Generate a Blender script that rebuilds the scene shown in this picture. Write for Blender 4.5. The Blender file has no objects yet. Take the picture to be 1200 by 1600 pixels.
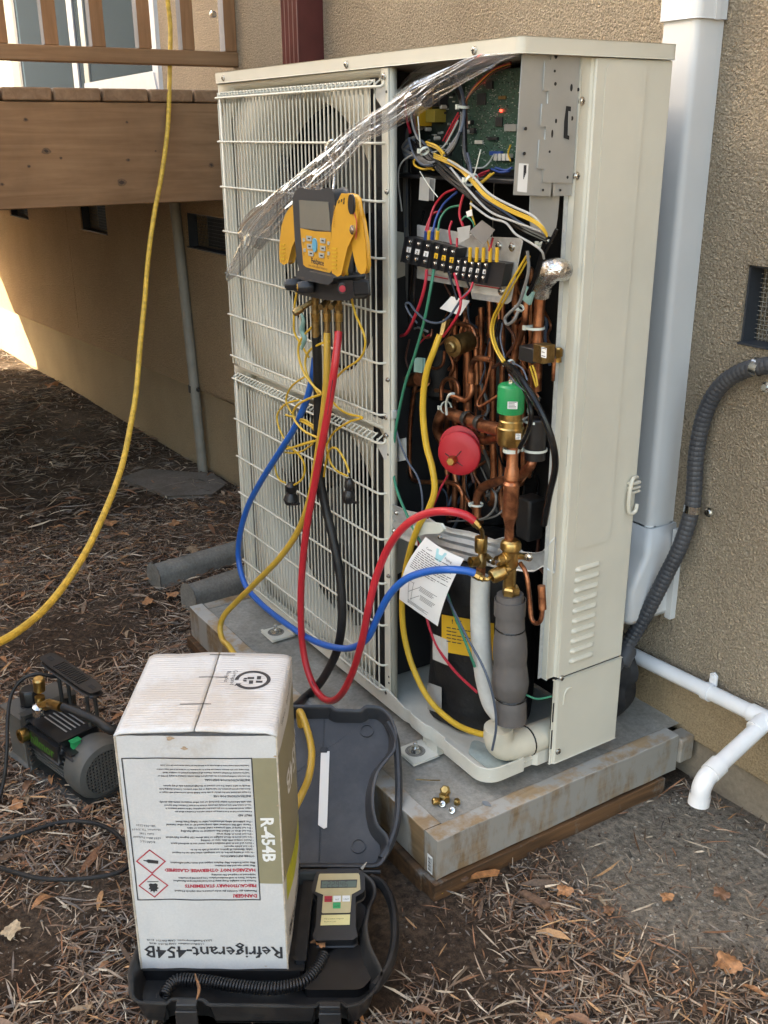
import bpy, math, random
import numpy as np
from mathutils import Vector, noise as mnoise
rnd = random.Random(7)
S = bpy.context.scene
COL = S.collection
V = lambda *a: np.array(a, dtype=float)
# ------------------------------------------------------------------ camera, world, sun, exposure
CAM = V(1.28453, -1.06614, 1.20365)
YAW, PIT, ROL, FPX = -1.00374280, 0.359781016, -0.00594546795, 1576.69
FWD = V(math.sin(YAW)*math.cos(PIT), math.cos(YAW)*math.cos(PIT), -math.sin(PIT))
_rt = V(math.cos(YAW), -math.sin(YAW), 0.0)
_up = np.cross(_rt, FWD)
RT = _rt*math.cos(ROL) + _up*math.sin(ROL)
UP = -_rt*math.sin(ROL) + _up*math.cos(ROL)
cam_d = bpy.data.cameras.new('camera')
cam = bpy.data.objects.new('camera', cam_d)
COL.objects.link(cam)
from mathutils import Matrix
cam.matrix_world = Matrix(((RT[0], UP[0], -FWD[0], CAM[0]), (RT[1], UP[1], -FWD[1], CAM[1]),
                           (RT[2], UP[2], -FWD[2], CAM[2]), (0, 0, 0, 1)))
cam_d.sensor_fit = 'VERTICAL'
cam_d.sensor_height = 24.0
cam_d.lens = 24.0*FPX/1600.0
cam_d.clip_start = 0.02
cam_d.clip_end = 500
S.camera = cam
W = bpy.data.worlds.new('World')
S.world = W
W.use_nodes = True
wn = W.node_tree.nodes
wl = W.node_tree.links
bg = wn['Background']
sky = wn.new('ShaderNodeTexSky')
sky.sky_type = 'NISHITA'
sky.sun_disc = False
SUN_EL, SUN_AZ = math.atan2(.75, math.hypot(1, 1.5)), math.atan2(-1.0, -1.5)   # azimuth from +Y, clockwise
sky.sun_elevation = SUN_EL
sky.sun_rotation = SUN_AZ
sky.air_density = 1.0
sky.dust_density = 3.0
sky.ozone_density = 1.0
wl.new(sky.outputs[0], bg.inputs[0])
bg.inputs[1].default_value = 0.15
sd = bpy.data.lights.new('sun', 'SUN')
sd.energy = 4.0
sd.angle = math.radians(0.53)
sd.color = (1.0, 0.94, 0.84)
sun = bpy.data.objects.new('sun', sd)
COL.objects.link(sun)
sdir = Vector((1.0, 1.5, -.75)).normalized()
sun.rotation_euler = sdir.to_track_quat('-Z', 'Y').to_euler()
S.view_settings.view_transform = 'Standard'
S.view_settings.look = 'None'
S.view_settings.gamma = 1.0
S.view_settings.use_curve_mapping = False
S.view_settings.exposure = 2.85
try:
    S.view_settings.use_white_balance = True
    S.view_settings.white_balance_temperature = 7750
    S.view_settings.white_balance_tint = 8
except Exception:
    pass
S.cycles.max_bounces = 6
S.cycles.diffuse_bounces = 3
S.cycles.glossy_bounces = 3
S.cycles.transparent_max_bounces = 12
S.cycles.caustics_reflective = False
S.cycles.caustics_refractive = False

# ------------------------------------------------------------------ where a sight line meets a real plane
def _ray(x, y):
    return FWD + RT*(x-600)/FPX - UP*(y-800)/FPX
def on(ax, v, x, y):
    i = 'XYZ'.index(ax)
    d = _ray(x, y)
    return CAM + d*(v-CAM[i])/d[i]
def onX(v, x, y): return on('X', v, x, y)
def onY(v, x, y): return on('Y', v, x, y)
def onZ(v, x, y): return on('Z', v, x, y)
def onD(dist, x, y):
    d = _ray(x, y)
    return CAM + d/np.linalg.norm(d)*dist
def pxr(p, w):
    return w/2.0*np.linalg.norm(np.array(p)-CAM)/FPX

# ------------------------------------------------------------------ mesh building
def unit(v):
    v = np.array(v, float)
    n = np.linalg.norm(v)
    return v/n if n > 1e-12 else v
def spline(pts, k=6):
    p = [np.array(q, float) for q in pts]
    if len(p) < 3: return p
    out = []
    q = [2*p[0]-p[1]] + p + [2*p[-1]-p[-2]]
    for i in range(1, len(q)-2):
        a, b, c, d = q[i-1:i+3]
        for j in range(k):
            t = j/k
            out.append(0.5*((2*b)+(-a+c)*t+(2*a-5*b+4*c-d)*t*t+(-a+3*b-3*c+d)*t**3))
    out.append(p[-1])
    return out
def band(mb, pts, n, w, h, k=8):
    p = spline(pts, k); n = unit(n); rows = []
    for i in range(len(p)):
        t = unit(p[min(i+1, len(p)-1)]-p[max(i-1, 0)]); u = unit(np.cross(n, t)); c = .35
        rows.append([p[i]+u*w*a+n*h*b for a, b in ((-1, -c), (-c, -1), (c, -1), (1, -c), (1, c), (c, 1), (-c, 1), (-1, c), (-1, -c))])
    mb.sheet(rows); mb.add(rows[0][:8], [tuple(range(8))]); mb.add(rows[-1][:8], [tuple(range(8))])
class MB:
    def __init__(s):
        s.v = []; s.f = []; s.m = []
    def add(s, vs, fs, m=0):
        o = len(s.v)
        s.v.extend([tuple(map(float, q)) for q in vs])
        s.f.extend([tuple(o+i for i in f) for f in fs])
        s.m.extend([m]*len(fs))
        return s
    def box(s, x0, x1, y0, y1, z0, z1, m=0):
        vs = [(x, y, z) for x in (x0, x1) for y in (y0, y1) for z in (z0, z1)]
        return s.add(vs, [(0,1,3,2),(4,6,7,5),(0,4,5,1),(2,3,7,6),(0,2,6,4),(1,5,7,3)], m)
    def obox(s, c, ax, ay, az, hx, hy, hz, m=0):
        c = np.array(c, float); ax, ay, az = unit(ax), unit(ay), unit(az)
        vs = [c+ax*i*hx+ay*j*hy+az*k*hz for i in (-1, 1) for j in (-1, 1) for k in (-1, 1)]
        return s.add(vs, [(0,1,3,2),(4,6,7,5),(0,4,5,1),(2,3,7,6),(0,2,6,4),(1,5,7,3)], m)
    def prism(s, poly, d, m=0):
        n = len(poly)
        a = [np.array(q, float) for q in poly]; b = [q+np.array(d, float) for q in a]
        return s.add(a+b, [tuple(range(n)), tuple(range(2*n-1, n-1, -1))] + [(i, (i+1) % n, n+(i+1) % n, n+i) for i in range(n)], m)
    def quad(s, a, b, c, d, m=0):
        return s.add([a, b, c, d], [(0, 1, 2, 3)], m)
    def tube(s, pts, r, n=8, k=6, m=0, cap=True, sm=True):
        p = spline(pts, k) if (sm and len(pts) > 2) else [np.array(q, float) for q in pts]
        N = len(p)
        rr = np.interp(np.linspace(0, 1, N), np.linspace(0, 1, len(r)), r) if hasattr(r, '__len__') else [r]*N
        t0 = unit(p[1]-p[0])
        u = unit(np.cross(t0, V(0, 0, 1) if abs(t0[2]) < .9 else V(1, 0, 0)))
        vs = []
        for i in range(N):
            t = unit(p[min(i+1, N-1)]-p[max(i-1, 0)])
            u = unit(u-t*np.dot(u, t)); w = np.cross(t, u)
            for j in range(n):
                a = 2*math.pi*j/n
                vs.append(p[i]+(u*math.cos(a)+w*math.sin(a))*rr[i])
        fs = [(i*n+j, i*n+(j+1) % n, (i+1)*n+(j+1) % n, (i+1)*n+j) for i in range(N-1) for j in range(n)]
        if cap: fs += [tuple(range(n-1, -1, -1)), tuple((N-1)*n+j for j in range(n))]
        return s.add(vs, fs, m)
    def lathe(s, prof, o, ax, n=20, m=0, ref=None, cap=True):
        o = np.array(o, float); ax = unit(ax)
        u = unit(np.cross(ax, ref if ref is not None else (V(0, 0, 1) if abs(ax[2]) < .9 else V(1, 0, 0)))); w = np.cross(ax, u)
        vs = []
        for r, h in prof:
            for j in range(n):
                a = 2*math.pi*j/n
                vs.append(o+ax*h+(u*math.cos(a)+w*math.sin(a))*r)
        K = len(prof)
        fs = [(i*n+j, i*n+(j+1) % n, (i+1)*n+(j+1) % n, (i+1)*n+j) for i in range(K-1) for j in range(n)]
        if cap: fs += [tuple(range(n-1, -1, -1)), tuple((K-1)*n+j for j in range(n))]
        return s.add(vs, fs, m)
    def sheet(s, rows, m=0):
        R, C = len(rows), len(rows[0])
        return s.add([q for r in rows for q in r], [(i*C+j, i*C+j+1, (i+1)*C+j+1, (i+1)*C+j) for i in range(R-1) for j in range(C-1)], m)
LOC = {}
def link(o, parent=None):
    COL.objects.link(o)
    if parent is not None: o.parent = parent
def wloc(o):
    return LOC.get(o.name, V(0, 0, 0)) if o is not None else V(0, 0, 0)
def obj(name, mb, mat, parent=None, bevel=0, seg=2, ang=35, flat=False, label=None, stuff=False, solid=0):
    me = bpy.data.meshes.new(name)
    off = wloc(parent)
    me.from_pydata([(v[0]-off[0], v[1]-off[1], v[2]-off[2]) for v in mb.v], [], mb.f)
    for mt in (mat if isinstance(mat, (list, tuple)) else [mat]): me.materials.append(mt)
    if any(mb.m): me.polygons.foreach_set('material_index', mb.m)
    me.validate(); me.update()
    if not flat:
        me.polygons.foreach_set('use_smooth', [True]*len(me.polygons))
        me.set_sharp_from_angle(angle=math.radians(ang))
    o = bpy.data.objects.new(name, me)
    link(o, parent)
    LOC[o.name] = off
    if bevel:
        b = o.modifiers.new('bevel', 'BEVEL'); b.width = bevel; b.segments = seg; b.limit_method = 'ANGLE'; b.angle_limit = math.radians(40)
        b.harden_normals = False
    if solid:
        q = o.modifiers.new('solid', 'SOLIDIFY'); q.thickness = solid; q.offset = 0
    if label: o['label'] = label
    if stuff: o['kind'] = 'stuff'
    return o
def tag(o, label, cat, group=None):
    o['label'] = label; o['category'] = cat
    if group: o['group'] = group
    return o
def thing(name, loc, label, cat, group=None):
    o = bpy.data.objects.new(name, None)
    o.empty_display_size = .05
    link(o); o.location = [float(q) for q in loc]
    LOC[o.name] = np.array(loc, float)
    return tag(o, label, cat, group)
def structure(name, mb, mat, **k):
    o = obj(name, mb, mat, **k); o['kind'] = 'structure'; return o
def copy_tree(o, parent=None):
    c = o.copy(); COL.objects.link(c); c.parent = parent
    for ch in list(o.children): copy_tree(ch, c)
    return c
def copy_part(o, delta, parent=None):
    c = o.copy(); COL.objects.link(c)
    c.location = [a+float(b) for a, b in zip(o.location, delta)]
    c.parent = parent if parent is not None else o.parent
    LOC[c.name] = LOC.get(o.name, V(0,0,0))
    return c
def text(mb, s, size, o, xd, yd, lift=0.0, align='LEFT', m=0, res=2, bold=0.0, space=1.0):
    cu = bpy.data.curves.new('lettering', 'FONT')
    cu.body = s; cu.size = size; cu.align_x = align; cu.resolution_u = res; cu.offset = bold; cu.space_character = space
    to = bpy.data.objects.new('lettering', cu)
    me = bpy.data.meshes.new_from_object(to)
    xd, yd = unit(xd), unit(yd); nn = np.cross(xd, yd)
    o = np.array(o, float)+nn*lift
    mb.add([o+xd*v.co.x+yd*v.co.y for v in me.vertices], [tuple(p.vertices) for p in me.polygons], m)
    bpy.data.meshes.remove(me); bpy.data.objects.remove(to); bpy.data.curves.remove(cu)

# ------------------------------------------------------------------ materials
def nt(name):
    m = bpy.data.materials.new(name); m.use_nodes = True
    n = m.node_tree.nodes; l = m.node_tree.links
    return m, n, l, n['Principled BSDF']
def ramp(n, stops):
    r = n.new('ShaderNodeValToRGB')
    e = r.color_ramp.elements
    while len(e) < len(stops): e.new(0.5)
    for i, (p, c) in enumerate(stops):
        e[i].position = p; e[i].color = (c[0], c[1], c[2], 1)
    return r
def c4(c): return (c[0], c[1], c[2], 1)
def mixc(n, l, fac, a, b, mode='MIX'):
    x = n.new('ShaderNodeMix'); x.data_type = 'RGBA'; x.blend_type = mode
    for sock, val in ((x.inputs[0], fac), (x.inputs[6], a), (x.inputs[7], b)):
        if hasattr(val, 'is_linked') or hasattr(val, 'node'): l.new(val, sock)
        elif isinstance(val, (int, float)): sock.default_value = val
        else: sock.default_value = c4(val)
    return x.outputs[2]
def tex(n, l, kind, scale, detail=4, rough=.55, vec=None, dist=0):
    t = n.new('ShaderNodeTex'+kind)
    t.inputs['Scale'].default_value = scale
    if 'Detail' in t.inputs: t.inputs['Detail'].default_value = detail
    if 'Roughness' in t.inputs: t.inputs['Roughness'].default_value = rough
    if 'Distortion' in t.inputs: t.inputs['Distortion'].default_value = dist
    if vec is not None: l.new(vec, t.inputs['Vector'])
    return t
def vec(n, l, scale=(1, 1, 1), rot=(0, 0, 0)):
    c = n.new('ShaderNodeTexCoord'); mp = n.new('ShaderNodeMapping')
    mp.inputs['Scale'].default_value = scale; mp.inputs['Rotation'].default_value = rot
    g = n.new('ShaderNodeNewGeometry')
    l.new(g.outputs['Position'], mp.inputs['Vector'])
    return mp.outputs[0]
def bump(n, l, P, h, strength, dist):
    b = n.new('ShaderNodeBump'); b.inputs['Strength'].default_value = strength; b.inputs['Distance'].default_value = dist
    l.new(h, b.inputs['Height']); l.new(b.outputs[0], P.inputs['Normal'])
    return b
def plain(name, col, rough=.5, metal=0, var=.12, vs=30, bs=0, bd=.0005, bscale=400, coat=0, spec=None, dust=0, dustcol=(.35, .3, .24)):
    m, n, l, P = nt(name)
    v = vec(n, l)
    t = tex(n, l, 'Noise', vs, 5, .6, v)
    a = tuple(max(0, q*(1-var)) for q in col); b = tuple(min(1, q*(1+var)) for q in col)
    r = ramp(n, [(.3, a), (.7, b)]); l.new(t.outputs[0], r.inputs[0])
    out = r.outputs[0]
    if dust:
        t2 = tex(n, l, 'Noise', 9, 8, .7, v); r2 = ramp(n, [(.45, (0, 0, 0)), (.75, (dust, dust, dust))]); l.new(t2.outputs[0], r2.inputs[0])
        out = mixc(n, l, r2.outputs[0], out, dustcol)
    l.new(out, P.inputs['Base Color'])
    rr = n.new('ShaderNodeMapRange'); rr.inputs[3].default_value = max(.03, rough*.8); rr.inputs[4].default_value = min(1, rough*1.25)
    l.new(t.outputs[0], rr.inputs[0]); l.new(rr.outputs[0], P.inputs['Roughness'])
    P.inputs['Metallic'].default_value = metal
    if spec is not None: P.inputs['Specular IOR Level'].default_value = spec
    if coat: P.inputs['Coat Weight'].default_value = coat; P.inputs['Coat Roughness'].default_value = .15
    if bs:
        tb = tex(n, l, 'Noise', bscale, 3, .6, v); bump(n, l, P, tb.outputs[0], bs, bd)
    return m
def stucco(name, c1, c2, sc, strength, dist):
    m, n, l, P = nt(name)
    v = vec(n, l)
    n1 = tex(n, l, 'Noise', sc, 3, .55, v, dist=.6)
    r1 = ramp(n, [(.36, (0, 0, 0)), (.5, (.55, .55, .55)), (.66, (1, 1, 1))]); l.new(n1.outputs[0], r1.inputs[0])
    n2 = tex(n, l, 'Noise', sc*3.2, 3, .6, v)
    mm = n.new('ShaderNodeMath'); mm.operation = 'MULTIPLY_ADD'; mm.inputs[1].default_value = .22
    l.new(n2.outputs[0], mm.inputs[0]); l.new(r1.outputs[0], mm.inputs[2])
    big = tex(n, l, 'Noise', 1.7, 6, .6, v); rb = ramp(n, [(.3, c1), (.7, c2)]); l.new(big.outputs[0], rb.inputs[0])
    fine = tex(n, l, 'Noise', 260, 3, .6, v); rf = ramp(n, [(.3, (.62, .60, .58)), (.7, (1.2, 1.2, 1.2))]); l.new(fine.outputs[0], rf.inputs[0])
    out = mixc(n, l, 1, rb.outputs[0], rf.outputs[0], 'MULTIPLY')
    l.new(out, P.inputs['Base Color'])
    P.inputs['Roughness'].default_value = .8; P.inputs['Specular IOR Level'].default_value = .35
    bump(n, l, P, mm.outputs[0], strength, dist)
    return m
def wood(name, dark, light, axis, rough=.6, scale=1.0, knots=True, tint=None, grey=0, greycol=(.35, .34, .31), streak=1.0):
    m, n, l, P = nt(name)
    s = [22*scale]*3; s['XYZ'.index(axis)] = 1.2*scale
    v = vec(n, l, tuple(s))
    g = tex(n, l, 'Noise', 2.2, 8, .62, v, dist=.8)
    r = ramp(n, [(.28, dark), (.5, tuple((a+b)/2 for a, b in zip(dark, light))), (.72, light)]); l.new(g.outputs[0], r.inputs[0])
    out = r.outputs[0]
    v2 = vec(n, l)
    if knots:
        s2 = [7*scale]*3; s2['XYZ'.index(axis)] = 3.2*scale
        v3 = vec(n, l, tuple(s2)); k = tex(n, l, 'Voronoi', 1.0, vec=v3)
        rk = ramp(n, [(.04, (1, 1, 1)), (.10, (.5, .5, .5)), (.17, (0, 0, 0))]); l.new(k.outputs['Distance'], rk.inputs[0])
        out = mixc(n, l, rk.outputs[0], out, tuple(q*.3 for q in dark))
    blot = tex(n, l, 'Noise', 3, 5, .6, v2); rb = ramp(n, [(.4, (0, 0, 0)), (.75, (.55, .55, .55))]); l.new(blot.outputs[0], rb.inputs[0])
    out = mixc(n, l, rb.outputs[0], out, tuple(q*.55 for q in dark))
    if grey:
        gn = tex(n, l, 'Noise', 14, 9, .66, vec(n, l, (1, 1, streak))); rg = ramp(n, [(.62-grey*.35, (0, 0, 0)), (.72-grey*.3, (.92, .92, .92))]); l.new(gn.outputs[0], rg.inputs[0])
        out = mixc(n, l, rg.outputs[0], out, greycol)
    l.new(out, P.inputs['Base Color']); P.inputs['Roughness'].default_value = rough; P.inputs['Specular IOR Level'].default_value = .3
    bump(n, l, P, g.outputs[0], .5, .0012)
    return m
def concrete(name, c1, c2, sc=1.0, bs=.6, bd=.002):
    m, n, l, P = nt(name)
    v = vec(n, l)
    a = tex(n, l, 'Noise', 7*sc, 9, .68, v); b = tex(n, l, 'Noise', 90*sc, 5, .7, v)
    r = ramp(n, [(.3, c1), (.7, c2)]); l.new(a.outputs[0], r.inputs[0])
    rf = ramp(n, [(.25, (.7, .7, .7)), (.75, (1.2, 1.2, 1.2))]); l.new(b.outputs[0], rf.inputs[0])
    out = mixc(n, l, 1, r.outputs[0], rf.outputs[0], 'MULTIPLY')
    vo = tex(n, l, 'Voronoi', 70*sc, vec=v); rv = ramp(n, [(.05, (1, 1, 1)), (.12, (0, 0, 0))]); l.new(vo.outputs['Distance'], rv.inputs[0])
    out = mixc(n, l, rv.outputs[0], out, tuple(q*.4 for q in c1))
    l.new(out, P.inputs['Base Color']); P.inputs['Roughness'].default_value = .93; P.inputs['Specular IOR Level'].default_value = .25
    bump(n, l, P, b.outputs[0], bs, bd)
    return m
def copper(name):
    m, n, l, P = nt(name)
    v = vec(n, l)
    a = tex(n, l, 'Noise', 26, 6, .65, v, dist=.5)
    r = ramp(n, [(.3, (.07, .032, .022)), (.42, (.22, .085, .045)), (.6, (.48, .20, .10)), (.75, (.68, .34, .19))]); l.new(a.outputs[0], r.inputs[0])
    l.new(r.outputs[0], P.inputs['Base Color'])
    P.inputs['Metallic'].default_value = .85
    rr = n.new('ShaderNodeMapRange'); rr.inputs[3].default_value = .2; rr.inputs[4].default_value = .55
    l.new(a.outputs[0], rr.inputs[0]); l.new(rr.outputs[0], P.inputs['Roughness'])
    return m
def clear(name, a=.05, rough=.07, kk=.9):
    m, n, l, P = nt(name)
    tr = n.new('ShaderNodeBsdfTransparent'); tr.inputs[0].default_value = (.975, .98, .985, 1)
    gl = n.new('ShaderNodeBsdfGlossy'); gl.inputs['Roughness'].default_value = rough; gl.inputs[0].default_value = (.98, .99, 1, 1)
    df = n.new('ShaderNodeBsdfTranslucent'); df.inputs[0].default_value = (.85, .87, .9, 1)
    lw = n.new('ShaderNodeLayerWeight'); lw.inputs[0].default_value = .5
    pw = n.new('ShaderNodeMath'); pw.operation = 'POWER'; pw.inputs[1].default_value = 1.9; l.new(lw.outputs['Facing'], pw.inputs[0])
    fr = n.new('ShaderNodeMath'); fr.operation = 'MULTIPLY_ADD'; fr.inputs[1].default_value = .85; fr.inputs[2].default_value = .08; l.new(pw.outputs[0], fr.inputs[0])
    v = vec(n, l); t = tex(n, l, 'Noise', 45, 3, .6, v); b = n.new('ShaderNodeBump'); b.inputs['Strength'].default_value = .35; b.inputs['Distance'].default_value = .001
    l.new(t.outputs[0], b.inputs['Height']); l.new(b.outputs[0], gl.inputs['Normal']); l.new(b.outputs[0], lw.inputs['Normal'])
    m1 = n.new('ShaderNodeMixShader'); m1.inputs[0].default_value = a; l.new(tr.outputs[0], m1.inputs[1]); l.new(df.outputs[0], m1.inputs[2])
    mx = n.new('ShaderNodeMixShader'); l.new(fr.outputs[0], mx.inputs[0]); l.new(m1.outputs[0], mx.inputs[1]); l.new(gl.outputs[0], mx.inputs[2])
    l.new(mx.outputs[0], n['Material Output'].inputs[0])
    return m
def glass(name, refl=(.9, .95, 1)):
    m, n, l, P = nt(name)
    tr = n.new('ShaderNodeBsdfTransparent'); tr.inputs[0].default_value = (.8, .86, .85, 1)
    gl = n.new('ShaderNodeBsdfGlossy'); gl.inputs['Roughness'].default_value = .02; gl.inputs[0].default_value = c4(refl)
    fr = n.new('ShaderNodeFresnel'); fr.inputs[0].default_value = 1.7
    mx = n.new('ShaderNodeMixShader'); l.new(fr.outputs[0], mx.inputs[0]); l.new(tr.outputs[0], mx.inputs[1]); l.new(gl.outputs[0], mx.inputs[2])
    l.new(mx.outputs[0], n['Material Output'].inputs[0])
    return m
def glow(name, col, s):
    m, n, l, P = nt(name)
    P.inputs['Base Color'].default_value = c4(col); P.inputs['Emission Color'].default_value = c4(col); P.inputs['Emission Strength'].default_value = s
    return m

M = {}
M['beige'] = plain('beige_enamel', (.62, .59, .495), .38, var=.035, vs=6, bs=.15, bscale=500, bd=.0002, dust=.10, dustcol=(.42, .38, .30))
M['beige_pan'] = plain('beige_enamel_pan', (.64, .62, .54), .3, var=.06, vs=12, dust=.35, dustcol=(.3, .3, .27))
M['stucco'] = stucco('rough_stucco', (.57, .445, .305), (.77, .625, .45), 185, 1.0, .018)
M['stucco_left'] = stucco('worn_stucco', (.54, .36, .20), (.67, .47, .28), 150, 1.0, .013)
M['plaster'] = stucco('smooth_footing', (.27, .20, .12), (.38, .295, .185), 130, .6, .003)
M['footing'] = concrete('footing_concrete', (.16, .13, .10), (.26, .22, .17), .8)
M['deckX'] = wood('brown_deck_wood', (.18, .10, .055), (.32, .20, .12), 'X')
M['deckY'] = wood('brown_deck_wood_rim', (.20, .105, .05), (.32, .185, .098), 'Y', scale=.8)
M['deckZ'] = wood('brown_baluster_wood', (.22, .11, .05), (.36, .19, .095), 'Z', knots=False)
M['knotdark'] = plain('knot_heart', (.045, .025, .014), .7, var=.4, vs=200)
M['knotring'] = plain('knot_ring', (.13, .072, .036), .65, var=.3, vs=150)
M['greywood'] = wood('grey_paint_wood', (.2, .19, .2), (.3, .29, .3), 'Z', knots=False)
M['timberX'] = wood('splashed_timber', (.12, .075, .04), (.30, .20, .11), 'X', grey=.55, greycol=(.30, .285, .255), streak=.35)
M['timberY'] = wood('splashed_timber_end', (.14, .09, .05), (.38, .26, .15), 'Y', grey=.72, greycol=(.30, .29, .265), streak=.35)
M['timberD'] = wood('wet_timber', (.045, .028, .018), (.22, .11, .05), 'Y', grey=.12, greycol=(.2, .19, .17))
M['timberL'] = wood('dry_timber', (.30, .2, .11), (.50, .36, .22), 'Y', grey=.62, greycol=(.40, .395, .37))
M['concrete'] = concrete('pad_concrete', (.22, .205, .175), (.40, .38, .335))
M['logc'] = concrete('kerb_concrete', (.16, .15, .13), (.27, .255, .225), 1.5)
M['slab'] = concrete('slab_concrete', (.15, .13, .11), (.24, .21, .18), 1.2)
M['brass'] = plain('brass', (.44, .30, .115), .32, 1, var=.3, vs=60)
M['brass_dark'] = plain('dull_brass', (.30, .205, .09), .42, 1, var=.35, vs=70)
M['copper'] = copper('copper')
M['galv'] = plain('galvanised_steel', (.58, .60, .60), .36, .55, var=.12, vs=90)
M['plate'] = plain('control_box_steel', (.42, .43, .42), .42, .55, var=.05, vs=20)
M['bolt'] = plain('zinc', (.62, .62, .60), .25, 1, var=.15, vs=200)
M['black'] = plain('black_plastic', (.012, .012, .013), .38, var=.3, vs=40)
M['rubber'] = plain('black_rubber', (.011, .011, .012), .45, var=.3, vs=60, dust=.06, spec=.35)
M['blanket'] = plain('black_blanket', (.008, .008, .009), .55, var=.4, vs=25, bs=.6, bscale=60, bd=.004)
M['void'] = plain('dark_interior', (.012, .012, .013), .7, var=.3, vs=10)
M['case'] = plain('charcoal_case_plastic', (.031, .033, .038), .42, var=.14, vs=16, dust=.3, dustcol=(.16, .15, .14), bs=.2, bscale=700, bd=.0004)
M['caseb'] = plain('black_case_plastic', (.014, .015, .017), .36, var=.2, vs=16, dust=.3, dustcol=(.14, .12, .1), bs=.2, bscale=700, bd=.0004)
M['white_pvc'] = plain('white_pvc', (.74, .75, .76), .3, var=.04, vs=14, dust=.12)
M['duct'] = plain('line_cover_plastic', (.66, .655, .64), .33, var=.04, vs=5)
M['offwhite'] = plain('offwhite_foam', (.55, .54, .5), .8, var=.08, vs=60, bs=.4, bscale=500)
M['cream'] = plain('cream_tape', (.62, .58, .47), .42, var=.06, vs=18)
M['foam'] = plain('grey_foam', (.105, .095, .09), .6, var=.12, vs=30, bs=.3, bscale=60, bd=.003)
M['ventframe'] = plain('vent_frame_metal', (.032, .036, .043), .5)
M['conduit'] = plain('grey_conduit', (.042, .045, .052), .5, var=.15, vs=20, dust=.12)
M['oldpipe'] = plain('painted_old_pipe', (.26, .24, .2), .6, var=.15, vs=15)
M['redspout'] = plain('maroon_spout', (.085, .018, .016), .42, var=.2, vs=12)
M['red'] = plain('red_hose', (.50, .025, .035), .34, var=.06, vs=20)
M['blue'] = plain('blue_hose', (.012, .105, .42), .32, var=.06, vs=20)
M['yhose'] = plain('amber_hose', (.50, .31, .045), .38, var=.1, vs=20)
M['yellow'] = plain('yellow_cable', (.60, .37, .035), .4, var=.1, vs=30)
M['ylong'] = plain('yellow_cord', (.56, .36, .05), .5, var=.35, vs=55, dust=.12, dustcol=(.2, .13, .04))
M['gold'] = plain('amber_plastic', (.60, .31, .035), .4, var=.05, vs=30)
M['gauge'] = plain('gauge_body', (.042, .045, .05), .4, var=.1, vs=30)
M['gaugeblack'] = plain('gauge_black', (.016, .017, .02), .45, var=.1, vs=30)
M['lcd'] = plain('grey_lcd', (.17, .165, .14), .22, var=.04, vs=20)
M['lcd2'] = plain('green_lcd', (.10, .14, .11), .2, var=.04, vs=20)
M['button'] = plain('grey_button', (.36, .38, .36), .5, var=.05)
M['skyblue'] = plain('blue_button', (.10, .36, .52), .4, var=.05)
M['green'] = plain('green_cap', (.012, .30, .10), .33, var=.05, vs=20)
M['redcap'] = plain('red_rubber', (.42, .015, .025), .5, var=.08, vs=20)
M['pcb'] = plain('green_circuit_board', (.035, .085, .06), .42, var=.5, vs=260)
M['chip'] = plain('black_chip', (.02, .02, .022), .35, var=.1)
M['white'] = plain('white_label', (.78, .78, .76), .5, var=.02)
M['print'] = plain('black_ink', (.03, .03, .035), .6, var=.02)
M['printred'] = plain('red_ink', (.45, .03, .05), .6, var=.02)
M['tan'] = plain('tan_ink', (.27, .245, .155), .5, var=.06, vs=30)
M['lime'] = plain('lime_ink', (.50, .50, .03), .5, var=.18, vs=80)
M['yellowlabel'] = plain('yellow_label', (.72, .42, .03), .5, var=.04)
M['goldface'] = plain('gold_faceplate', (.50, .42, .24), .4, var=.06, vs=40)
M['grey'] = plain('grey_wire', (.15, .15, .145), .45, var=.1)
M['lgrey'] = plain('pale_grey_wire', (.38, .38, .365), .45, var=.1)
M['wred'] = plain('red_wire', (.45, .02, .04), .4, var=.08)
M['wgreen'] = plain('green_wire', (.03, .20, .12), .4, var=.08)
M['wblue'] = plain('blue_wire', (.02, .06, .25), .4, var=.08)
M['wslate'] = plain('slate_wire', (.07, .09, .125), .4, var=.08)
M['wbrown'] = plain('brown_wire', (.12, .05, .035), .4, var=.08)
M['wblack'] = plain('black_wire', (.008, .008, .009), .22, var=.2, spec=.35)
M['tie'] = plain('clear_tie', (.62, .66, .60), .4, var=.05)
M['foil'] = plain('aluminium_foil', (.75, .75, .75), .22, 1, var=.1, bs=1, bscale=90, bd=.004)
M['pumpgrey'] = plain('pump_enamel', (.085, .085, .08), .45, var=.12, vs=25, dust=.25, dustcol=(.2, .17, .13))
M['pumpdark'] = plain('pump_dark', (.03, .031, .03), .4, var=.15, vs=25, dust=.2, dustcol=(.16, .14, .11))
M['leafgreen'] = plain('lime_print', (.06, .17, .02), .5)
M['pgreen'] = plain('green_switch', (.02, .35, .12), .35)
M['fan'] = plain('grey_fan_plastic', (.035, .036, .035), .3, var=.08, vs=8)
M['fins'] = plain('coil_fins', (.05, .05, .05), .4, .6, var=.4, vs=300)
M['film'] = clear('clear_film', .20, .09)
M['glass'] = glass('door_glass')
M['frame'] = plain('aluminium_frame', (.5, .51, .5), .35, .5, var=.05)
M['whitetrim'] = plain('white_trim', (.66, .68, .70), .5, var=.05)
M['curtain'] = plain('pale_curtain', (.42, .47, .44), .8, var=.06)
M['blind'] = plain('taupe_panel', (.16, .145, .14), .7, var=.2, vs=8)
M['peach_reflection'] = plain('reflected_wall_peach', (.55, .41, .27), .7, var=.06)  # colour stands for the sunlit wall reflected in the door glass
M['slate'] = plain('slate_panel', (.20, .22, .24), .6, var=.06)
M['bag'] = plain('black_fabric', (.012, .013, .016), .6, var=.4, vs=20, dust=.08)
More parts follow.
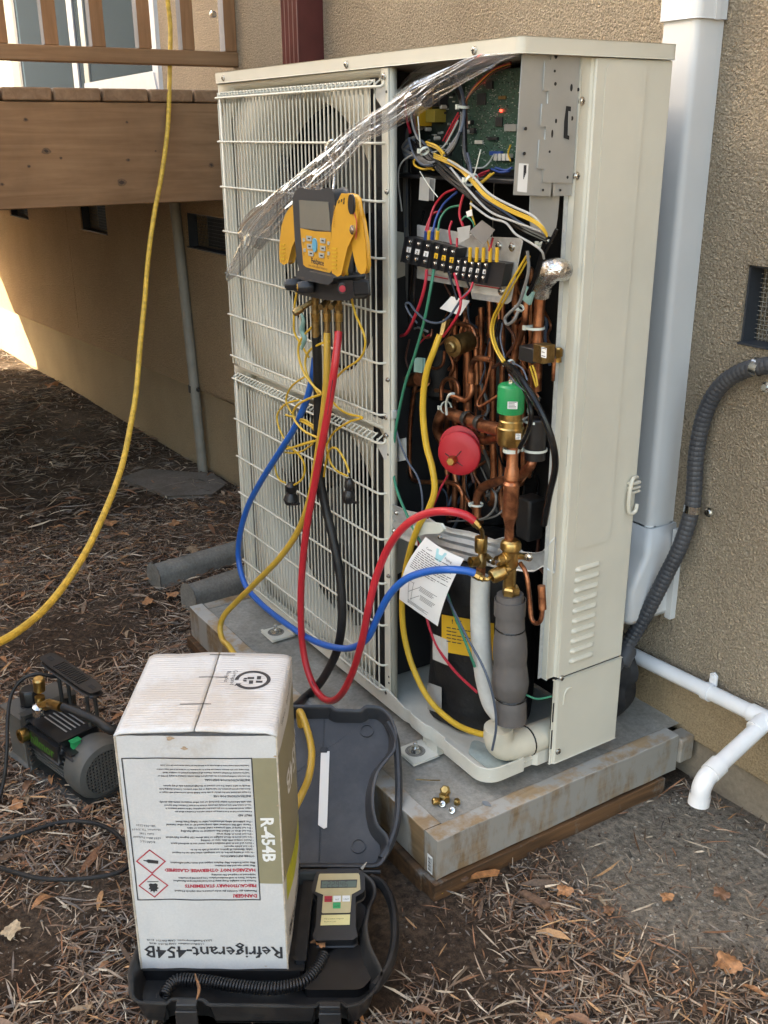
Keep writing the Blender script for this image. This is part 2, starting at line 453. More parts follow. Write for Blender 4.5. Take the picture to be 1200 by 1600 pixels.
M['led'] = glow('led_red', (1, .03, .02), 2)
M['teal'] = plain('teal_label', (.22, .38, .34), .5)
M['chipwood'] = plain('orange_wood_chip', (.36, .14, .05), .7, var=.3, vs=60)
M['dryleaf'] = plain('dry_leaf', (.30, .15, .07), .65, var=.35, vs=50)
M['unseen_wall'] = plain('unseen_wall_plaster', (.66, .58, .47), .9)  # plain plaster of the unseen walls added for shade
def leafmat(name):
    m, n, l, P = nt(name)
    a = n.new('ShaderNodeAttribute'); a.attribute_name = 'tint'
    v = vec(n, l); t = tex(n, l, 'Noise', 220, 4, .6, v); r = ramp(n, [(.3, (.7, .7, .7)), (.7, (1.2, 1.2, 1.2))]); l.new(t.outputs[0], r.inputs[0])
    l.new(mixc(n, l, 1, a.outputs['Color'], r.outputs[0], 'MULTIPLY'), P.inputs['Base Color'])
    P.inputs['Roughness'].default_value = .62; P.inputs['Specular IOR Level'].default_value = .35
    return m
M['litter'] = leafmat('litter')
def soil():
    m, n, l, P = nt('soil')
    v = vec(n, l)
    a = tex(n, l, 'Noise', 2.2, 8, .65, v); b = tex(n, l, 'Noise', 70, 8, .75, v)
    r = ramp(n, [(.3, (.034, .021, .014)), (.5, (.075, .050, .034)), (.68, (.14, .105, .078))]); l.new(a.outputs[0], r.inputs[0])
    rf = ramp(n, [(.34, (.4, .4, .4)), (.5, (1, 1, 1)), (.66, (1.8, 1.7, 1.6))]); l.new(b.outputs[0], rf.inputs[0])
    out = mixc(n, l, 1, r.outputs[0], rf.outputs[0], 'MULTIPLY')
    # pale dusty mortar spill beside the pad
    g = n.new('ShaderNodeVectorMath'); g.operation = 'DISTANCE'; g.inputs[1].default_value = (.26, .30, -.155)
    gg = n.new('ShaderNodeNewGeometry'); l.new(gg.outputs['Position'], g.inputs[0])
    ad = n.new('ShaderNodeMath'); ad.operation = 'MULTIPLY_ADD'; ad.inputs[1].default_value = .35; l.new(a.outputs[0], ad.inputs[0]); l.new(g.outputs['Value'], ad.inputs[2])
    rr = ramp(n, [(.36, (.85, .85, .85)), (.50, (0, 0, 0))]); l.new(ad.outputs[0], rr.inputs[0])
    out = mixc(n, l, rr.outputs[0], out, mixc(n, l, 1, (.28, .245, .20), rf.outputs[0], 'MULTIPLY'))
    l.new(out, P.inputs['Base Color']); P.inputs['Roughness'].default_value = .95; P.inputs['Specular IOR Level'].default_value = .2
    bump(n, l, P, b.outputs[0], 1, .012)
    return m
M['soil'] = soil()

# ================================================================== THE SETTING
def gz(x, y):
    return -.1615 - .030*max(0, -x-2.4) + .012*(mnoise.noise(Vector((x*1.3, y*1.3, 0)))) + .006*mnoise.noise(Vector((x*5, y*5, 3)))
def axis_pts(a, b, st, lo, hi):
    p = list(np.arange(a, b, st))
    g = st; q = a
    L = []
    while q > lo: g *= 1.6; q -= g; L.append(q)
    R = []; g = st; q = p[-1]
    while q < hi: g *= 1.6; q += g; R.append(q)
    return L[::-1]+p+R
gx = axis_pts(-7, 1.1, .035, -220, 220); gy = axis_pts(-1.5, .62, .035, -220, 220)
g = MB()
g.sheet([[(x, y, gz(x, y)) for x in gx] for y in gy])
ground = structure('ground', g, M['soil'], flat=False, ang=180)

# --- house wall with its vents and footing
def ledge(x): return .188+(x+2.7)*.036 if x < -2.0 else .10
def wall_sheet(mb, x0, x1, z0, z1, holes, y, depth=.09, zb=None, extra_x=()):
    xs = sorted(set([x0, x1]+[h[i] for h in holes for i in (0, 1)]+list(extra_x))); zs = sorted(set([z0, z1]+[h[i] for h in holes for i in (2, 3)]))
    xs = [x for x in xs if x0 <= x <= x1]; zs = [z for z in zs if z0 <= z <= z1]
    Z = lambda x, z: (zb(x) if (zb and z == z0) else z)
    for i in range(len(xs)-1):
        for j in range(len(zs)-1):
            cx, cz = (xs[i]+xs[i+1])/2, (zs[j]+zs[j+1])/2
            if any(h[0] < cx < h[1] and h[2] < cz < h[3] for h in holes): continue
            a, b = xs[i], xs[i+1]
            mb.quad((a, y, Z(a, zs[j])), (b, y, Z(b, zs[j])), (b, y, Z(b, zs[j+1])), (a, y, Z(a, zs[j+1])))
    for h in holes:
        a, b, c, d = h[:4]; dd = h[4] if len(h) > 4 else depth
        mb.quad((a, y, c), (a, y+dd, c), (a, y+dd, d), (a, y, d)); mb.quad((b, y, c), (b, y, d), (b, y+dd, d), (b, y+dd, c))
        mb.quad((a, y, c), (b, y, c), (b, y+dd, c), (a, y+dd, c)); mb.quad((a, y, d), (a, y+dd, d), (b, y+dd, d), (b, y, d))
    if zb:
        for i in range(len(xs)-1):
            a, b = xs[i], xs[i+1]; mb.quad((a, y, Z(a, z0)), (a, y+.03, Z(a, z0)), (b, y+.03, Z(b, z0)), (b, y, Z(b, z0)))
WY = .52
house = thing('house_wall', (-1.5, WY, 0), 'tan rough stucco house wall running behind the outdoor unit', 'wall')
vents = [(-5.59, -5.15, .725, .86), (-4.085, -3.675, .745, .885), (-2.665, -2.22, .775, .91)]
rvent = (.045, .45, .826, .972)
joint = [(-4.352, -4.343, .20, .99, .012)]
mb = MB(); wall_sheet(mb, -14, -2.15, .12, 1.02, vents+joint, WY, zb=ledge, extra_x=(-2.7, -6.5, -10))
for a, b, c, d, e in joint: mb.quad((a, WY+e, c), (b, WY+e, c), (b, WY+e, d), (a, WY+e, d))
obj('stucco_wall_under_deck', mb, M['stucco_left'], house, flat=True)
mb = MB(); wall_sheet(mb, -2.15, 9, .10, 6, [rvent], WY, zb=lambda x: .10)
obj('stucco_wall', mb, M['stucco'], house, flat=True)
mb = MB(); wall_sheet(mb, -14, -2.15, 1.02, 6, [(-6.2, -2.80, 1.34, 3.2)], WY)
obj('stucco_wall', mb, M['stucco'], house, flat=True)
mb = MB(); mb.box(-14, -2.0, WY+.018, WY+.3, -.6, .3); mb.box(-2.0, 9, WY+.010, WY+.3, -.055, .3)
obj('plaster_footing', mb, M['plaster'], house, bevel=.004)
mb = MB(); mb.box(-2.0, 9, WY+.028, WY+.3, -.6, -.0555)
obj('concrete_footing', mb, M['footing'], house)
for i, (a, b, c, d) in enumerate(vents+[rvent]):
    mb = MB(); mb.box(a-.01, b+.01, WY+.092, WY+.1, c-.01, d+.01)
    f = obj('vent', mb, M['void'], house)
    mb = MB(); t = .004
    mb.box(a, a+t, WY+.006, WY+.045, c, d); mb.box(b-t, b, WY+.006, WY+.045, c, d); mb.box(a, b, WY-.004, WY+.045, c, c+t); mb.box(a, b, WY+.006, WY+.045, d-t, d)
    obj('vent_frame', mb, M['ventframe'], f)
    mb = MB()
    st = .0085 if i == 3 else .014
    for x in np.arange(a+.012, b-.005, st): mb.box(x, x+.0011, WY+.040, WY+.0411, c+.004, d-.004)
    for z in np.arange(c+.008, d-.004, st): mb.box(a+.004, b-.004, WY+.0388, WY+.0399, z, z+.0011)
    obj('vent_screen', mb, M['logc'] if i == 3 else M['chip'], f, flat=True)

# --- sliding door on the deck: frame members and panels behind glass, one painted as a reflection
door = thing('glass_door', (-4.2, .55, 1.35), 'white framed sliding glass door above the wooden deck', 'door')
def strip(name, p0, p1, y, mat, depth=.03, z0=1.345, z1=3.2):
    a, b = onY(y, p0, 20)[0], onY(y, p1, 20)[0]
    mb = MB(); mb.box(a, b, y, y+depth, z0, z1)
    return obj(name, mb, mat, door, bevel=.002)
strip('curtain', -80, 21, .60, M['curtain'], .01)
strip('frame', 19, 23, .56, M['slate'])
strip('blind_panel', 23, 60, .585, M['blind'], .01)
strip('frame', 58, 66, .555, M['frame'])
strip('screen_edge', 65, 72, .57, M['pumpgrey'])
strip('pane', 72, 104, .60, M['slate'], .01)
strip('frame', 104, 112, .545, M['whitetrim'])
strip('frame_gap', 113, 123, .565, M['void'])
strip('frame', 122, 129, .545, M['frame'])
strip('pane', 129, 162, .60, M['slate'], .01)
strip('frame', 160, 169, .555, M['slate'])
strip('panel', 168, 213, .60, M['peach_reflection'], .01)  # reflection of a sunlit wall, put in as a peach panel
strip('frame', 211, 217, .555, M['slate'])
strip('frame', 231, 240, .53, M['whitetrim'], .05)
strip('frame', 217, 231, .56, M['slate'])
a = onY(.59, 168, 5); b = onY(.59, 211, 38)  # beam of the reflected wall, built as a slate bar
mb = MB(); mb.prism([a, b, b-V(0, 0, .05), a-V(0, 0, .05)], (0, .008, 0)); obj('reflected_brace', mb, M['slate'], door)
mb = MB(); mb.box(onY(.55, 24, 20)[0], onY(.55, 231, 20)[0], .552, .554, 1.345, 3.2); obj('glass', mb, M['glass'], door)
p = [onY(.535, *q) for q in ((136, 131), (243, 112), (249, 142), (136, 150))]
mb = MB(); mb.prism(p, (0, -.012, 0)); obj('sill_board', mb, M['whitetrim'], door, bevel=.002)
mb = MB(); mb.box(-6.2, -2.8, .53, .62, 1.33, 1.346); obj('sill', mb, M['frame'], door)

# --- wooden deck
DX = -2.1
deck = thing('wooden_deck', (DX, -1, 0), 'brown stained wooden deck with railing beside the house wall', 'deck')
mb = MB(); mb.box(DX-.04, DX, -3.0, .505, .985, 1.298); obj('rim_board', mb, M['deckY'], deck, bevel=.004)
for kx, ky, kr in ((40, 187, .008), (198, 191, .006), (72, 236, .013), (45, 260, .007), (200, 250, .007), (190, 285, .016), (330, 258, .012), (243, 236, .004), (95, 247, .006), (3, 288, .007)):
    q = onX(DX, kx, ky); mb = MB(); k_ = rnd.uniform(.8, 1.3)
    mb.add([q+V(.0012, kr*k_*math.cos(a)*(1+.15*math.sin(3*a+kx)), kr*.75*math.sin(a)) for a in np.linspace(0, 6.283, 19)[:-1]], [tuple(range(18))], 1); mb.add([q+V(.0016, kr*.45*math.cos(a)*(1+.3*math.sin(2*a+kx)), kr*.4*math.sin(a)) for a in np.linspace(0, 6.283, 15)[:-1]], [tuple(range(14))], 0)
    obj('knot', mb, [M['knotdark'], M['knotring']], deck, flat=True)
ys = -.264
bd = [(ys+i*.1545, ys+i*.1545+.147) for i in range(-17, 5)]
for a, b in bd:
    b = min(b, .515)
    mb = MB(); mb.box(-7.05, DX+.004+rnd.uniform(-.002, .002), a, b, 1.3005, 1.339); obj('deck_board', mb, M['deckX'], deck, bevel=.005)
for y in (-2.9, -1.8, -.6):
    mb = MB(); mb.box(-7.0, DX-.041, y-.02, y+.02, 1.06, 1.2995); obj('beam', mb, M['deckX'], deck)
mb = MB(); mb.box(-7.05, -7.01, -3, .505, .985, 1.2995); obj('rim_board', mb, M['deckY'], deck)
for x in (-2.25, -4.5, -6.9):
    mb = MB(); mb.box(x-.045, x+.045, -2.945, -2.855, -.4, 1.059); obj('post', mb, M['deckZ'], deck)
mb = MB(); mb.box(DX-.045, DX+.002, -3.0, .522, 1.412, 1.458); obj('bottom_rail', mb, M['deckY'], deck, bevel=.004)
mb = MB(); mb.box(DX-.06, DX+.02, -3.0, .519, 2.2, 2.24); obj('top_rail', mb, M['deckY'], deck, bevel=.004)
first = None
for k in range(-19, 4):
    y = .028+k*.1485+(.002 if k % 2 else 0)
    if first is None:
        mb = MB(); mb.box(DX-.04, DX-.002, y, y+.043, 1.4585, 2.1995)
        me = mb; mb.m = [0, 0, 1, 0, 0, 0]
        first = obj('baluster', mb, [M['deckZ'], M['greywood']], deck, bevel=.002); y0 = y
    else: copy_part(first, (0, y-y0, 0))
mb = MB(); mb.box(DX-.046, DX-.003, .476, .5195, 1.4585, 2.1995); mb.m = [0, 0, 1, 0, 0, 0]; obj('end_post', mb, [M['deckZ'], M['greywood']], deck, bevel=.002)
mb = MB(); q = onX(DX, 346, 22); mb.lathe([(.008, 0), (.011, .006), (.011, .016), (.004, .02)], q-V(.02, .012, 0), (0, -1, 0), 12); obj('screw_hook', mb, M['bolt'], deck)

# --- unseen walls added to shade this yard and dim the door reflection
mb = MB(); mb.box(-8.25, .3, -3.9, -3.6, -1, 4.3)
structure('sun_blocker_wall', mb, M['unseen_wall'])
mb = MB(); mb.box(-45, -15, -9, -8.5, -1, 6)  # added so the door glass mirrors a wall instead of sky
structure('unseen_far_wall', mb, M['unseen_wall'])

# --- pipes on the wall
def clamp_ring(name, p, ax, r, w, mat, parent, boss=None):
    mb = MB(); mb.lathe([(r*.9, -w/2), (r*1.08, -w/2), (r*1.08, w/2), (r*.9, w/2)], p, ax, 18, cap=False)
    if boss is not None: mb.lathe([(.0, 0), (.010, 0), (.010, .006), (.006, .007), (.006, .012), (0, .012)], np.array(p)+np.array(boss), (0, -1, .1), 10, cap=False)
    return obj(name, mb, mat, parent)
t = thing('wall_pipe', onZ(-.17, 318, 742), 'thin pale vertical pipe standing against the wall under the deck', 'pipe')
mb = MB(); mb.tube([onY(.497, 271, 300), onY(.497, 296, 530), onY(.497, 318, 745)], .021, 12); obj('pipe', mb, M['oldpipe'], t)
q = onY(.497, 303, 607); clamp_ring('clamp', q, (0, 0, 1), .022, .03, M['pumpdark'], t, boss=(.03, .01, 0))
mb = MB(); A = []
for i in range(9):
    x = -1.615+i*.0125; A.append((x, .435+(.004 if i % 2 else 0), .7))
prof = [(-1.515-.1, .52, .7)]+A+[(-1.515, .52, .7)]
mb.prism(prof, (0, 0, 4))
tag(obj('downspout', mb, M['redspout'], bevel=.001), 'dark maroon ribbed downspout on the stucco wall behind the unit', 'downspout')

t = thing('line_set_cover', (-.11, WY, .3), 'pale grey plastic line cover running down the stucco wall', 'pipe cover')
def duct_prof(x0, x1, y0, rib=True, n=4):
    r = .014; P = []
    for a in np.linspace(math.pi, 1.5*math.pi, n+1): P.append((x0+r+r*math.cos(a), y0+r+r*math.sin(a)))
    for a in np.linspace(1.5*math.pi, 2*math.pi, n+1): P.append((x1-r+r*math.cos(a), y0+r+r*math.sin(a)))
    if rib:
        for i, yy in enumerate(np.linspace(y0+r+.006, WY-.012, 9)): P.append((x1+(.0007 if i % 2 else 0), yy))
    P += [(x1, WY-.001), (x0, WY-.001)]
    return P
mb = MB(); mb.prism([(x, y, .40) for x, y in duct_prof(-.150, -.066, .448)], (0, 0, 3.2)); obj('channel', mb, M['duct'], t)
mb = MB(); mb.prism([(x, y, 1.388) for x, y in duct_prof(-.155, -.060, .443, False)], (0, 0, .35)); 
mb.box(-.0602, -.0575, .485, .5, 1.386, 1.74); obj('coupling', mb, M['duct'], t, bevel=.002)
R = []
for z, x0, x1, y0 in ((.43, -.156, -.058, .442), (.37, -.160, -.056, .438), (.335, -.172, -.053, .415), (.30, -.178, -.052, .398), (.235, -.180, -.050, .392), (.225, -.178, -.052, .395)):
    R.append([(x, y, z) for x, y in duct_prof(x0, x1, y0, False, 5)])
mb = MB(); mb.sheet([r+[r[0]] for r in R]); mb.quad(*[(x, y, .43) for x, y in ((-.15, .448), (-.066, .448), (-.066, WY-.002), (-.15, WY-.002))])
mb.box(-.05, -.036, .505, .519, .216, .42)
obj('end_fitting', mb, M['duct'], t, solid=.003, ang=50)

cp = [(1290, 566, .49), (1240, 567, .49), (1200, 571, .49), (1160, 580, .49), (1125, 604, .49), (1101, 648, .49), (1088, 710, .49), (1082, 790, .488), (1064, 850, .475), (1040, 900, .46), (1012, 955, .44), (985, 1000, .415), (966, 1032, .38), (955, 1050, .33)]
P = spline([onY(y, a, b) for a, b, y in cp], 14)
D = np.cumsum([0]+[np.linalg.norm(P[i+1]-P[i]) for i in range(len(P)-1)])
N = int(D[-1]/.0035); PP = [V(*[np.interp(D[-1]*i/N, D, [q[k] for q in P]) for k in range(3)]) for i in range(N+1)]
t = thing('flexible_conduit', onY(.45, 966, 1030), 'grey ribbed flexible conduit curving across the wall into the unit', 'conduit')
mb = MB(); mb.tube(PP, [(.0163 if i % 3 else .0153) for i in range(N+1)], 14, sm=False); obj('conduit', mb, M['conduit'], t, ang=20)
clamp_ring('clamp', onY(.488, 1082, 794), (.05, 0, 1), .0165, .016, M['bolt'], t, boss=(.036, .012, 0))
clamp_ring('clamp', onY(.49, 1184, 574), (1, 0, -.1), .0165, .016, M['bolt'], t, boss=(.018, .012, -.035))
mb = MB(); q = onY(.40, 976, 1022); mb.lathe([(.017, -.025), (.022, -.02), (.022, .01), (.018, .02)], q, onY(.46, 1010, 955)-q, 14); obj('fitting', mb, M['conduit'], t)

t = thing('drain_pipe', onY(.49, 1100, 1080), 'white plastic drain pipe along the footing ending in an open elbow', 'pipe')
pr = .0165
a, b = onY(.49, 985, 1021), onY(.49, 1196, 1124)
c_ = b+(b-a)*1.2
mb = MB(); mb.tube([a-(b-a)*.35, c_], pr, 16, sm=False); obj('pipe', mb, M['white_pvc'], t)
d_ = onY(.335, 1118, 1200)
mb = MB(); mb.tube([b+V(0.004, 0, 0), d_], pr, 16, sm=False); obj('pipe', mb, M['white_pvc'], t)
ax = unit(b-a)
mb = MB(); mb.tube([b-ax*.035, b+ax*.04], pr*1.18, 16, sm=False); mb.tube([b, b+unit(d_-b)*.036], pr*1.18, 16, sm=False); obj('tee', mb, M['white_pvc'], t, bevel=.001)
e0 = d_-unit(d_-b)*.012; dirn = unit(d_-b)
mb = MB(); mb.tube([e0, e0+dirn*.03], pr*1.2, 16, sm=False); k0 = e0+dirn*.028
mb.tube([k0, k0+dirn*.014+V(0, 0, -.003), k0+dirn*.024+V(0, 0, -.014), k0+dirn*.026+V(0, 0, -.03)], pr*1.12, 16, k=5)
k1 = k0+dirn*.026+V(0, 0, -.028)
mb.lathe([(pr*1.22, 0), (pr*1.22, .022), (pr*1.0, .022), (pr*1.0, .004)], k1, V(0, 0, -1)+dirn*.12, 18, cap=False); obj('elbow', mb, M['white_pvc'], t)
mb = MB(); mb.lathe([(0, .004), (pr, .004)], k1, V(0, 0, -1)+dirn*.12, 18, cap=False); obj('pipe_mouth', mb, M['void'], t)
q = onY(.49, 1106, 1081); clamp_ring('strap', q, ax, pr*1.05, .018, M['white_pvc'], t)
mb = MB(); mb.prism([q+V(-.009, .012, .012), q+V(.009, .012, .012), q+V(.009, .012, .036), q+V(0, .012, .042), q+V(-.009, .012, .036)], (0, .004, 0)); mb.lathe([(0, .005), (.005, .004), (.005, 0)], q+V(0, .012, .032), (0, -1, 0), 10, cap=False)
obj('strap_tab', mb, M['white_pvc'], t)

# --- equipment pad: concrete slab in a timber frame
PZ = -.03
pad = thing('equipment_pad', (-.55, .15, -.16), 'concrete equipment pad in a weathered splashed timber frame under the unit', 'pad')
mb = MB(); rows = []
for i in range(90):
    x = -1.112+i*(1.112/89); rows.append([(x, y, PZ-.004+.0018*mnoise.noise(Vector((x*9, y*9, 1)))+.0012*mnoise.noise(Vector((x*40, y*40, 1)))) for y in np.linspace(-.12, .53, 50)])
mb.sheet(rows); obj('slab', mb, M['concrete'], pad, ang=180)
def board(name, x0, x1, y0, y1, z0, z1, mats, ax):
    # a plank with slightly uneven faces
    mb = MB(); n = 40; rows = []
    L0, L1 = (x0, x1) if ax == 'X' else (y0, y1)
    for i in range(n+1):
        s_ = L0+(L1-L0)*i/n
        j = lambda k: .0018*mnoise.noise(Vector((s_*14, k*7.3, z0*50)))
        if ax == 'X': sec = [(s_, y0+j(1), z0+j(2)), (s_, y1+j(3), z0+j(4)), (s_, y1+j(5), z1+j(6)), (s_, y0+j(7), z1+j(8))]
        else: sec = [(x0+j(1), s_, z0+j(2)), (x1+j(3), s_, z0+j(4)), (x1+j(5), s_, z1+j(6)), (x0+j(7), s_, z1+j(8))]
        rows.append(sec+[sec[0]])
    mb.sheet(rows)
    mb.add(rows[0][:4], [(0, 1, 2, 3)]); mb.add(rows[-1][:4], [(3, 2, 1, 0)])
    for k in range(len(mb.f)):
        c = np.mean([mb.v[i] for i in mb.f[k]], axis=0)
        mb.m[k] = 1 if c[2] > z1-.006 else 0
    return obj(name, mb, mats, pad, bevel=.002, ang=30)
board('frame_board', -.002, .038, -.160, .487, -.119, PZ, [M['timberY'], M['timberL']], 'Y')
board('frame_board', -1.152, -.004, -.160, -.121, -.120, PZ-.001, [M['timberX'], M['timberL']], 'X')
board('frame_board', -1.152, -1.114, -.119, .5, -.120, PZ-.002, [M['timberY'], M['timberX']], 'Y')
board('base_board', .004, .043, -.168, .45, -.19, -.1235, [M['timberD'], M['timberD']], 'Y')
board('base_board', -1.16, .0025, -.172, -.135, -.19, -.125, [M['timberD'], M['timberD']], 'X')
mb = MB(); mb.box(.005, .046, .489, .53, -.10, -.04); obj('end_block', mb, M['timberY'], pad, bevel=.004)
def tri(p0, p1, p2, p3, name, mat, n=(0, 0, 1), h=.0015):
    mb = MB(); mb.prism([p0, p1, p2, p3], np.array(n)*h); return obj(name, mb, mat, pad)
# bar-code sticker on the board's corner
s0 = V(.012, -.1625, -.112)
tri(s0, s0+V(.016, 0, 0), s0+V(.016, 0, .040), s0+V(0, 0, .040), 'sticker', M['white'], n=(0, -1, 0), h=.0006)
mb = MB()
for i in range(11):
    z = s0[2]+.005+i*.0028; mb.box(s0[0]+.003, s0[0]+.011, s0[1]-.001, s0[1]-.0007, z, z+.0012+.0006*(i % 3 == 0))
mb.box(s0[0]+.0125, s0[0]+.014, s0[1]-.001, s0[1]-.0007, s0[2]+.004, s0[2]+.036)
obj('bar_code', mb, M['print'], pad, flat=True, stuff=True)

# kerb pieces and stepping slab
for (p0, p1, r, lab) in ((V(-1.615, -.10, -.125), V(-1.69, .36, -.135), .036, 'round topped concrete kerb length lying on the mulch, farther of the two'),
                         (V(-1.385, -.075, -.115), V(-1.46, .34, -.120), .037, 'round topped concrete kerb length lying next to the pad corner')):
    mb = MB(); prof = [(-1, -1.2), (1, -1.2), (1, 0)]+[(math.cos(a), math.sin(a)) for a in np.linspace(.2, math.pi-.2, 9)]+[(-1, 0)]
    ax = unit(p1-p0); sx = unit(np.cross(ax, V(0, 0, 1)))
    mb.prism([p0+sx*u*r+V(0, 0, 1)*w*r for u, w in prof], p1-p0); tag(obj('concrete_kerb', mb, M['logc'], bevel=.006), lab, 'kerb', 'loose concrete kerb lengths')
pp = [onZ(-.150, *q) for q in ((193, 748), (228, 735), (330, 742), (352, 757), (330, 773), (262, 776))]
mb = MB(); mb.prism([q-V(0, 0, .03) for q in pp], (0, 0, .035)); tag(obj('stepping_slab', mb, M['slab'], bevel=.008), 'flat grey concrete slab half buried at the foot of the thin pipe', 'slab')

# black cloth-wrapped bundle behind the unit
rows = []
for i in range(19):
    v_ = i/18; z = -.028+.22*v_; r = .068*math.sin(math.pi*(.18+.78*v_))**.6
    rows.append([])
    for j in range(29):
        a = 2*math.pi*(j % 28)/28; k = 1+.32*mnoise.noise(Vector((math.cos(a)*1.8, math.sin(a)*1.8, v_*4)))+.10*mnoise.noise(Vector((math.cos(a)*6, math.sin(a)*6, v_*9)))
        rows[-1].append((-.13+.062*v_*0+r*k*math.cos(a), .425+r*k*.75*math.sin(a), z))
mb = MB(); mb.sheet(rows); mb.add(rows[-1][:28], [tuple(range(28))]); tag(obj('cloth_bundle', mb, M['bag'], ang=60), 'crumpled black cloth wrap on the pad behind the unit', 'cloth')

# ================================================================== THE OUTDOOR UNIT
UW, UD, UH = 1.111, .326, 1.338
ac = thing('outdoor_unit', (-.55, .16, -.03), 'tall beige two-fan outdoor unit with its corner service cover taken off', 'heat pump')
def A(name, mb, mat, parent=None, **k): return obj(name, mb, mat, parent if parent is not None else ac, **k)
def onPl(p0, n, x, y):
    d = _ray(x, y); n = np.array(n, float)
    return CAM + d*(np.dot(np.array(p0)-CAM, n)/np.dot(d, n))
# lid
def rrect(x0, x1, y0, y1, r, n=6, corners=(1, 1, 1, 1)):
    P = []
    for (cx, cy, a0), k in zip(((x1-r, y0+r, -90), (x1-r, y1-r, 0), (x0+r, y1-r, 90), (x0+r, y0+r, 180)), corners):
        if k: P += [(cx+r*math.cos(math.radians(a0+90*i/n)), cy+r*math.sin(math.radians(a0+90*i/n))) for i in range(n+1)]
        else: P.append((cx+(r if a0 in (-90, 0) else -r), cy+(-r if a0 in (-90, 180) else r)))
    return P
mb = MB(); mb.prism([(x, y, 1.3135) for x, y in rrect(-UW-.006, .006, -.007, UD+.006, .014)], (0, 0, .0235))
mb.prism([(x, y, 1.3371) for x, y in rrect(-UW+.02, -.02, .02, UD-.02, .03)], (0, 0, .002))
A('lid', mb, M['beige'], bevel=.0035, seg=3, ang=50)
def screw(p, ax, r=.0055, parent=None, name='screw', mat=None):
    mb = MB(); mb.lathe([(r*1.25, -.001), (r*1.25, .0008), (r*.9, .001), (r*.85, .0032), (r*.5, .0042), (.0001, .0044)], p, ax, 12, cap=False)
    u = unit(np.cross(ax, V(0, 0, 1) if abs(ax[2]) < .9 else V(1, 0, 0))); w = np.cross(ax, u)
    for q in (u, w): mb.obox(np.array(p)+np.array(ax)*.0043, q, np.cross(ax, q), ax, r*.6, r*.13, .0004, m=1)
    return obj(name, mb, [mat or M['bolt'], M['chip']], parent if parent is not None else ac)
for x in (-1.06, -.50, -.105): screw((x, -.0075, 1.3235), (0, -1, 0))

# front panel with two fan openings
FANS = ((-.728, .974), (-.728, .3225)); FR = .308
def plate_hole(mb, x0, x1, z0, z1, cx, cz, r, y, n=72):
    C, B = [], []
    for i in range(n):
        a = 2*math.pi*i/n; dx, dz = math.cos(a), math.sin(a)
        C.append((cx+r*dx, y, cz+r*dz))
        t = min([((x1 if dx > 0 else x0)-cx)/dx if abs(dx) > 1e-9 else 9e9, ((z1 if dz > 0 else z0)-cz)/dz if abs(dz) > 1e-9 else 9e9])
        B.append([cx+t*dx, y, cz+t*dz])
    for X_, Z_ in ((x0, z0), (x0, z1), (x1, z0), (x1, z1)):
        j = min(range(n), key=lambda i: (B[i][0]-X_)**2+(B[i][2]-Z_)**2); B[j] = [X_, y, Z_]
    mb.add(C+B, [(i, (i+1) % n, n+(i+1) % n, n+i) for i in range(n)])
mb = MB()
RY = .024
for (za, zb2), fc in zip(((.6445, 1.3035), (.005, .6355)), FANS):
    xa, xb = -1.094, -.386; cut = .06
    outer = [(xa, za+cut), (xa+cut, za), (xb-cut*.3, za), (xb, za+cut*.3), (xb, zb2-cut*.3), (xb-cut*.3, zb2), (xa+cut, zb2), (xa, zb2-cut)]
    cx0, cz0 = (xa+xb)/2, (za+zb2)/2; sh = lambda p: (p[0]-math.copysign(.009, p[0]-cx0), p[1]-math.copysign(.009, p[1]-cz0))
    inner = [sh(p) for p in outer]; n8 = 8
    mb.add([(x, 0, z) for x, z in outer]+[(x, RY, z) for x, z in inner], [(i, (i+1) % n8, n8+(i+1) % n8, n8+i) for i in range(n8)])
    # dish floor: ring from the eight sided edge to the round opening
    n = 72; C, B = [], []
    for i in range(n):
        a = 2*math.pi*i/n; dx, dz = math.cos(a), math.sin(a); C.append((fc[0]+FR*dx, RY, fc[1]+FR*dz)); best = 9
        for k in range(n8):
            p, q = inner[k], inner[(k+1) % n8]; ex, ez = q[0]-p[0], q[1]-p[1]; den = dx*ez-dz*ex
            if abs(den) < 1e-9: continue
            t = ((p[0]-fc[0])*ez-(p[1]-fc[1])*ex)/den; u = ((p[0]-fc[0])*dz-(p[1]-fc[1])*dx)/den
            if t > 0 and -1e-6 <= u <= 1+1e-6: best = min(best, t)
        B.append([fc[0]+best*dx, RY, fc[1]+best*dz])
    for p in inner:
        j = min(range(n), key=lambda i: (B[i][0]-p[0])**2+(B[i][2]-p[1])**2); B[j] = [p[0], RY, p[1]]
    mb.add(C+B, [(i, (i+1) % n, n+(i+1) % n, n+i) for i in range(n)])
    zo0, zo1 = (.6401, 1.3125) if za > .3 else (.0001, .6399); X0, X1 = -UW+.001, -.3605
    F4 = [(X0, zo0), (X1, zo0), (X1, zo1), (X0, zo1)]
    for poly in ([F4[0], F4[1], outer[3], outer[2], outer[1], outer[0]], [F4[1], F4[2], outer[4], outer[3]], [F4[2], F4[3], outer[7], outer[6], outer[5], outer[4]], [F4[3], F4[0], outer[0], outer[7]]):
        mb.add([(x, 0, z) for x, z in poly], [tuple(range(len(poly)))])
mb.quad((-.3605, 0, 0), (-.3605, .014, 0), (-.3605, .014, 1.3125), (-.3605, 0, 1.3125))
A('front_panel', mb, M['beige'], solid=.0012)
mb = MB(); mb.box(-.3838, -.3612, -.0042, -.0009, .004, 1.312); A('panel_flange', mb, M['beige'], bevel=.0012)
mb = MB(); mb.box(-UW, -UW+.0015, .001, UD, 0, 1.313); mb.box(-UW, -UW+.03, UD-.0015, UD, 0, 1.313); A('left_panel', mb, M['beige'])
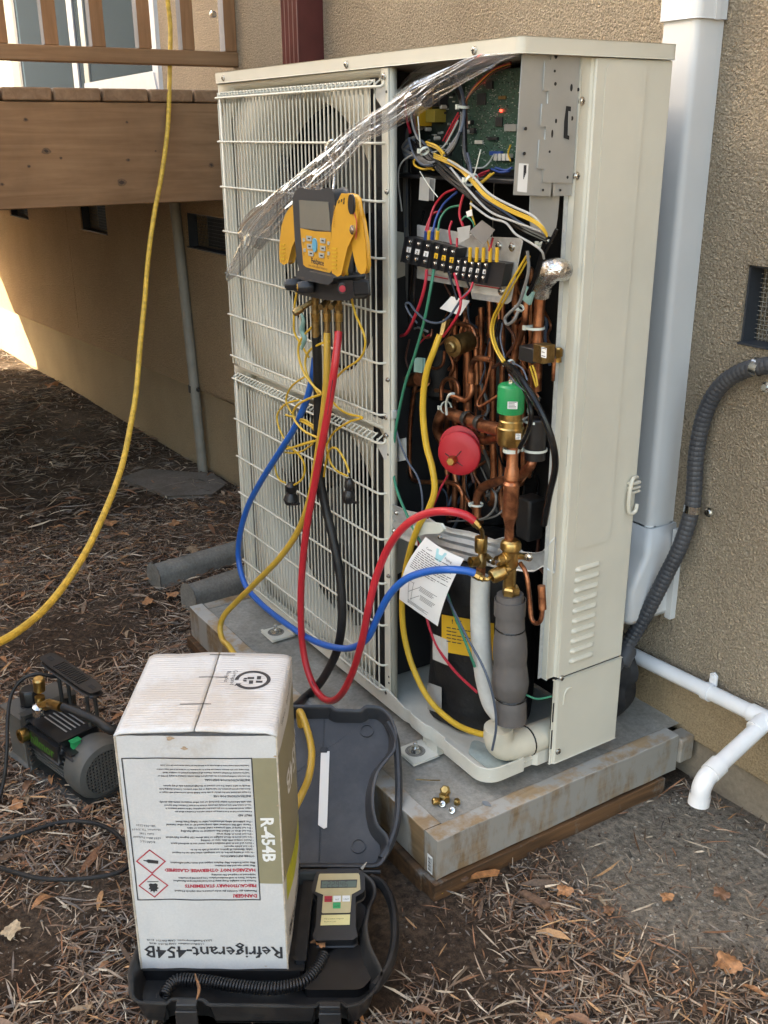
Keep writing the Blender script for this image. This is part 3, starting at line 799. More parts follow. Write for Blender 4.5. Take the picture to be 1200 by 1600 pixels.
for cx, cz in FANS:
    mb = MB(); mb.lathe([(FR+.002, .0248), (FR, .0255), (FR-.009, .031), (FR-.017, .045), (FR-.021, .065), (FR-.022, .10)], (cx, 0, cz), (0, 1, 0), 72, cap=False)
    A('fan_shroud', mb, M['beige'], ang=60)
    fan = None
    mb = MB(); mb.lathe([(.0001, .072), (.03, .072), (.055, .076), (.072, .086), (.076, .14)], (cx, 0, cz), (0, 1, 0), 40, cap=False)
    fan = A('fan_hub', mb, M['fan'], ang=50)
    for k in range(3):
        mb = MB(); rows = []; a0 = k*2*math.pi/3+(0.5 if cz > .5 else 1.1)
        for i in range(11):
            r = .066+(.272-.066)*i/10; rows.append([])
            for j in range(13):
                a = a0+(j/12)*math.radians(98+10*(i/10))-.25*(i/10)**2
                rows[-1].append((cx+r*math.cos(a), .080+.055*(j/12)**1.1-.012*(i/10), cz+r*math.sin(a)))
        mb.sheet(rows); obj('fan_blade', mb, M['fan'], fan, ang=60, solid=.003)
    mb = MB(); mb.box(cx-.02, cx+.02, .16, .20, cz-.3, cz+.3); mb.lathe([(.05, .13), (.05, .19)], (cx, 0, cz), (0, 1, 0), 24); A('motor_mount', mb, M['void'])
mb = MB(); mb.box(-UW+.02, -.47, .285, .30, .02, 1.30); mb.box(-UW+.018, -UW+.03, .02, .285, .02, 1.30); A('coil', mb, M['fins'])

# wire guards: every wire is its own piece
YG = -.018
rowsU = [1.281, 1.185, 1.083, .979, .878, .777, .672]
rowsL = [.612, .504, .402, .300, .200, .102, .040]
def guard(rows, ztop, zbot, label):
    g0 = MB(); g0.tube([(-1.088, YG, rows[0]), (-.45, YG, rows[0]), (-.41, YG, rows[0]), (-.392, YG, rows[0]), (-.377, YG+.006, rows[0]), (-.374, YG+.012, rows[0]+.004), (-.374, -.0025, rows[0]+.012)], .0026, 8, k=4)
    g = A('fan_guard', g0, M['beige'])
    tb = MB(); tb.tube([(-1.085, -.003, ztop+.0115), (-.41, -.003, ztop+.0115)], .0018, 6, sm=False); obj('cross_wire', tb, M['beige'], g)
    base = MB(); base.tube([(-1.088, YG-.0006, 0), (-.45, YG-.0006, 0), (-.405, YG-.0006, 0), (-.388, YG-.0006, 0), (-.377, YG+.004, 0), (-.373, -.001, 0)], .0025, 8, k=4)
    b0 = None
    for z in rows[1:]:
        if b0 is None: b0 = obj('cross_wire', base, M['beige'], g); b0.location.z += z; z0 = z; bl = b0.location.copy()
        else:
            c = b0.copy(); COL.objects.link(c); c.parent = g; c.location = (bl[0], bl[1], bl[2]+z-z0)
    v0 = None
    xs = [-1.082+i*.0163 for i in range(41)]+[-.4105, -.390]
    for x in xs:
        if v0 is None:
            mb = MB(); mb.tube([(0, -.001, ztop+.013), (0, YG+.003, ztop+.003), (0, YG+.0030, ztop-.004), (0, YG+.0030, ztop-.012), (0, YG+.0030, ztop-.04), (0, YG+.0030, zbot)], .0017, 6, k=3)
            v0 = obj('upright_wire', mb, M['beige'], g); vl = v0.location.copy(); v0.location = (vl[0]+x, vl[1], vl[2])
        else:
            c = v0.copy(); COL.objects.link(c); c.parent = g; c.location = (vl[0]+x, vl[1], vl[2])
    screw((-.374, -.0045, rows[0]+.016), (0, -1, 0), parent=g)
    screw((-.374, -.0045, rows[-1]-.008 if rows[-1] < .1 else rows[-1]-.004), (0, -1, 0), parent=g)
    mb = MB(); mb.prism([(-.400, -.0005, rows[0]-.004), (-.372, -.0005, rows[0]-.004), (-.372, -.0005, rows[0]-.03), (-.380, -.0005, rows[0]-.034), (-.402, -.0005, rows[0]-.016)], (0, -.004, 0)); obj('guard_clip', mb, M['offwhite'], g, bevel=.002)
    return g
guard(rowsU, 1.281, .652, '')
guard(rowsL, .612, .030, '')
mb = MB()
for i in range(3): mb.tube([(-UW-.001, .02, .60+i*.022), (-UW-.012, .03, .603+i*.022), (-UW-.012, .06, .603+i*.022), (-UW-.001, .07, .60+i*.022)], .004, 6)
A('left_handle', mb, M['beige'])
for z in (1.10, .745, .32): screw((-.3655, -.0045, z), (0, -1, 0), r=.004)
mb = MB(); mb.obox((-.357, .004, .675), (1, 0, 0), (0, 1, 0), (0, 0, 1), .004, .006, .009); A('clip', mb, M['offwhite'], bevel=.002)
for i, (x, z) in enumerate(((-.3665, 1.272), (-.3665, .63), (-.3665, .59), (-.3665, .06), (-.367, .075))):
    mb = MB(); mb.lathe([(0, .0005), (.0026, .0005), (.0026, 0)], (x, -.0043, z), (0, -1, 0), 10, cap=False); A('screw_hole', mb, M['void'])

# right side: recessed edge strip, main side panel, lower cover
Y1, Y2 = .153, UD
mb = MB(); mb.prism([(.000, .156, .2), (-.008, .150, .2), (-.008, .134, .2), (-.004, .128, .2), (-.018, .127, .2), (-.018, .24, .2)], (0, 0, 1.112)); A('edge_strip', mb, M['beige'], bevel=.0008)
mb = MB(); mb.box(-.0185, -.0175, .118, .127, .2, 1.312); A('edge_trim', mb, M['galv'])
mb = MB(); mb.box(-.012, .0012, Y1, Y2, .198, 1.3125); side = A('side_panel', mb, M['beige'], bevel=.003, seg=3)
def emboss(x, yz, h, parent, name, mat, r=.0015):
    mb = MB(); mb.prism([(x, y, z) for y, z in yz], (h, 0, 0)); return obj(name, mb, mat, parent, bevel=r, seg=3)
e1 = onX(0, 950, 98); e2 = onX(0, 1004, 100); e3 = onX(0, 899, 860); e4 = onX(0, 941, 842)
yz = rrect(.175, .262, (e3[2]+e4[2])/2, (e1[2]+e2[2])/2, .012)
emboss(.0008, yz, .0028, side, 'embossed_field', M['beige'], .0022)
zt, zb_ = onX(0, 916, 886)[2], onX(0, 905, 1028)[2]
ya, yb = onX(0, 898, 890)[1], onX(0, 936, 880)[1]
for i in range(10):
    z = zt+(zb_-zt)*i/9
    mb = MB(); rows = []
    for j in range(13):
        y = ya+(yb-ya)*j/12; e_ = min(1, min(j, 12-j)/1.0)
        rows.append([(.0008+e_*.0065*math.sin(math.pi*min(1, k/6))**.7*(1 if k < 7 else 0), y, z-.006+.012*k/6) for k in range(7)])
    mb.sheet(rows); obj('louvre', mb, M['beige'], side, ang=75)
q = onX(0, 984, 770)
mb = MB()
for dz, h in ((.022, .006), (.012, .005), (.004, .005)): mb.box(.001, .012, q[1]-.010, q[1]+.016, q[2]+dz-h/2, q[2]+dz+h/2)
mb.tube([V(.002, q[1]+.014, q[2]+.03), V(.010, q[1]-.006, q[2]+.03), V(.011, q[1]-.012, q[2]), V(.010, q[1]-.008, q[2]-.034), V(.012, q[1]+.006, q[2]-.036), V(.010, q[1]+.012, q[2]-.022)], .0042, 8)
obj('handle', mb, M['beige'], side, bevel=.001)
low = MB(); low.prism([(x, y, .002) for x, y in ((-.004, .146), (-.001, .146), (-.001, .1515), (.0032, .1555), (.0032, UD), (-.004, UD))], (0, 0, .193)); low = A('lower_side_cover', low, M['beige'], bevel=.0018)
mb = MB(); mb.tube([(.003, .171, .135), (.0036, .172, .158), (.0036, .178, .168), (.003, .188, .168)], .0022, 6); obj('embossed_rib', mb, M['beige'], low)
for (x0, y0, x1, y1) in ((916, 318, 916, 368), (889, 682, 888, 728), (872, 1008, 871, 1040)):
    p, q = onX(-.0082, x0, y0), onX(-.0082, x1, y1); mb = MB(); mb.box(-.0083, -.0079, p[1]-.003, p[1]+.002, q[2], p[2]); A('slot', mb, M['void'])
for (x0, y0, x1, y1) in ((868, 1098, 866, 1128), (864, 1141, 863, 1170)):
    p, q = onX(0, x0, y0), onX(0, x1, y1); mb = MB(); mb.box(-.0012, -.0007, .1465, .1500, q[2], p[2]); A('slot', mb, M['void'])
screw(V(.001, .1625, .1965)-V(0, 0, .0), (1, 0, 0)); screw((.0034, .164, .028), (1, 0, 0))
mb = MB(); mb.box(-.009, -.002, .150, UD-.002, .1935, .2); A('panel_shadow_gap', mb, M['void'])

# base pan
def outline(off=0.0, n=7):
    P = [(-UW, -.004-off), (-.36, -.004-off), (-.30, -.004-off), (-.285, -.0-off), (-.27, -.004-off)]
    P += [(-.22, -.004-off), (-.21, .001-off), (-.16, .001-off), (-.15, -.004-off)]
    r = .035; c = (-.012-r+off, -.004+r-off)
    P += [(-.085, -.004-off)]
    P += [(-.018-r+(r+off)*math.cos(a), -.004+r+(r+off)*math.sin(a)) for a in np.linspace(-math.pi/2, 0, n)]
    P += [(-.018+off, .09), (-.026+off, .098), (-.026+off, .118), (-.018+off, .126), (-.018+off, .155)]
    return P
mb = MB(); rows = []
O = [outline(o) for o in (.004, .004, .0035, .0005, .0, -.005)]
Zs = [-.001, .030, .0308, .0308, .030, .013]
for i in range(len(O[0])):
    rows.append([(O[k][i][0], O[k][i][1], Zs[k]+(.010 if k in (1, 2, 3, 4) and O[0][i][0] < -.34 else 0)) for k in range(6)])
mb.sheet(rows); A('base_pan_rim', mb, M['beige_pan'], ang=30)
mb = MB(); rows = []
for i in range(30):
    x = -UW+.01+(UW-.03)*i/29; rows.append([(x, y, .012+.003*mnoise.noise(Vector((x*9, y*9, 5)))) for y in np.linspace(.006, .31, 12)])
mb.sheet(rows); A('base_pan', mb, M['beige_pan'], ang=180)
mb = MB(); cc = V(-.075, .045, .0155); mb.prism([cc+V(.055*math.cos(a)*(1+.2*math.sin(3*a)), .032*math.sin(a)*(1+.2*math.cos(2*a)), 0) for a in np.linspace(0, 2*math.pi, 28)[:-1]], (0, 0, .0008)); A('oily_residue', mb, plain('teal_oil', (.40, .46, .43), .08, var=.15, vs=50))
for x in (-.215, -.865):
    mb = MB(); mb.prism([(x-.033, -.062, PZ+.001), (x+.033, -.062, PZ+.001), (x+.033, .002, PZ+.001), (x-.033, .002, PZ+.001)], (0, 0, .005))
    mb.prism([(x-.033, -.062, PZ+.006), (x+.033, -.062, PZ+.006), (x+.033, -.058, PZ+.006), (x-.033, -.058, PZ+.006)], (0, 0, .003))
    mb.box(x-.012, x+.03, -.0015, .002, PZ+.005, .012); mb.box(x-.03, x+.03, .003, .30, PZ, -.002)
    ft = A('foot', mb, M['beige_pan'], bevel=.0015)
    mb = MB(); c = V(x-.005, -.033, PZ+.006); mb.lathe([(.0145, 0), (.0145, .002), (.006, .002)], c, (0, 0, 1), 20, cap=False); mb.lathe([(.0095, .002), (.0095, .009), (.0075, .0095)], c, (0, 0, 1), 6, cap=True); mb.lathe([(.005, .008), (.005, .021), (.004, .022)], c, (0, 0, 1), 10)
    obj('anchor_bolt', mb, M['bolt'], ft)
    mb = MB(); mb.lathe([(.022, -.0002), (.021, .0012), (.015, .0016)], c, (.0, 0, 1), 20, cap=False); obj('washer_rust', mb, M['logc'], ft)

# inside of the service bay
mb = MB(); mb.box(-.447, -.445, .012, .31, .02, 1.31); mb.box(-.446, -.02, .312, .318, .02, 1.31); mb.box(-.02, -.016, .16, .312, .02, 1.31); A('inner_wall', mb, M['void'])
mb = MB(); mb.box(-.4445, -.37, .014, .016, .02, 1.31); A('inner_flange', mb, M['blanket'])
# control box
YB = .105
b0 = onY(YB, 638, 98); b1 = onY(YB, 806, 258)
mb = MB(); mb.box(-.435, -.06, YB+.012, YB+.12, 1.13, 1.305); mb.box(-.435, -.06, YB-.05, YB+.013, 1.122, 1.13); A('control_box', mb, M['chip'], bevel=.002)
mb = MB(); mb.box(onY(YB, 726, 150)[0], -.075, YB, YB+.004, 1.142, 1.302); pc = A('circuit_board', mb, M['pcb'])
mb = MB(); mb.box(-.43, onY(YB, 722, 150)[0], YB+.004, YB+.008, 1.142, 1.302); pc2 = A('circuit_board', mb, plain('dark_board', (.02, .035, .03), .4, var=.6, vs=260))
mb = MB(); mb2 = MB(); mb3 = MB()
for i in range(900):
    x = rnd.uniform(-.285, -.08); z = rnd.uniform(1.146, 1.298); w = rnd.choice([.0006, .0008, .0012, .002]); h = rnd.choice([.0006, .0008, .0014])
    (mb, mb2, mb3)[rnd.choice((0, 0, 1, 1, 2))].box(x, x+w, YB-.0016, YB-.0001, z, z+h)
for i in range(90):
    x = rnd.uniform(-.425, -.31); z = rnd.uniform(1.146, 1.298); w = rnd.choice([.002, .004, .006]); h = rnd.choice([.002, .004])
    (mb, mb, mb2, mb3)[rnd.choice((0, 1, 2, 3))].box(x, x+w, YB-.001, YB+.0039, z, z+h)
obj('small_component', mb, M['chip'], pc, stuff=True, flat=True); obj('small_component', mb2, M['plate'], pc, stuff=True, flat=True); obj('small_component', mb3, M['offwhite'], pc, stuff=True, flat=True)
def comp(x0, y0, x1, y1, mat, d=.006, par=None, nm='chip', Y=YB, bev=.0006):
    p, q = onY(Y, x0, y0), onY(Y, x1, y1); mb = MB(); mb.box(p[0], q[0], Y-d, Y-.0001, q[2], p[2]); return obj(nm, mb, mat, par if par is not None else pc, bevel=bev)
comp(747, 146, 760, 164, M['chip'], .003); comp(776, 183, 786, 198, M['chip'], .003); comp(763, 127, 772, 139, M['chip'], .006)
comp(792, 194, 810, 205, M['plate'], .006); comp(733, 188, 741, 194, M['chip'], .008, nm='relay'); comp(734, 189, 740, 194, M['offwhite'], .009, nm='relay_top')
comp(744, 219, 756, 225, M['offwhite'], .004); comp(770, 236, 787, 243, M['wblue'], .008, nm='connector'); comp(778, 246, 803, 252, M['chip'], .008, nm='connector')
comp(765, 214, 780, 219, M['chip'], .006); comp(781, 150, 792, 155, M['brass_dark'], .004); comp(735, 200, 745, 208, M['chip'], .007)
for i in range(4): comp(778+i*6.5, 240, 782.5+i*6.5, 251, M['offwhite'], .0095, nm='terminal')
comp(669, 166, 675, 197, M['yellowlabel'], .03, pc2, 'transformer_label', YB+.004); comp(683, 171, 697, 191, plain('transformer_tape', (.30, .23, .04), .5), .026, pc2, 'transformer', YB+.004)
comp(657, 180, 669, 192, M['redcap'], .026, pc2, 'film_capacitor', YB+.004); comp(650, 150, 700, 166, M['chip'], .02, pc2, 'heat_sink', YB+.004)
for (x, y) in ((684, 149), (697, 167), (673, 202), (687, 216), (660, 200), (737, 206)):
    p = onY(YB, x, y); mb = MB(); mb.lathe([(.0035, 0), (.0035, .012), (.0028, .0125)], p, (0, -1, 0), 12); obj('capacitor', mb, M['offwhite'], pc2)
mb = MB()
for i in range(5): p = onY(YB, 694, 140+i*5); mb.box(p[0]-.002, p[0]+.006, YB-.022, YB-.02, p[2]-.0007, p[2]+.0007)
p = onY(YB, 692, 138); q = onY(YB, 694, 162); mb.box(p[0]-.002, p[0], YB-.022, YB-.02, q[2], p[2]); obj('heat_sink_comb', mb, M['brass_dark'], pc2, stuff=True)
for x, y in ((754, 128), (784, 173)):
    p = onY(YB, x, y); mb = MB(); mb.lathe([(.0022, 0), (.0022, .003), (.001, .004)], p, (0, -1, 0), 10); obj('indicator_lamp', mb, M['led'], pc)
# galvanised side plates of the control box
XP = -.010
def plate(name, pts, x, th, mat, parent=None, bev=.0006):
    mb = MB(); mb.prism([onX(x, *q) for q in pts], (-th, 0, 0)); return obj(name, mb, mat, parent if parent is not None else ac, bevel=bev)
sp = plate('control_box_plate', [(817, 79), (866, 80), (863, 306), (803, 304)], XP, .0015, M['plate'])
plate('overlay_plate', [(862, 80), (862, 95), (853, 95), (850, 141), (858, 141), (857, 163), (848, 163), (846, 197), (854, 197), (853, 219), (844, 219), (841, 263), (850, 263), (849, 284), (893, 285), (896, 250), (904, 84)], XP+.003, .003, M['plate'], sp, .001)
plate('lower_plate_lip', [(863, 284.5), (893, 285), (892, 305), (861, 306)], XP, .0015, M['plate'], sp)
plate('side_flange', [(904, 84), (926, 88), (922, 200), (914, 286), (893, 285), (898, 200)], XP+.0012, .0015, M['plate'], sp)
plate('hanger_plate', [(829, 306.5), (874, 307), (871, 340), (866, 371), (831, 361), (828, 340)], XP-.012, .0015, M['plate'])
for x, y, w, h in ((869, 86, 4, 8), (867, 111, 2.5, 3), (868, 131, 3, 4), (893, 137, 3, 8), (904, 140, 2.5, 4), (822, 201, 3, 4), (820, 240, 3, 4), (869, 189, 2.5, 5), (863, 209, 2.5, 9), (859, 237, 2.5, 3), (887, 277, 2.5, 3.5), (849, 297, 2, 3), (876, 297, 2, 3), (894, 185, 3, 5)):
    p = onX(XP+.0034, x, y); r1 = w*np.linalg.norm(p-CAM)/FPX*.75; r2 = h*np.linalg.norm(p-CAM)/FPX*.62
    mb = MB(); mb.prism([p+V(0, r1*math.cos(a), r2*math.sin(a)) for a in np.linspace(0, 2*math.pi, 17)[:-1]], (-.0015, 0, 0)); obj('punched_hole', mb, M['void'], sp)
plate('slot_opening', [(885, 166), (892, 167), (889, 218), (881, 215), (882, 190)], XP+.0036, .0008, M['void'], sp)
plate('slot_tab', [(889, 174), (893, 175), (891, 212), (888, 211)], XP+.0052, .001, M['plate'], sp)
for x, y in ((909, 158), (901, 275)): screw(onX(XP+.004, x, y), (1, 0, 0), parent=sp)
lb = plate('rating_label', [(811, 255), (826, 256), (823, 301), (808, 299)], XP+.0004, .0003, M['white'], sp, 0)
mb = MB()
for i in range(4):
    a, b = onX(XP+.0008, 820-i*.1+i*1.2-1, 258), onX(XP+.0008, 819+i*1.2-1, 280-i*3); mb.obox((a+b)/2, (0, 1, 0), (1, 0, 0), (0, 0, 1), .0006, .0001, abs(a[2]-b[2])/2)
obj('label_print', mb, M['print'], sp, flat=True, stuff=True)

# ---- tubes: pipes, wires. (name, material, width in photo pixels, [(x, y, depth Y), ...])
def tubes(name, mat, w, pts, y=None, parent=None, n=8, k=6, mode='Y', label=None):
    P = [onY(q[2] if len(q) > 2 else y, q[0], q[1]) for q in pts]
    mb = MB()
    rr = pxr(P[len(P)//2], w) if not hasattr(w, '__len__') else [pxr(P[len(P)//2], a) for a in w]
    mb.tube(P, rr, n, k)
    return obj(name, mb, M[mat] if isinstance(mat, str) else mat, parent if parent is not None else ac, label=label)
T = tubes
# compressor and vessels in black
CX, CY_, CR = -.235, .150, .112
rows = []
for i in range(24):
    v_ = i/23; z = .018+.40*v_; rr = CR*(1 if v_ < .82 else math.cos((v_-.82)/.18*1.1)**.6)
    rows.append([(CX+(rr+.006*mnoise.noise(Vector((math.cos(a)*2, math.sin(a)*2, z*9))))*math.cos(a), CY_+(rr+.006*mnoise.noise(Vector((math.cos(a)*2, math.sin(a)*2, z*9))))*math.sin(a), z) for a in np.linspace(0, 2*math.pi, 41)])
mb = MB(); mb.sheet(rows); mb.add(rows[-1][:40], [tuple(range(40))]); comp_ = A('compressor', mb, M['blanket'], ang=60)
def wrap(name, x0, y0, x1, y1, mat, lift=.0075, par=comp_, skew=0):
    # a label wrapped on the compressor blanket between two sight lines
    rows = []
    for i in range(11):
        row = []
        for j in range(5):
            d = _ray(x0+(x1-x0)*i/10, y0+(y1-y0)*j/4+skew*i/10)
            a_ = d[0]**2+d[1]**2; ox, oy = CAM[0]-CX, CAM[1]-CY_; b_ = ox*d[0]+oy*d[1]; c_ = ox*ox+oy*oy-(CR+lift)**2
            q = b_*b_-a_*c_
            if q < 0: q = 0
            t_ = (-b_-math.sqrt(q))/a_; row.append(CAM+d*t_)
        rows.append(row)
    mb = MB(); mb.sheet(rows); return obj(name, mb, mat, par, ang=60), rows
yl, ROWS = wrap('warning_label', 690, 960, 772, 1018, M['yellowlabel'], skew=14)
mb = MB()
for i, (s_, f0) in enumerate((('! WARNING', 0), ('', 1), ('', 1), ('', 1), ('', 1), ('', 1))):
    if s_:
        a, b = ROWS[2][0], ROWS[8][0]; dn = unit(ROWS[2][4]-ROWS[2][0]); xd = unit(b-a); text(mb, s_, .013, a+dn*.014+np.cross(xd, -dn)*.004, xd, -dn, res=1, bold=.0004)
    else:
        for k in range(7):
            if rnd.random() < .15: continue
            a, b = ROWS[1+k][0], ROWS[2+k][0]; dn = unit(ROWS[1+k][4]-ROWS[1+k][0]); t_ = .018+i*.0078
            nn = unit(np.cross(b-a, -dn))
            mb.quad(a+dn*t_+nn*.0008, b+dn*t_+nn*.0008-(b-a)*rnd.uniform(0, .3), b+dn*(t_+.0022)+nn*.0008-(b-a)*rnd.uniform(0, .3), a+dn*(t_+.0022)+nn*.0008)
obj('warning_print', mb, M['print'], yl, flat=True, stuff=True)
wrap('tape_patch', 668, 1066, 690, 1108, M['lgrey'], skew=8); wrap('tape_patch', 676, 990, 700, 1030, M['offwhite'], skew=10)
def vcyl(name, mat, x, y, r, z0, z1, par=None, n=24, dome=.02):
    mb = MB(); mb.lathe([(r*.6, z0-.0), (r, z0+dome*.6), (r, z1-dome), (r*.9, z1-dome*.4), (r*.5, z1)], (x, y, 0), (0, 0, 1), n); return obj(name, mb, M[mat], par if par is not None else ac)
vcyl('accumulator', 'black', -.33, .25, .05, .40, .86)
q = onY(.10, 837, 690); vcyl('start_capacitor', 'black', q[0], .10, .019, q[2]-.035, q[2]+.045, dome=.004)
q = onY(.13, 822, 808); mb = MB(); mb.box(q[0]-.02, q[0]+.02, .12, .16, q[2]-.045, q[2]+.04); A('reactor', mb, M['rubber'], bevel=.005)
q = onY(.2, 690, 560); mb = MB(); mb.lathe([(.05, 0), (.06, .01), (.06, .11), (.04, .13)], (q[0], .2, q[2]-.08), (0, 0, 1), 24); A('receiver', mb, M['rubber'])

# copper circuit
for w, pts in ((17, [(694, 640, .10), (686, 656, .10), (684, 672, .11), (692, 690, .12), (700, 700, .13)]),
               (15, [(733, 662, .10), (740, 680, .095), (758, 688, .09), (780, 683, .085)]),
               (15, [(745, 812, .10), (745, 784, .10), (752, 764, .10), (772, 754, .10), (796, 749, .095), (816, 741, .09), (829, 727, .09), (832, 718, .095)]),
               (8, [(699, 500, .11), (720, 506, .105), (736, 511, .10), (742, 524, .10), (744, 560, .10), (745, 600, .10)]),
               (9, [(768, 563, .07), (748, 560, .07), (738, 568, .075), (736, 590, .08), (737, 612, .08), (728, 625, .075), (715, 621, .07), (702, 617, .065)]),
               (5, [(769, 564, .065), (757, 608, .06), (747, 626, .055), (750, 635, .055), (778, 618, .07)]),
               (7, [(690, 625, .12), (690, 604, .12), (697, 593, .12), (708, 593, .12), (716, 603, .12), (716, 628, .12)]),
               (5, [(668, 572, .09), (682, 576, .09), (692, 568, .09), (695, 548, .09)]),
               (4, [(659, 518, .06), (664, 527, .055), (673, 526, .055), (675, 515, .06)]),
               (7, [(651, 592, .10), (643, 640, .10), (640, 690, .10), (641, 738, .10), (652, 752, .10), (690, 753, .10), (712, 757, .10), (722, 770, .10), (722, 800, .10)]),
               (17, [(848, 440, .11), (843, 480, .11), (840, 540, .11), (838, 610, .115)]),
               (11, [(823, 468, .10), (819, 505, .10), (806, 548, .105), (798, 600, .11)]),
               (12, [(731, 548, .12), (731, 640, .12), (729, 740, .12)]), (10, [(752, 480, .16), (752, 640, .16)]), (9, [(765, 470, .15), (766, 560, .15)]),
               (12, [(806, 560, .12), (806, 640, .12)]), (8, [(700, 640, .14), (697, 700, .15), (700, 760, .15)]), (9, [(663, 560, .15), (660, 700, .15), (662, 800, .15)]),
               (6, [(680, 610, .13), (700, 612, .125), (720, 625, .12)]), (8, [(710, 738, .13), (716, 760, .13), (745, 800, .13)]),
               (7, [(813, 880, .065), (822, 896, .06), (827, 930, .06), (830, 964, .06), (837, 974, .06), (845, 969, .062), (848, 950, .065)]),
               (12, [(848, 952, .065), (846, 915, .065)]), (6, [(864, 595, .10), (866, 560, .10)]),
               (5, [(876, 560, .15), (878, 500, .15)]), (6, [(778, 455, .13), (781, 520, .13)])):
    T('copper_pipe', 'copper', w, pts, n=12)
T('copper_pipe', 'copper', [21, 21, 20, 22], [(702, 646, .07), (730, 656, .065), (760, 667, .055), (784, 672, .05)], n=14)
for t_, ax_ in ((.35, 0), (.6, 0)):
    p = onY(.07-.02*t_, 702+82*t_, 646+26*t_); mb = MB(); mb.lathe([(.0148, -.007), (.0156, -.004), (.0156, .004), (.0148, .007)], p, onY(.05, 784, 672)-onY(.07, 702, 646), 14, cap=False); A('brazed_joint', mb, M['pumpdark'])
for (cx, cy, Y) in ((736, 590, .08), (744, 535, .10), (731, 560, .12)):
    p = onY(Y, cx, cy); mb = MB(); mb.lathe([(.0055, -.012), (.0075, -.01), (.0075, .01), (.0055, .012)], p, (0, 0, 1), 12); A('pipe_collar', mb, M['copper'])
T('pipe_collar', 'copper', [22, 22, 22], [(640, 594, .10), (655, 592, .10)], n=12)
# main vertical pipe and the green capped expansion valve
YV = .05
def vert(name, mat, x, segs, Y=YV, par=None, n=18, hexn=None):
    # vertical turned piece: list of (pixel y, pixel width)
    P = [onY(Y, x+(0 if len(q_) < 3 else q_[2]), q_[0]) for q_ in segs]
    xm = np.mean([p[0] for p in P])
    mb = MB(); prof = [(pxr(p, q_[1]), p[2]) for p, q_ in zip(P, segs)]
    c = P[len(P)//2]
    mb.lathe(prof, (c[0], Y, 0), (0, 0, 1), hexn or n); return obj(name, mb, M[mat], par if par is not None else ac, ang=28)
ev = vert('expansion_valve', 'brass', 798, [(643, 34), (655, 34), (657, 37), (666, 38), (668, 42), (690, 42), (695, 38)])
cap = vert('valve_cap', 'green', 799, [(598, 24), (600, 36), (603, 41), (606, 42), (642, 42), (645, 40)], par=ev, n=28)
p = onY(YV, 799, 598); mb = MB(); mb.lathe([(.006, 0), (.006, .006), (.003, .008)], (p[0], YV, p[2]), (0, 0, 1), 6); obj('cap_nut', mb, M['bolt'], ev)
def facing_label(c, w, h, lines, nm, par, lift=.0, mat='white', n=None):
    n = unit((CAM-c)*V(1, 1, 0)) if n is None else unit(n); xd = np.cross(V(0, 0, 1), n); 
    mb = MB(); o = c+n*lift; mb.prism([o-xd*w-V(0, 0, h), o+xd*w-V(0, 0, h), o+xd*w+V(0, 0, h), o-xd*w+V(0, 0, h)], n*.0004); L = obj(nm, mb, M[mat], par)
    mb = MB()
    for i in range(lines):
        z = h*.75-i*(1.5*h/max(1, lines-1)); a = rnd.uniform(.3, .8); mb.prism([o-xd*w*.8+V(0, 0, z)+n*.0005, o+xd*w*a+V(0, 0, z)+n*.0005, o+xd*w*a+V(0, 0, z+h*.14)+n*.0005, o-xd*w*.8+V(0, 0, z+h*.14)+n*.0005], n*.0001)
    obj('label_print', mb, M['print'], L, flat=True, stuff=True); return L
p = onY(YV, 801, 627); facing_label(p, .0085, .0065, 5, 'valve_label', cap, .0282)
p = onY(YV, 810, 676); facing_label(p, .0045, .0055, 4, 'valve_label', ev, .0245)
p = onY(YV, 788, 679); facing_label(p, .0075, .0065, 0, 'cast_badge', ev, .0255, 'brass')
vert('copper_riser', 'copper', 799, [(693, 19), (728, 18), (732, 22), (748, 24), (752, 18), (756, 26), (800, 25), (806, 24), (822, 15), (845, 15)])
mb = MB(); p = onY(YV, 799, 695); mb.lathe([(.0125, -.001), (.0150, -.001), (.0150, .006), (.0125, .006)], (p[0], YV, p[2]-.012), (0, 0, 1), 18, cap=False); A('cable_tie', mb, M['tie'])
# stop valves
v1 = vert('stop_valve', 'brass', 798, [(843, 22), (846, 30), (850, 33), (857, 33), (860, 27), (868, 25), (884, 25), (888, 20), (918, 20)])
vert('flare_nut', 'brass', 798, [(916, 24), (919, 28), (934, 28), (938, 22)], hexn=6, par=v1)
def stub(name, mat, a, b, prof, par, n=16):
    # turned piece between two points, profile (pixel width, fraction)
    mb = MB(); L = np.linalg.norm(b-a); mb.lathe([(pxr(a, w), L*f) for w, f in prof], a, b-a, n); return obj(name, mb, M[mat], par, ang=28)
stub('service_port', 'brass', onY(.045, 794, 871), onY(.02, 777, 877), [(18, 0), (20, .2), (20, .45), (17, .5), (17, 1), (10, 1), (9, .8)], v1)
stub('port_stem', 'bolt', onY(.03, 785, 874), onY(.012, 775, 878), [(7, 0), (7, 1)], v1, 6)
stub('charge_port', 'brass', onY(.045, 797, 888), onY(.03, 786, 893), [(12, 0), (12, 1)], v1)
stub('valve_ear', 'brass', onY(.055, 804, 868), onY(.085, 828, 871), [(14, 0), (10, .5), (12, .8), (11, 1)], v1)
screw(onY(.07, 826, 871), unit(V(.5, -.86, 0)), .0065, parent=v1, name='valve_bolt')
v2 = vert('stop_valve', 'brass_dark', 752, [(862, 10), (868, 11), (872, 16), (884, 17), (887, 12)], Y=.035)
vert('hex_neck', 'copper', 751, [(885, 15), (898, 15)], Y=.035, hexn=6, par=v2)
stub('service_port', 'brass', onY(.035, 752, 877), onY(.01, 735, 878), [(14, 0), (13, .3), (16, .4), (16, 1), (9, 1), (9, .7)], v2)
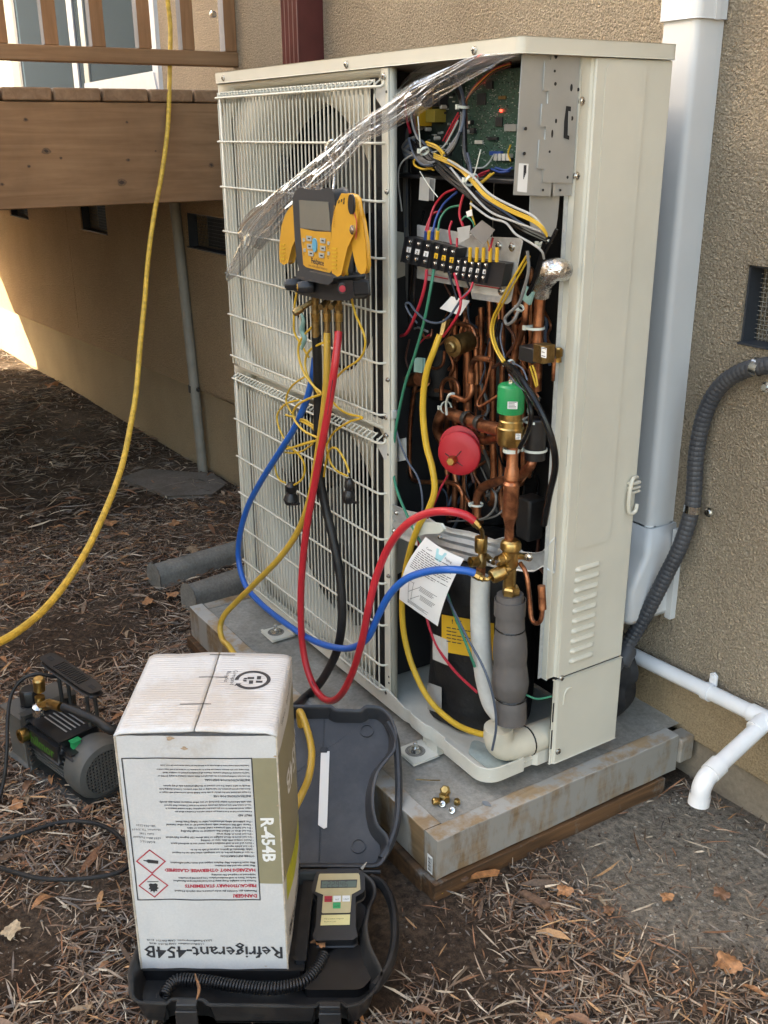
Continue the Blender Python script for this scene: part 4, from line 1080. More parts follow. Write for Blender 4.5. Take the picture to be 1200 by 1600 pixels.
stub('valve_ear', 'brass_dark', onY(.04, 757, 868), onY(.06, 773, 879), [(12, 0), (9, .5), (11, .8), (10, 1)], v2)
screw(onY(.05, 766, 876), unit(V(.5, -.86, 0)), .005, parent=v2, name='valve_bolt')
# insulated pipes
T('insulated_pipe', 'offwhite', [29, 30, 31, 31, 30, 27], [(751, 901, .035), (750, 950, .035), (752, 1010, .035), (758, 1060, .04), (768, 1098, .045), (782, 1120, .05)], n=16)
T('foam_sleeve', 'foam', [40, 43, 43, 44, 45, 51, 53, 50, 54, 58, 53, 44, 49, 49, 50], [(797, 928, YV), (797, 960, YV), (797, 984, YV), (797, 1020, YV), (797, 1050, YV), (797, 1080, YV), (798, 1100, YV), (798, 1126, YV)], n=22)
mb = MB(); mb.tube([V(-.050, YV, .098), V(-.050, .053, .068), V(-.046, .066, .052), V(-.041, .095, .047), V(-.038, .15, .047), V(-.038, .23, .047)], [.029, .0305, .031, .0305, .030, .030], 20, 7); A('tape_elbow', mb, M['cream'])
for (x, y, w, Y) in ((797, 981, 46, YV), (797, 1087, 50, YV)):
    p = onY(Y, x, y); mb = MB(); mb.lathe([(pxr(p, w), -.002), (pxr(p, w)+.001, 0), (pxr(p, w), .002)], (p[0], Y, p[2]), (.05, 0, 1), 20, cap=False); A('cable_tie', mb, M['wblack'])
p = V(-.0395, .118, .047); mb = MB(); mb.lathe([(.0305, -.002), (.0318, 0), (.0305, .002)], p, V(.03, 1, 0), 20, cap=False); A('cable_tie', mb, M['wblack'])
p = onY(YV, 797, 945); mb = MB(); mb.lathe([(.0285, -.02), (.0300, -.02), (.0300, .012), (.0285, .012)], (p[0], YV, p[2]), (0, 0, 1), 22, cap=False); A('foam_collar', mb, M['foam'])
# galvanised valve bracket running across the open corner
B0, BN = V(-.36, 0.006, 0), V(.13, -.36, 0)
top = [(613, 786), (640, 797), (664, 802), (682, 815), (705, 824), (735, 829), (757, 836), (775, 842), (790, 838), (803, 845), (818, 861), (838, 863), (850, 860), (869, 838)]
bot = [(613, 832), (640, 846), (664, 856), (682, 862), (705, 868), (735, 877), (757, 882), (775, 886), (790, 888), (803, 890), (818, 892), (836, 892), (850, 884), (868, 895)]
rows = []
for i in range(len(top)):
    a, b = onPl(B0, BN, *top[i]), onPl(B0, BN, *bot[i]); nn = unit(BN)
    rows.append([a+nn*.006]+[a+(b-a)*f+nn*(.0045 if (k % 2 and i < 8) else 0) for k, f in enumerate(np.linspace(.04, .96, 8))]+[b+nn*.005])
mb = MB(); mb.sheet(rows); A('valve_bracket', mb, M['galv'], ang=55, solid=.0014)
for x, y in ((622, 800), (618, 828), (690, 838), (762, 872)):
    screw(onPl(B0, BN, x, y)+unit(BN)*.006, unit(BN), .004)
# red rubber bushing with bolt
p = onY(.045, 717, 709); ax = unit(V(.55, -.83, .06)); mb = MB()
mb.lathe([(.0001, .0025), (.020, .0025), (.0405, .0015), (.0430, -.001), (.0425, -.006), (.030, -.009)], p, ax, 36, cap=False); bs = A('rubber_bushing', mb, M['redcap'], ang=60)
mb = MB(); mb.lathe([(.030, -.010), (.0415, -.013), (.0415, -.017), (.036, -.03)], p-V(.006, 0, -.009), ax, 36, cap=False); obj('bushing_flange', mb, M['redcap'], bs)
q = onY(.038, 709, 718); stub('center_bolt', 'brass', q, q+ax*.02, [(15, 0), (15, .8), (12, 1)], bs, 6)
mb = MB(); u_ = unit(np.cross(ax, V(0, 0, 1)))
for a_, L_ in ((.9, .02), (-.5, .016), (2.6, .014)):
    d_ = u_*math.cos(a_)*-1+V(0, 0, 1)*math.sin(a_); q2 = q+ax*.001+d_*.012; mb.obox(q2, d_, np.cross(ax, d_), ax, L_*.6, .0007, .0012)
obj('slit', mb, M['chip'], bs, flat=True)
# brass strainer pointing forward
a, b = onY(.10, 738, 531), onY(.035, 703, 543); stub('strainer', 'brass_dark', a, b, [(16, 0), (30, .15), (31, .7), (27, .78), (32, .80), (32, .88), (18, .90), (17, 1.0), (13, 1.04)], ac, 20)
q = onY(.08, 697, 500); stub('pipe_union', 'brass', q, q+V(.004, -.012, -.03), [(12, 0), (13, .5), (10, 1)], ac, 6)
# solenoid coil and block at right
p, q = onY(.075, 821, 538), onY(.075, 843, 567); mb = MB(); mb.box(p[0], q[0], .06, .10, q[2], p[2]); A('solenoid_coil', mb, M['chip'], bevel=.002)
p, q = onY(.070, 842, 536), onY(.070, 856, 568); mb = MB(); mb.box(p[0], q[0], .058, .085, q[2], p[2]); sc_ = A('solenoid_frame', mb, M['brass_dark'], bevel=.001)
facing_label(onY(.0575, 850, 551), .0065, .0085, 3, 'solenoid_label', sc_, 0, n=(0.0, -1, 0))
vert('brass_fitting', 'brass', 873, [(543, 9), (546, 12), (556, 12), (558, 8), (566, 10)], Y=.12, hexn=6)
# foil wrapped pipe end
T('foil_wrap', 'foil', [28, 34, 38, 34, 34], [(846, 462, .10), (849, 440, .095), (860, 424, .09), (872, 421, .10), (879, 423, .115)], n=16)
p = onY(.06, 824, 461); mb = MB(); mb.obox(p, (.9, 0, -.35), (0, 1, 0), (.35, 0, .9), .0135, .003, .012); A('teal_tag', mb, M['teal'], bevel=.001)
# terminal plate and blocks
TA, TB, TC, TD = [onY(.045, *q) for q in ((650, 372), (813, 373), (793, 475), (652, 436))]
mb = MB(); mb.prism([onY(.045, *q) for q in ((652, 352), (740, 368), (760, 371), (811, 373), (815, 377), (797, 470), (792, 474), (738, 466), (735, 450), (652, 434))], (0, .002, 0)); tp = A('terminal_plate', mb, M['galv'], bevel=.001)
lbp = MB(); lbp.prism([onY(.0445, *q) for q in ((654, 421), (735, 440), (738, 458), (785, 464), (787, 446), (654, 412))], (0, -.0003, 0)); obj('wiring_label', lbp, M['offwhite'], tp)
mb = MB()
for k in range(5): a = onY(.0438, 660+k*1, 428+k*0+0); 
for (x0, y0, x1, y1) in ((742, 440, 780, 447), (742, 444, 782, 450), (664, 428, 700, 435)):
    a, b = onY(.0438, x0, y0), onY(.0438, x1, y1); mb.prism([a, b, b-V(0, 0, .0022), a-V(0, 0, .0022)], (0, -.0002, 0))
obj('wiring_label_print', mb, M['printred'], tp, flat=True, stuff=True)
def tblock(px, n, tagcol, par=tp, name='terminal_block', tags=None):
    # px: four corner pixels TL, TR, BR, BL; n poles
    Y = .043; P4 = [onY(Y, *q) for q in px]
    mb = MB(); mb.prism(P4, (0, -.018, 0)); b_ = obj(name, mb, M['chip'], par, bevel=.001)
    L, R_ = lambda u, v: P4[0]+(P4[1]-P4[0])*u+(P4[3]-P4[0])*v, None
    for i in range(n+1):
        u = i/n; mb = MB(); mb.prism([L(u-.012, 0), L(u+.012, 0), L(u+.012, 1), L(u-.012, 1)], (0, -.024, 0)); obj('divider', mb, M['chip'], b_)
    for i in range(n):
        u = (i+.5)/n; c = L(u, .78)+V(0, -.0185, 0); screw(c, (0, -1, 0), .0036, parent=b_, name='terminal_screw')
        c = L(u, .18)+V(0, -.0185, 0); screw(c, (0, -1, 0), .0034, parent=b_, name='terminal_screw')
        if tagcol:
            a = L(u-.26/n, .38); q = L(u+.26/n, .38); d_ = (P4[3]-P4[0])*.2; mb = MB(); mb.prism([a, q, q+d_, a+d_], (0, -.0195, 0)); tg = obj('pole_tag', mb, M[tagcol], b_)
            if tags:
                mb = MB(); text(mb, tags[i], .0085, (a+q)/2+d_*.92+V(0, -.0197, 0), q-a, -d_, align='CENTER', res=1, bold=.0003); obj('pole_number', mb, M['print'], tg, flat=True)
    return b_
tblock([(649, 369), (690, 378), (683, 418), (642, 408)], 3, 'white', tags=['1', '2', '3'])
tblock([(692, 378), (729, 387), (722, 426), (686, 418)], 3, 'yellowlabel', tags=['1', '2', 'S'])
tblock([(727, 402), (780, 408), (773, 444), (721, 434)], 5, 'white', tags=['A', '1', '2', '3', '4'])
mb = MB(); mb.prism([onY(.043, *q) for q in ((781, 408), (802, 411), (795, 447), (774, 444))], (0, -.018, 0)); obj('block_end', mb, M['chip'], tp, bevel=.001)
for i in range(5):
    x = 735+i*10.5; mb = MB(); mb.tube([onY(.02, x, 387), onY(.022, x-1, 409)], .0032, 8, sm=False); obj('ferrule', mb, M['yellowlabel'], tp)
for x, c in ((666, 'wblue'), (671, 'yellowlabel'), (676, 'wblue'), (684, 'yellowlabel')):
    mb = MB(); mb.tube([onY(.02, x, 361), onY(.022, x-1, 374)], .0034, 8, sm=False); obj('ferrule', mb, M[c], tp)
for x, y in ((783, 455), (779, 384), (800, 386)): screw(onY(.0445, x, y), (0, -1, 0), .006, parent=tp)
mb = MB(); mb.prism([onY(.03, *q) for q in ((687, 482), (705, 463), (734, 470), (719, 493))], (0, .0004, 0)); A('paper_tag', mb, M['white'])
mb = MB(); mb.prism([onY(.012, *q) for q in ((733, 362), (753, 344), (773, 359), (756, 384))], (0, .0006, 0)); A('tape_flag', mb, plain('grey_tape', (.22, .21, .2), .35)); mb = MB(); mb.prism([onY(.014, *q) for q in ((714, 356), (735, 352), (733, 372), (717, 381))], (0, .0006, 0)); A('tape_flag', mb, M['lgrey'])
mb = MB(); mb.prism([onY(.03, *q) for q in ((657, 278), (671, 281), (669, 313), (655, 311))], (0, .012, 0)); A('plug_connector', mb, M['lgrey'], bevel=.0015)
mb = MB(); mb.prism([onY(.03, *q) for q in ((648, 560), (660, 561), (659, 582), (647, 580))], (0, .006, 0)); A('plug_connector', mb, M['teal'], bevel=.0012)
mb = MB(); mb.prism([onY(.012, *q) for q in ((728, 331), (737, 327), (738, 337), (730, 339))], (0, .0006, 0)); A('wire_flag', mb, M['white'])

# wiring: thick harness from the board down to the right, then many single wires
for i in range(13):
    dx, dy = rnd.uniform(-5, 5), rnd.uniform(-7, 7); dY = rnd.uniform(-.008, .012); c = rnd.choice(['wblack']*8+['wslate', 'grey'])
    j = lambda s=3: rnd.uniform(-s, s)
    T('wire', c, rnd.choice([4, 5, 6]), [(655+dx, 226+dy, .03+dY), (676+dx, 248+dy, .02+dY), (705+dx+j(), 275+dy+j(), .01+dY), (740+dx+j(), 304+dy+j(), .0+dY), (778+dx*.6+j(), 334+dy+j(), .0+dY), (815+dx*.6, 356+dy*.8, .01+dY), (853+dx*.3, 374+dy*.6, .03+dY)])
for i in range(3):
    T('wire', 'yellow', 2.8, [(678, 240+i*3, .015), (713, 256+i*3, .004), (738, 280+i*3, -.006), (760, 304+i*2.6, -.010), (795, 325+i*2.6, -.008), (829, 340+i*2.6, -.002), (846, 352+i*2.6, .004), (855, 366+i*2, .012)])
T('wire', 'lgrey', 4, [(700, 250, .004), (735, 272, -.008), (765, 303, -.010), (800, 322, -.008), (832, 337, -.002), (850, 356, .01)])
T('wire', 'lgrey', 3.6, [(735, 318, -.006), (765, 340, -.006), (790, 348, -.004), (806, 366, .0), (830, 380, .01), (846, 392, .02), (850, 404, .03)])
T('wire', 'lgrey', 3.4, [(704, 262, -.002), (735, 300, -.008), (765, 330, -.006), (800, 345, -.002), (846, 362, .01)])
for i, c in enumerate(['wblack', 'wblack', 'wblack', 'wslate']):
    T('wire', c, 6, [(704+i*2, 118, .08), (712+i*2, 135, .07), (719+i*1.5, 155, .06), (722+i, 180, .05), (719, 206, .04), (708-i*2, 232, .03), (690-i*2, 250+i, .02), (672-i*3, 254+i, .02), (658-i*3, 244, .025), (648-i*3, 226-i*3, .04)])
for i, c in enumerate(['wbrown', 'wred', 'gold', 'wblack', 'wbrown']):
    T('wire', c, 2.6, [(798, 97+i*1.5, .09), (772, 107+i*1.5, .085), (748, 127+i*2, .08), (732, 148+i, .07), (725+i, 170, .06), (724+i*1.5, 200, .05)])
T('wire', 'wblack', 8, [(725, 172, .055), (726, 205, .045), (727, 238, .03), (733, 262, .02), (742, 300, .01)])
T('wire', 'wslate', 5, [(730, 240, .03), (735, 262, .02), (738, 290, .008)])
T('wire', 'wred', 2.2, [(716, 176, .05), (706, 194, .05), (692, 220, .05)]); T('wire', 'wred', 2.2, [(718, 180, .05), (708, 198, .05), (696, 222, .05)])
T('wire', 'lgrey', 2.6, [(716, 188, .045), (706, 208, .04), (694, 228, .035), (678, 238, .03), (650, 240, .03), (628, 254, .03), (622, 280, .03), (628, 330, .04)])
T('wire', 'wred', 4, [(633, 150, .06), (634, 178, .055), (641, 208, .05)]); T('wire', 'lgrey', 3, [(640, 168, .055), (646, 200, .05), (656, 224, .04), (662, 234, .04)])
T('wire', 'wslate', 5, [(641, 165, .06), (645, 195, .055), (655, 218, .045), (668, 244, .03)]); T('wire', 'wbrown', 3, [(646, 176, .06), (652, 208, .05), (660, 230, .04)])
T('wire', 'yellow', 3.6, [(666, 222, .03), (682, 228, .02), (694, 240, .018)]); T('wire', 'yellow', 3.2, [(668, 226, .03), (684, 233, .022), (692, 244, .02)])
T('wire', 'yellow', 3, [(660, 244, .03), (648, 250, .03), (648, 258, .03), (660, 264, .03), (676, 263, .03)]); T('wire', 'yellow', 3, [(660, 248, .03), (664, 258, .03), (678, 266, .03)])
T('wire', 'yellow', 3, [(772, 270, .05), (760, 280, .045), (748, 290, .04)]); T('wire', 'yellow', 3, [(767, 271, .05), (756, 281, .045), (744, 290, .04)])
for i in range(4): T('wire', rnd.choice(['grey', 'wblack', 'wslate']), 5, [(650, 214+i*4, .05), (636, 220+i*5, .045), (630+i, 232+i*4, .045), (644, 240+i*2, .04), (662, 238+i*3, .03)])
T('wire', 'wblue', 3.4, [(774, 262, .07), (790, 266, .06), (800, 262, .06)]); T('wire', 'wblue', 3.4, [(768, 264, .07), (782, 269, .06), (796, 267, .06)]); T('wire', 'lgrey', 2.4, [(772, 241, .09), (764, 254, .07), (754, 262, .06), (738, 262, .05)])
T('wire', 'wred', 3, [(765, 266, .07), (750, 272, .06), (738, 282, .05)]); T('wire', 'wred', 3, [(760, 270, .07), (748, 277, .06), (736, 286, .05)])
T('wire', 'wred', 3.6, [(712, 295, .05), (694, 303, .045), (680, 320, .04), (673, 338, .03), (668, 363, .02)]); T('wire', 'wred', 3.2, [(690, 330, .045), (676, 334, .04), (668, 350, .03), (664, 364, .02)])
T('wire', 'wblue', 3.6, [(714, 300, .05), (694, 318, .045), (682, 340, .035), (676, 364, .02)]); T('wire', 'wgreen', 3.2, [(718, 321, .05), (700, 326, .045), (688, 342, .035), (684, 364, .02)])
T('wire', 'wred', 4, [(727, 297, .03), (721, 315, .025), (718, 335, .02), (724, 354, .018)]); T('wire', 'wred', 3.4, [(706, 346, .03), (702, 360, .02), (705, 382, .016)]); T('wire', 'wred', 3.4, [(714, 372, .02), (714, 386, .016)])
T('wire', 'yellow', 3.2, [(738, 308, .03), (736, 328, .02), (742, 352, .018)]); T('wire', 'wgreen', 2.8, [(720, 346, .02), (728, 338, .015), (738, 346, .015), (742, 358, .018)])
T('wire', 'wred', 3.6, [(770, 372, .03), (767, 384, .02), (764, 392, .018)]); T('wire', 'gold', 2.6, [(758, 362, .02), (762, 378, .018), (765, 390, .018)])
for (c, w, pts) in (('wred', 5, [(667, 421, .02), (664, 446, .015), (657, 472, .012), (646, 500, .014), (636, 520, .03), (626, 525, .05)]),
                    ('wgreen', 4.4, [(678, 421, .02), (672, 455, .01), (662, 505, .006), (648, 555, .005), (633, 600, .005), (622, 650, .005), (616, 690, .008), (614, 730, .01), (620, 765, .0), (636, 805, -.006), (652, 838, -.004), (676, 880, .01), (697, 925, .012), (712, 965, .005), (730, 1010, .0), (742, 1042, .01)]),
                    ('wblack', 4, [(650, 418, .02), (648, 445, .02), (647, 475, .02), (650, 510, .04)]),
                    ('wslate', 3.6, [(652, 505, .03), (640, 490, .02), (634, 476, .018), (640, 474, .016), (650, 487, .01), (668, 502, .005), (688, 504, .005), (704, 492, .008), (722, 466, .012), (735, 452, .02), (739, 440, .03)]),
                    ('wred', 4.4, [(710, 427, .02), (716, 450, .015), (720, 470, .01), (716, 490, .008), (704, 510, .01), (692, 526, .02)]), ('wblack', 4, [(701, 425, .02), (707, 445, .016), (714, 468, .012)]),
                    ('wred', 3.2, [(739, 441, .02), (733, 456, .012), (718, 470, .01)]), ('wblack', 3.2, [(728, 436, .02), (734, 450, .02)]),
                    ('wslate', 3.4, [(621, 640, .01), (618, 660, .01), (624, 690, .01), (638, 722, .01), (652, 744, .01), (659, 770, .008), (660, 800, .008), (655, 822, .01)]),
                    ('yellow', 3.6, [(824, 398, .04), (806, 428, .035), (792, 452, .035), (780, 476, .04), (770, 498, .045), (767, 520, .045), (774, 545, .04), (786, 566, .035)]),
                    ('yellow', 3, [(828, 400, .045), (811, 430, .04), (797, 454, .04), (784, 478, .045), (773, 500, .05), (771, 522, .05), (778, 546, .045), (789, 564, .04)]),
                    ('grey', 5, [(824, 392, .035), (826, 420, .035), (820, 448, .035), (811, 474, .035), (797, 488, .03), (789, 498, .03), (793, 507, .03), (803, 500, .03), (810, 486, .035)]),
                    ('wblack', 9, [(852, 378, .04), (846, 400, .045), (838, 430, .05), (826, 460, .06)]), ('wblack', 6, [(870, 358, .05), (856, 386, .045), (848, 400, .045)]),
                    ('wblack', 7, [(782, 500, .06), (776, 530, .06), (782, 560, .05), (792, 572, .045)]), ('wslate', 2.6, [(785, 505, .055), (782, 530, .055), (789, 560, .045)]),
                    ('wblack', 11, [(790, 568, .045), (806, 580, .03), (822, 604, .02), (840, 634, .02), (856, 668, .03), (866, 704, .04), (867, 735, .05), (858, 775, .055), (850, 820, .06)]),
                    ('wblack', 8, [(795, 576, .045), (812, 596, .035), (824, 620, .03), (830, 650, .03), (824, 676, .03), (812, 700, .03)]),
                    ('wslate', 2.6, [(800, 566, .03), (816, 576, .025), (824, 594, .02)]), ('wslate', 2.2, [(795, 585, .03), (807, 600, .025), (822, 612, .02)]),
                    ('yellow', 3, [(828, 572, .06), (832, 585, .06), (838, 605, .06)]), ('yellow', 3, [(832, 571, .06), (837, 585, .06), (840, 603, .06)]),
                    ('lgrey', 3.6, [(640, 520, .12), (652, 512, .11), (668, 518, .10)]), ('grey', 4, [(768, 762, .11), (775, 775, .10), (772, 795, .10), (760, 808, .10), (748, 812, .10)]), ('grey', 3, [(790, 792, .12), (775, 806, .11), (750, 812, .11), (700, 815, .11)]),
                    ('wred', 4.4, [(664, 930, .03), (668, 970, .03), (684, 1012, .03), (712, 1050, .03), (746, 1082, .035)]), ('wred', 3.8, [(653, 835, .01), (655, 860, .02), (660, 900, .03)]),
                    ('wslate', 4, [(697, 930, .0), (712, 960, -.004), (732, 1000, -.006), (754, 1040, -.006), (767, 1075, .0), (774, 1110, .01), (775, 1140, .01), (769, 1172, .01)]),
                    ('wgreen', 3.4, [(820, 1085, .07), (840, 1092, .08), (862, 1088, .09)]), ('wred', 3.4, [(700, 742, .1), (690, 760, .09), (678, 788, .05), (668, 810, .02)]), ('wred', 2.6, [(676, 520, .06), (664, 528, .06), (652, 540, .07)]),
                    ('wbrown', 3, [(640, 530, .08), (634, 560, .08), (640, 580, .08)]), ('wblack', 4, [(662, 330, .08), (650, 380, .09), (640, 460, .09)]), ('yellow', 2.6, [(798, 226, .09), (794, 240, .09), (798, 252, .09)])):
    T('wire', c, w, pts)
for i in range(9):
    x = 622+i*2.2; T('wire', rnd.choice(['wblack', 'wblack', 'wslate', 'grey']), rnd.uniform(3, 5), [(x+4, 120+i*12, .10), (x+rnd.uniform(-2, 3), 220, .09), (x+rnd.uniform(-3, 3), 320, .085), (x+rnd.uniform(-3, 3), 420, .09), (x-2, 520, .10), (x, 640, .11), (x, 780, .11)])
for i in range(12):
    # upright copper runs at the back of the bay
    x = 668+i*15+rnd.uniform(-4, 4); y0_, y1_ = rnd.uniform(430, 560), rnd.uniform(680, 830); Yd = rnd.uniform(.17, .25)
    T('copper_pipe', 'copper', rnd.uniform(7, 11), [(x+rnd.uniform(-14, 14), y0_-14, Yd), (x, y0_, Yd), (x+rnd.uniform(-2, 2), (y0_+y1_)/2, Yd), (x+rnd.uniform(-2, 2), y1_, Yd), (x+rnd.uniform(-16, 16), y1_+14, Yd)], n=10)
for i in range(64):
    # tangle of dark leads and capillaries deep in the bay
    x, y = rnd.uniform(650, 850), rnd.uniform(400, 800); P_ = [(x, y, rnd.uniform(.14, .26))]
    for k in range(3): P_.append((P_[-1][0]+rnd.uniform(-22, 22), P_[-1][1]+rnd.uniform(10, 46), P_[-1][2]+rnd.uniform(-.02, .02)))
    T('wire', rnd.choice(['wblack', 'wslate', 'copper', 'copper', 'grey', 'wbrown', 'copper']), rnd.uniform(2.5, 6), P_, n=6, k=4)
for (x, y, ax, r) in ((737, 281, (.7, 0, -.6), .011), (663, 236, (.6, 0, -.6), .008), (724, 167, (.1, 0, 1), .009), (797, 569, (.8, 0, -.3), .008), (851, 381, (.5, 0, -.9), .011), (836, 512, (0, 0, 1), .016), (745, 788, (0, 0, 1), .0115), (697, 637, (.9, 0, .2), .012), (836, 657, (0, 0, 1), .021), (836, 702, (0, 0, 1), .021), (813, 481, (.5, 0, .5), .006)):
    Y = .0 if y < 300 else .06 if y < 600 else .09
    if y in (512, 657, 702): Y = .10
    if y == 167: Y = .055
    p = onY(Y, x, y); mb = MB(); mb.lathe([(r, -.0022), (r+.0012, -.0022), (r+.0012, .0022), (r, .0022)], p, ax, 16, cap=False); q = p+V(-r*.6, -r, 0); mb.obox(q, (1, 0, 0), (0, 1, 0), (0, 0, 1), .003, .002, .004)
    A('cable_tie', mb, M['tie'])
T('cable_tie_tail', 'tie', 2.2, [(739, 279, -.01), (744, 262, -.012), (751, 234, -.014)], n=6); T('cable_tie_tail', 'tie', 2, [(657, 230, .02), (655, 205, .02), (653, 182, .02)], n=6); T('cable_tie_tail', 'tie', 1.6, [(656, 268, .02), (670, 290, .015), (684, 308, .01)], n=6)
T('cable_tie', 'tie', 4, [(698, 648, .05), (697, 630, .045), (702, 617, .04), (710, 615, .05)], n=6)
# broad yellow jacketed cable
T('jacketed_cable', 'yellow', [9, 10, 10, 10, 10], [(687, 523, .015), (678, 548, .005), (668, 575, .0), (662, 610, -.002), (661, 650, -.002), (666, 695, .0), (675, 730, .004), (679, 765, .004), (670, 795, -.004), (655, 820, -.010), (642, 855, -.012), (632, 900, -.010), (628, 945, -.008), (632, 995, -.006), (646, 1045, -.002), (672, 1095, .006), (710, 1130, .02), (748, 1146, .03), (772, 1148, .045)], n=10)
# big translucent tie with tail at the bracket
mb = MB(); mb.prism([onY(-.006, *q) for q in ((643, 825), (662, 817), (688, 820), (692, 827), (686, 832), (664, 833), (646, 838))], (0, .006, 0)); A('cable_clamp', mb, M['tie'], bevel=.002)
mb = MB(); mb.prism([onY(.02, *q) for q in ((618, 688), (633, 685), (634, 718), (620, 721))], (0, .002, 0)); A('small_bracket', mb, M['galv'], bevel=.001)

# ================================================================== LOOSE THINGS
# ---- clear plastic film hanging from the top of the open bay
topE = [(815, 83, .0), (780, 84, -.006), (745, 88, -.012), (705, 106, -.016), (670, 124, -.020), (640, 140, -.026), (606, 163, -.030), (570, 186, -.034), (535, 214, -.038), (500, 244, -.042), (460, 276, -.046), (425, 306, -.050), (396, 332, -.050), (374, 358, -.048), (378, 378, -.046), (366, 405, -.044), (355, 436, -.042)]
botE = [(816, 84, .0), (790, 97, -.008), (762, 111, -.014), (728, 132, -.020), (696, 154, -.024), (664, 176, -.030), (628, 196, -.036), (596, 213, -.040), (566, 230, -.046), (536, 268, -.052), (505, 296, -.058), (478, 318, -.060), (450, 344, -.060), (424, 374, -.058), (404, 398, -.056), (380, 424, -.052), (357, 440, -.044)]
def film(top, bot, n, amp, seed, k=5, name='film', par=None):
    A_, B_ = spline([onY(c, a, b) for a, b, c in top], k), spline([onY(c, a, b) for a, b, c in bot], k)
    rows = []
    for i in range(len(A_)):
        w = np.linalg.norm(B_[i]-A_[i]); r = []
        for j in range(n+1):
            v_ = j/n; p = A_[i]*(1-v_)+B_[i]*v_
            f = (1-2*abs(mnoise.noise(Vector((v_*6+seed, i*.045, 0)))))*.9+(.5-abs(mnoise.noise(Vector((v_*7+i*.03+seed, i*.05, 4)))))*.4+.25*mnoise.noise(Vector((v_*3, i*.3, seed)))
            r.append(p+V(.35, -1, .25)*f*amp*min(1, w/.03)*math.sin(math.pi*min(1, max(0, .08+v_*.9)))**.3)
        rows.append(r)
    mb = MB(); mb.sheet(rows); return obj(name, mb, M['film'], par, ang=180)
fl = thing('plastic_film', onY(0, 800, 90), 'twisted strip of clear plastic film hanging out of the open bay across the fan guard', 'plastic film')
film(topE, botE, 26, .016, 1.3, par=fl)
film([(a+2, b+3, c-.012) for a, b, c in topE[5:15]], [(a+6, b-7, c-.014) for a, b, c in botE[5:15]], 18, .014, 7.7, name='film_fold', par=fl)
film([(745, 88, .02), (700, 92, .03), (664, 97, .04), (640, 118, .04), (622, 140, .03)], [(745, 92, -.01), (705, 110, -.01), (668, 128, -.016), (640, 142, -.02), (616, 160, -.02)], 12, .008, 3.1, name='film_corner', par=fl)

# ---- digital manifold gauge
gy_ = -.098
GS = lambda pts, y=gy_: [onY(y, *q) for q in pts]
gg = thing('manifold_gauge', onY(-.07, 500, 470), 'yellow and dark grey digital manifold gauge hooked on the fan guard', 'gauge')
def gpart(name, pts, y, d, mat, bev=0, par=None, **k):
    mb = MB(); mb.prism(GS(pts, y), (0, d, 0)); return obj(name, mb, M[mat], par if par is not None else gg, bevel=bev, **k)
body = gpart('body', [(459, 312), (462, 302), (470, 297), (482, 300), (502, 301), (512, 297), (518, 300), (521, 310), (525, 370), (526, 426), (521, 433), (512, 434), (478, 425), (469, 419), (465, 405), (462, 370)], gy_, .034, 'gauge', .005)
gpart('screen', [(467.5, 313), (512.5, 316), (516.5, 361), (469.5, 356)], gy_-.0012, .002, 'lcd', .0006, body)
face = gpart('keypad', [(469.5, 357), (493, 362), (516.8, 363), (518, 422), (515, 426), (478, 417), (474, 413)], gy_-.0012, .002, 'gold', .0006, body)
for i, (x, y) in enumerate(((482.5, 372.5), (483.5, 385), (485.5, 396), (504, 376), (504, 388), (502, 399))):
    gpart('button', [(x-3.9, y-4.0), (x+3.8, y-3), (x+3.6, y+4), (x-3.4, y+3.2)], gy_-.0028, .002, 'button', .0006, face)
    gpart('button_print', [(x-1.8, y-1.2), (x+1.8, y-.8), (x+1.7, y+1.4), (x-1.6, y+1)], gy_-.0031, .0003, 'print', 0, face)
for x, y in ((474.5, 375), (475.5, 391), (513, 380), (513, 396)):
    gpart('side_button', [(x-1.6, y-2.6), (x+1.6, y-2.4), (x+1.5, y+2.6), (x-1.4, y+2.4)], gy_-.0022, .0015, 'button', .0004, face)
    mb = MB(); text(mb, 'T1' if x < 500 else 'T2', .007, onY(gy_-.0018, x-2, y+8), (1, 0, 0), (0, 0, 1), res=1); obj('print', mb, M['print'], face, flat=True)
p = onY(gy_-.001, 493, 383); mb = MB(); mb.prism([p+V(.0075*math.cos(a), 0, .0125*math.sin(a)) for a in np.linspace(0, 2*math.pi, 25)[:-1]], (0, -.003, 0)); obj('round_button', mb, M['skyblue'], face, bevel=.001)
tilt = unit(onY(gy_, 512, 413)-onY(gy_, 484, 407))
mb = MB(); text(mb, 'Fieldpiece', .0155, onY(gy_-.0014, 486, 411), tilt, (0, 0, 1), res=2, bold=.0002, space=.85); text(mb, 'SMAN REFRIGERANT MANIFOLD', .0052, onY(gy_-.0014, 482, 416), tilt, (0, 0, 1), res=1); obj('lettering', mb, M['print'], face, flat=True)
gpart('manifold_cap', [(464, 425), (478, 424), (520, 434), (520, 437), (513, 444), (463, 434)], gy_-.020, .07, 'gauge', .003)
gpart('manifold_block', [(461, 434), (513, 442), (550, 440), (552, 462), (545, 467), (512, 467), (468, 458), (459, 452)], gy_-.004, .036, 'gaugeblack', .003)
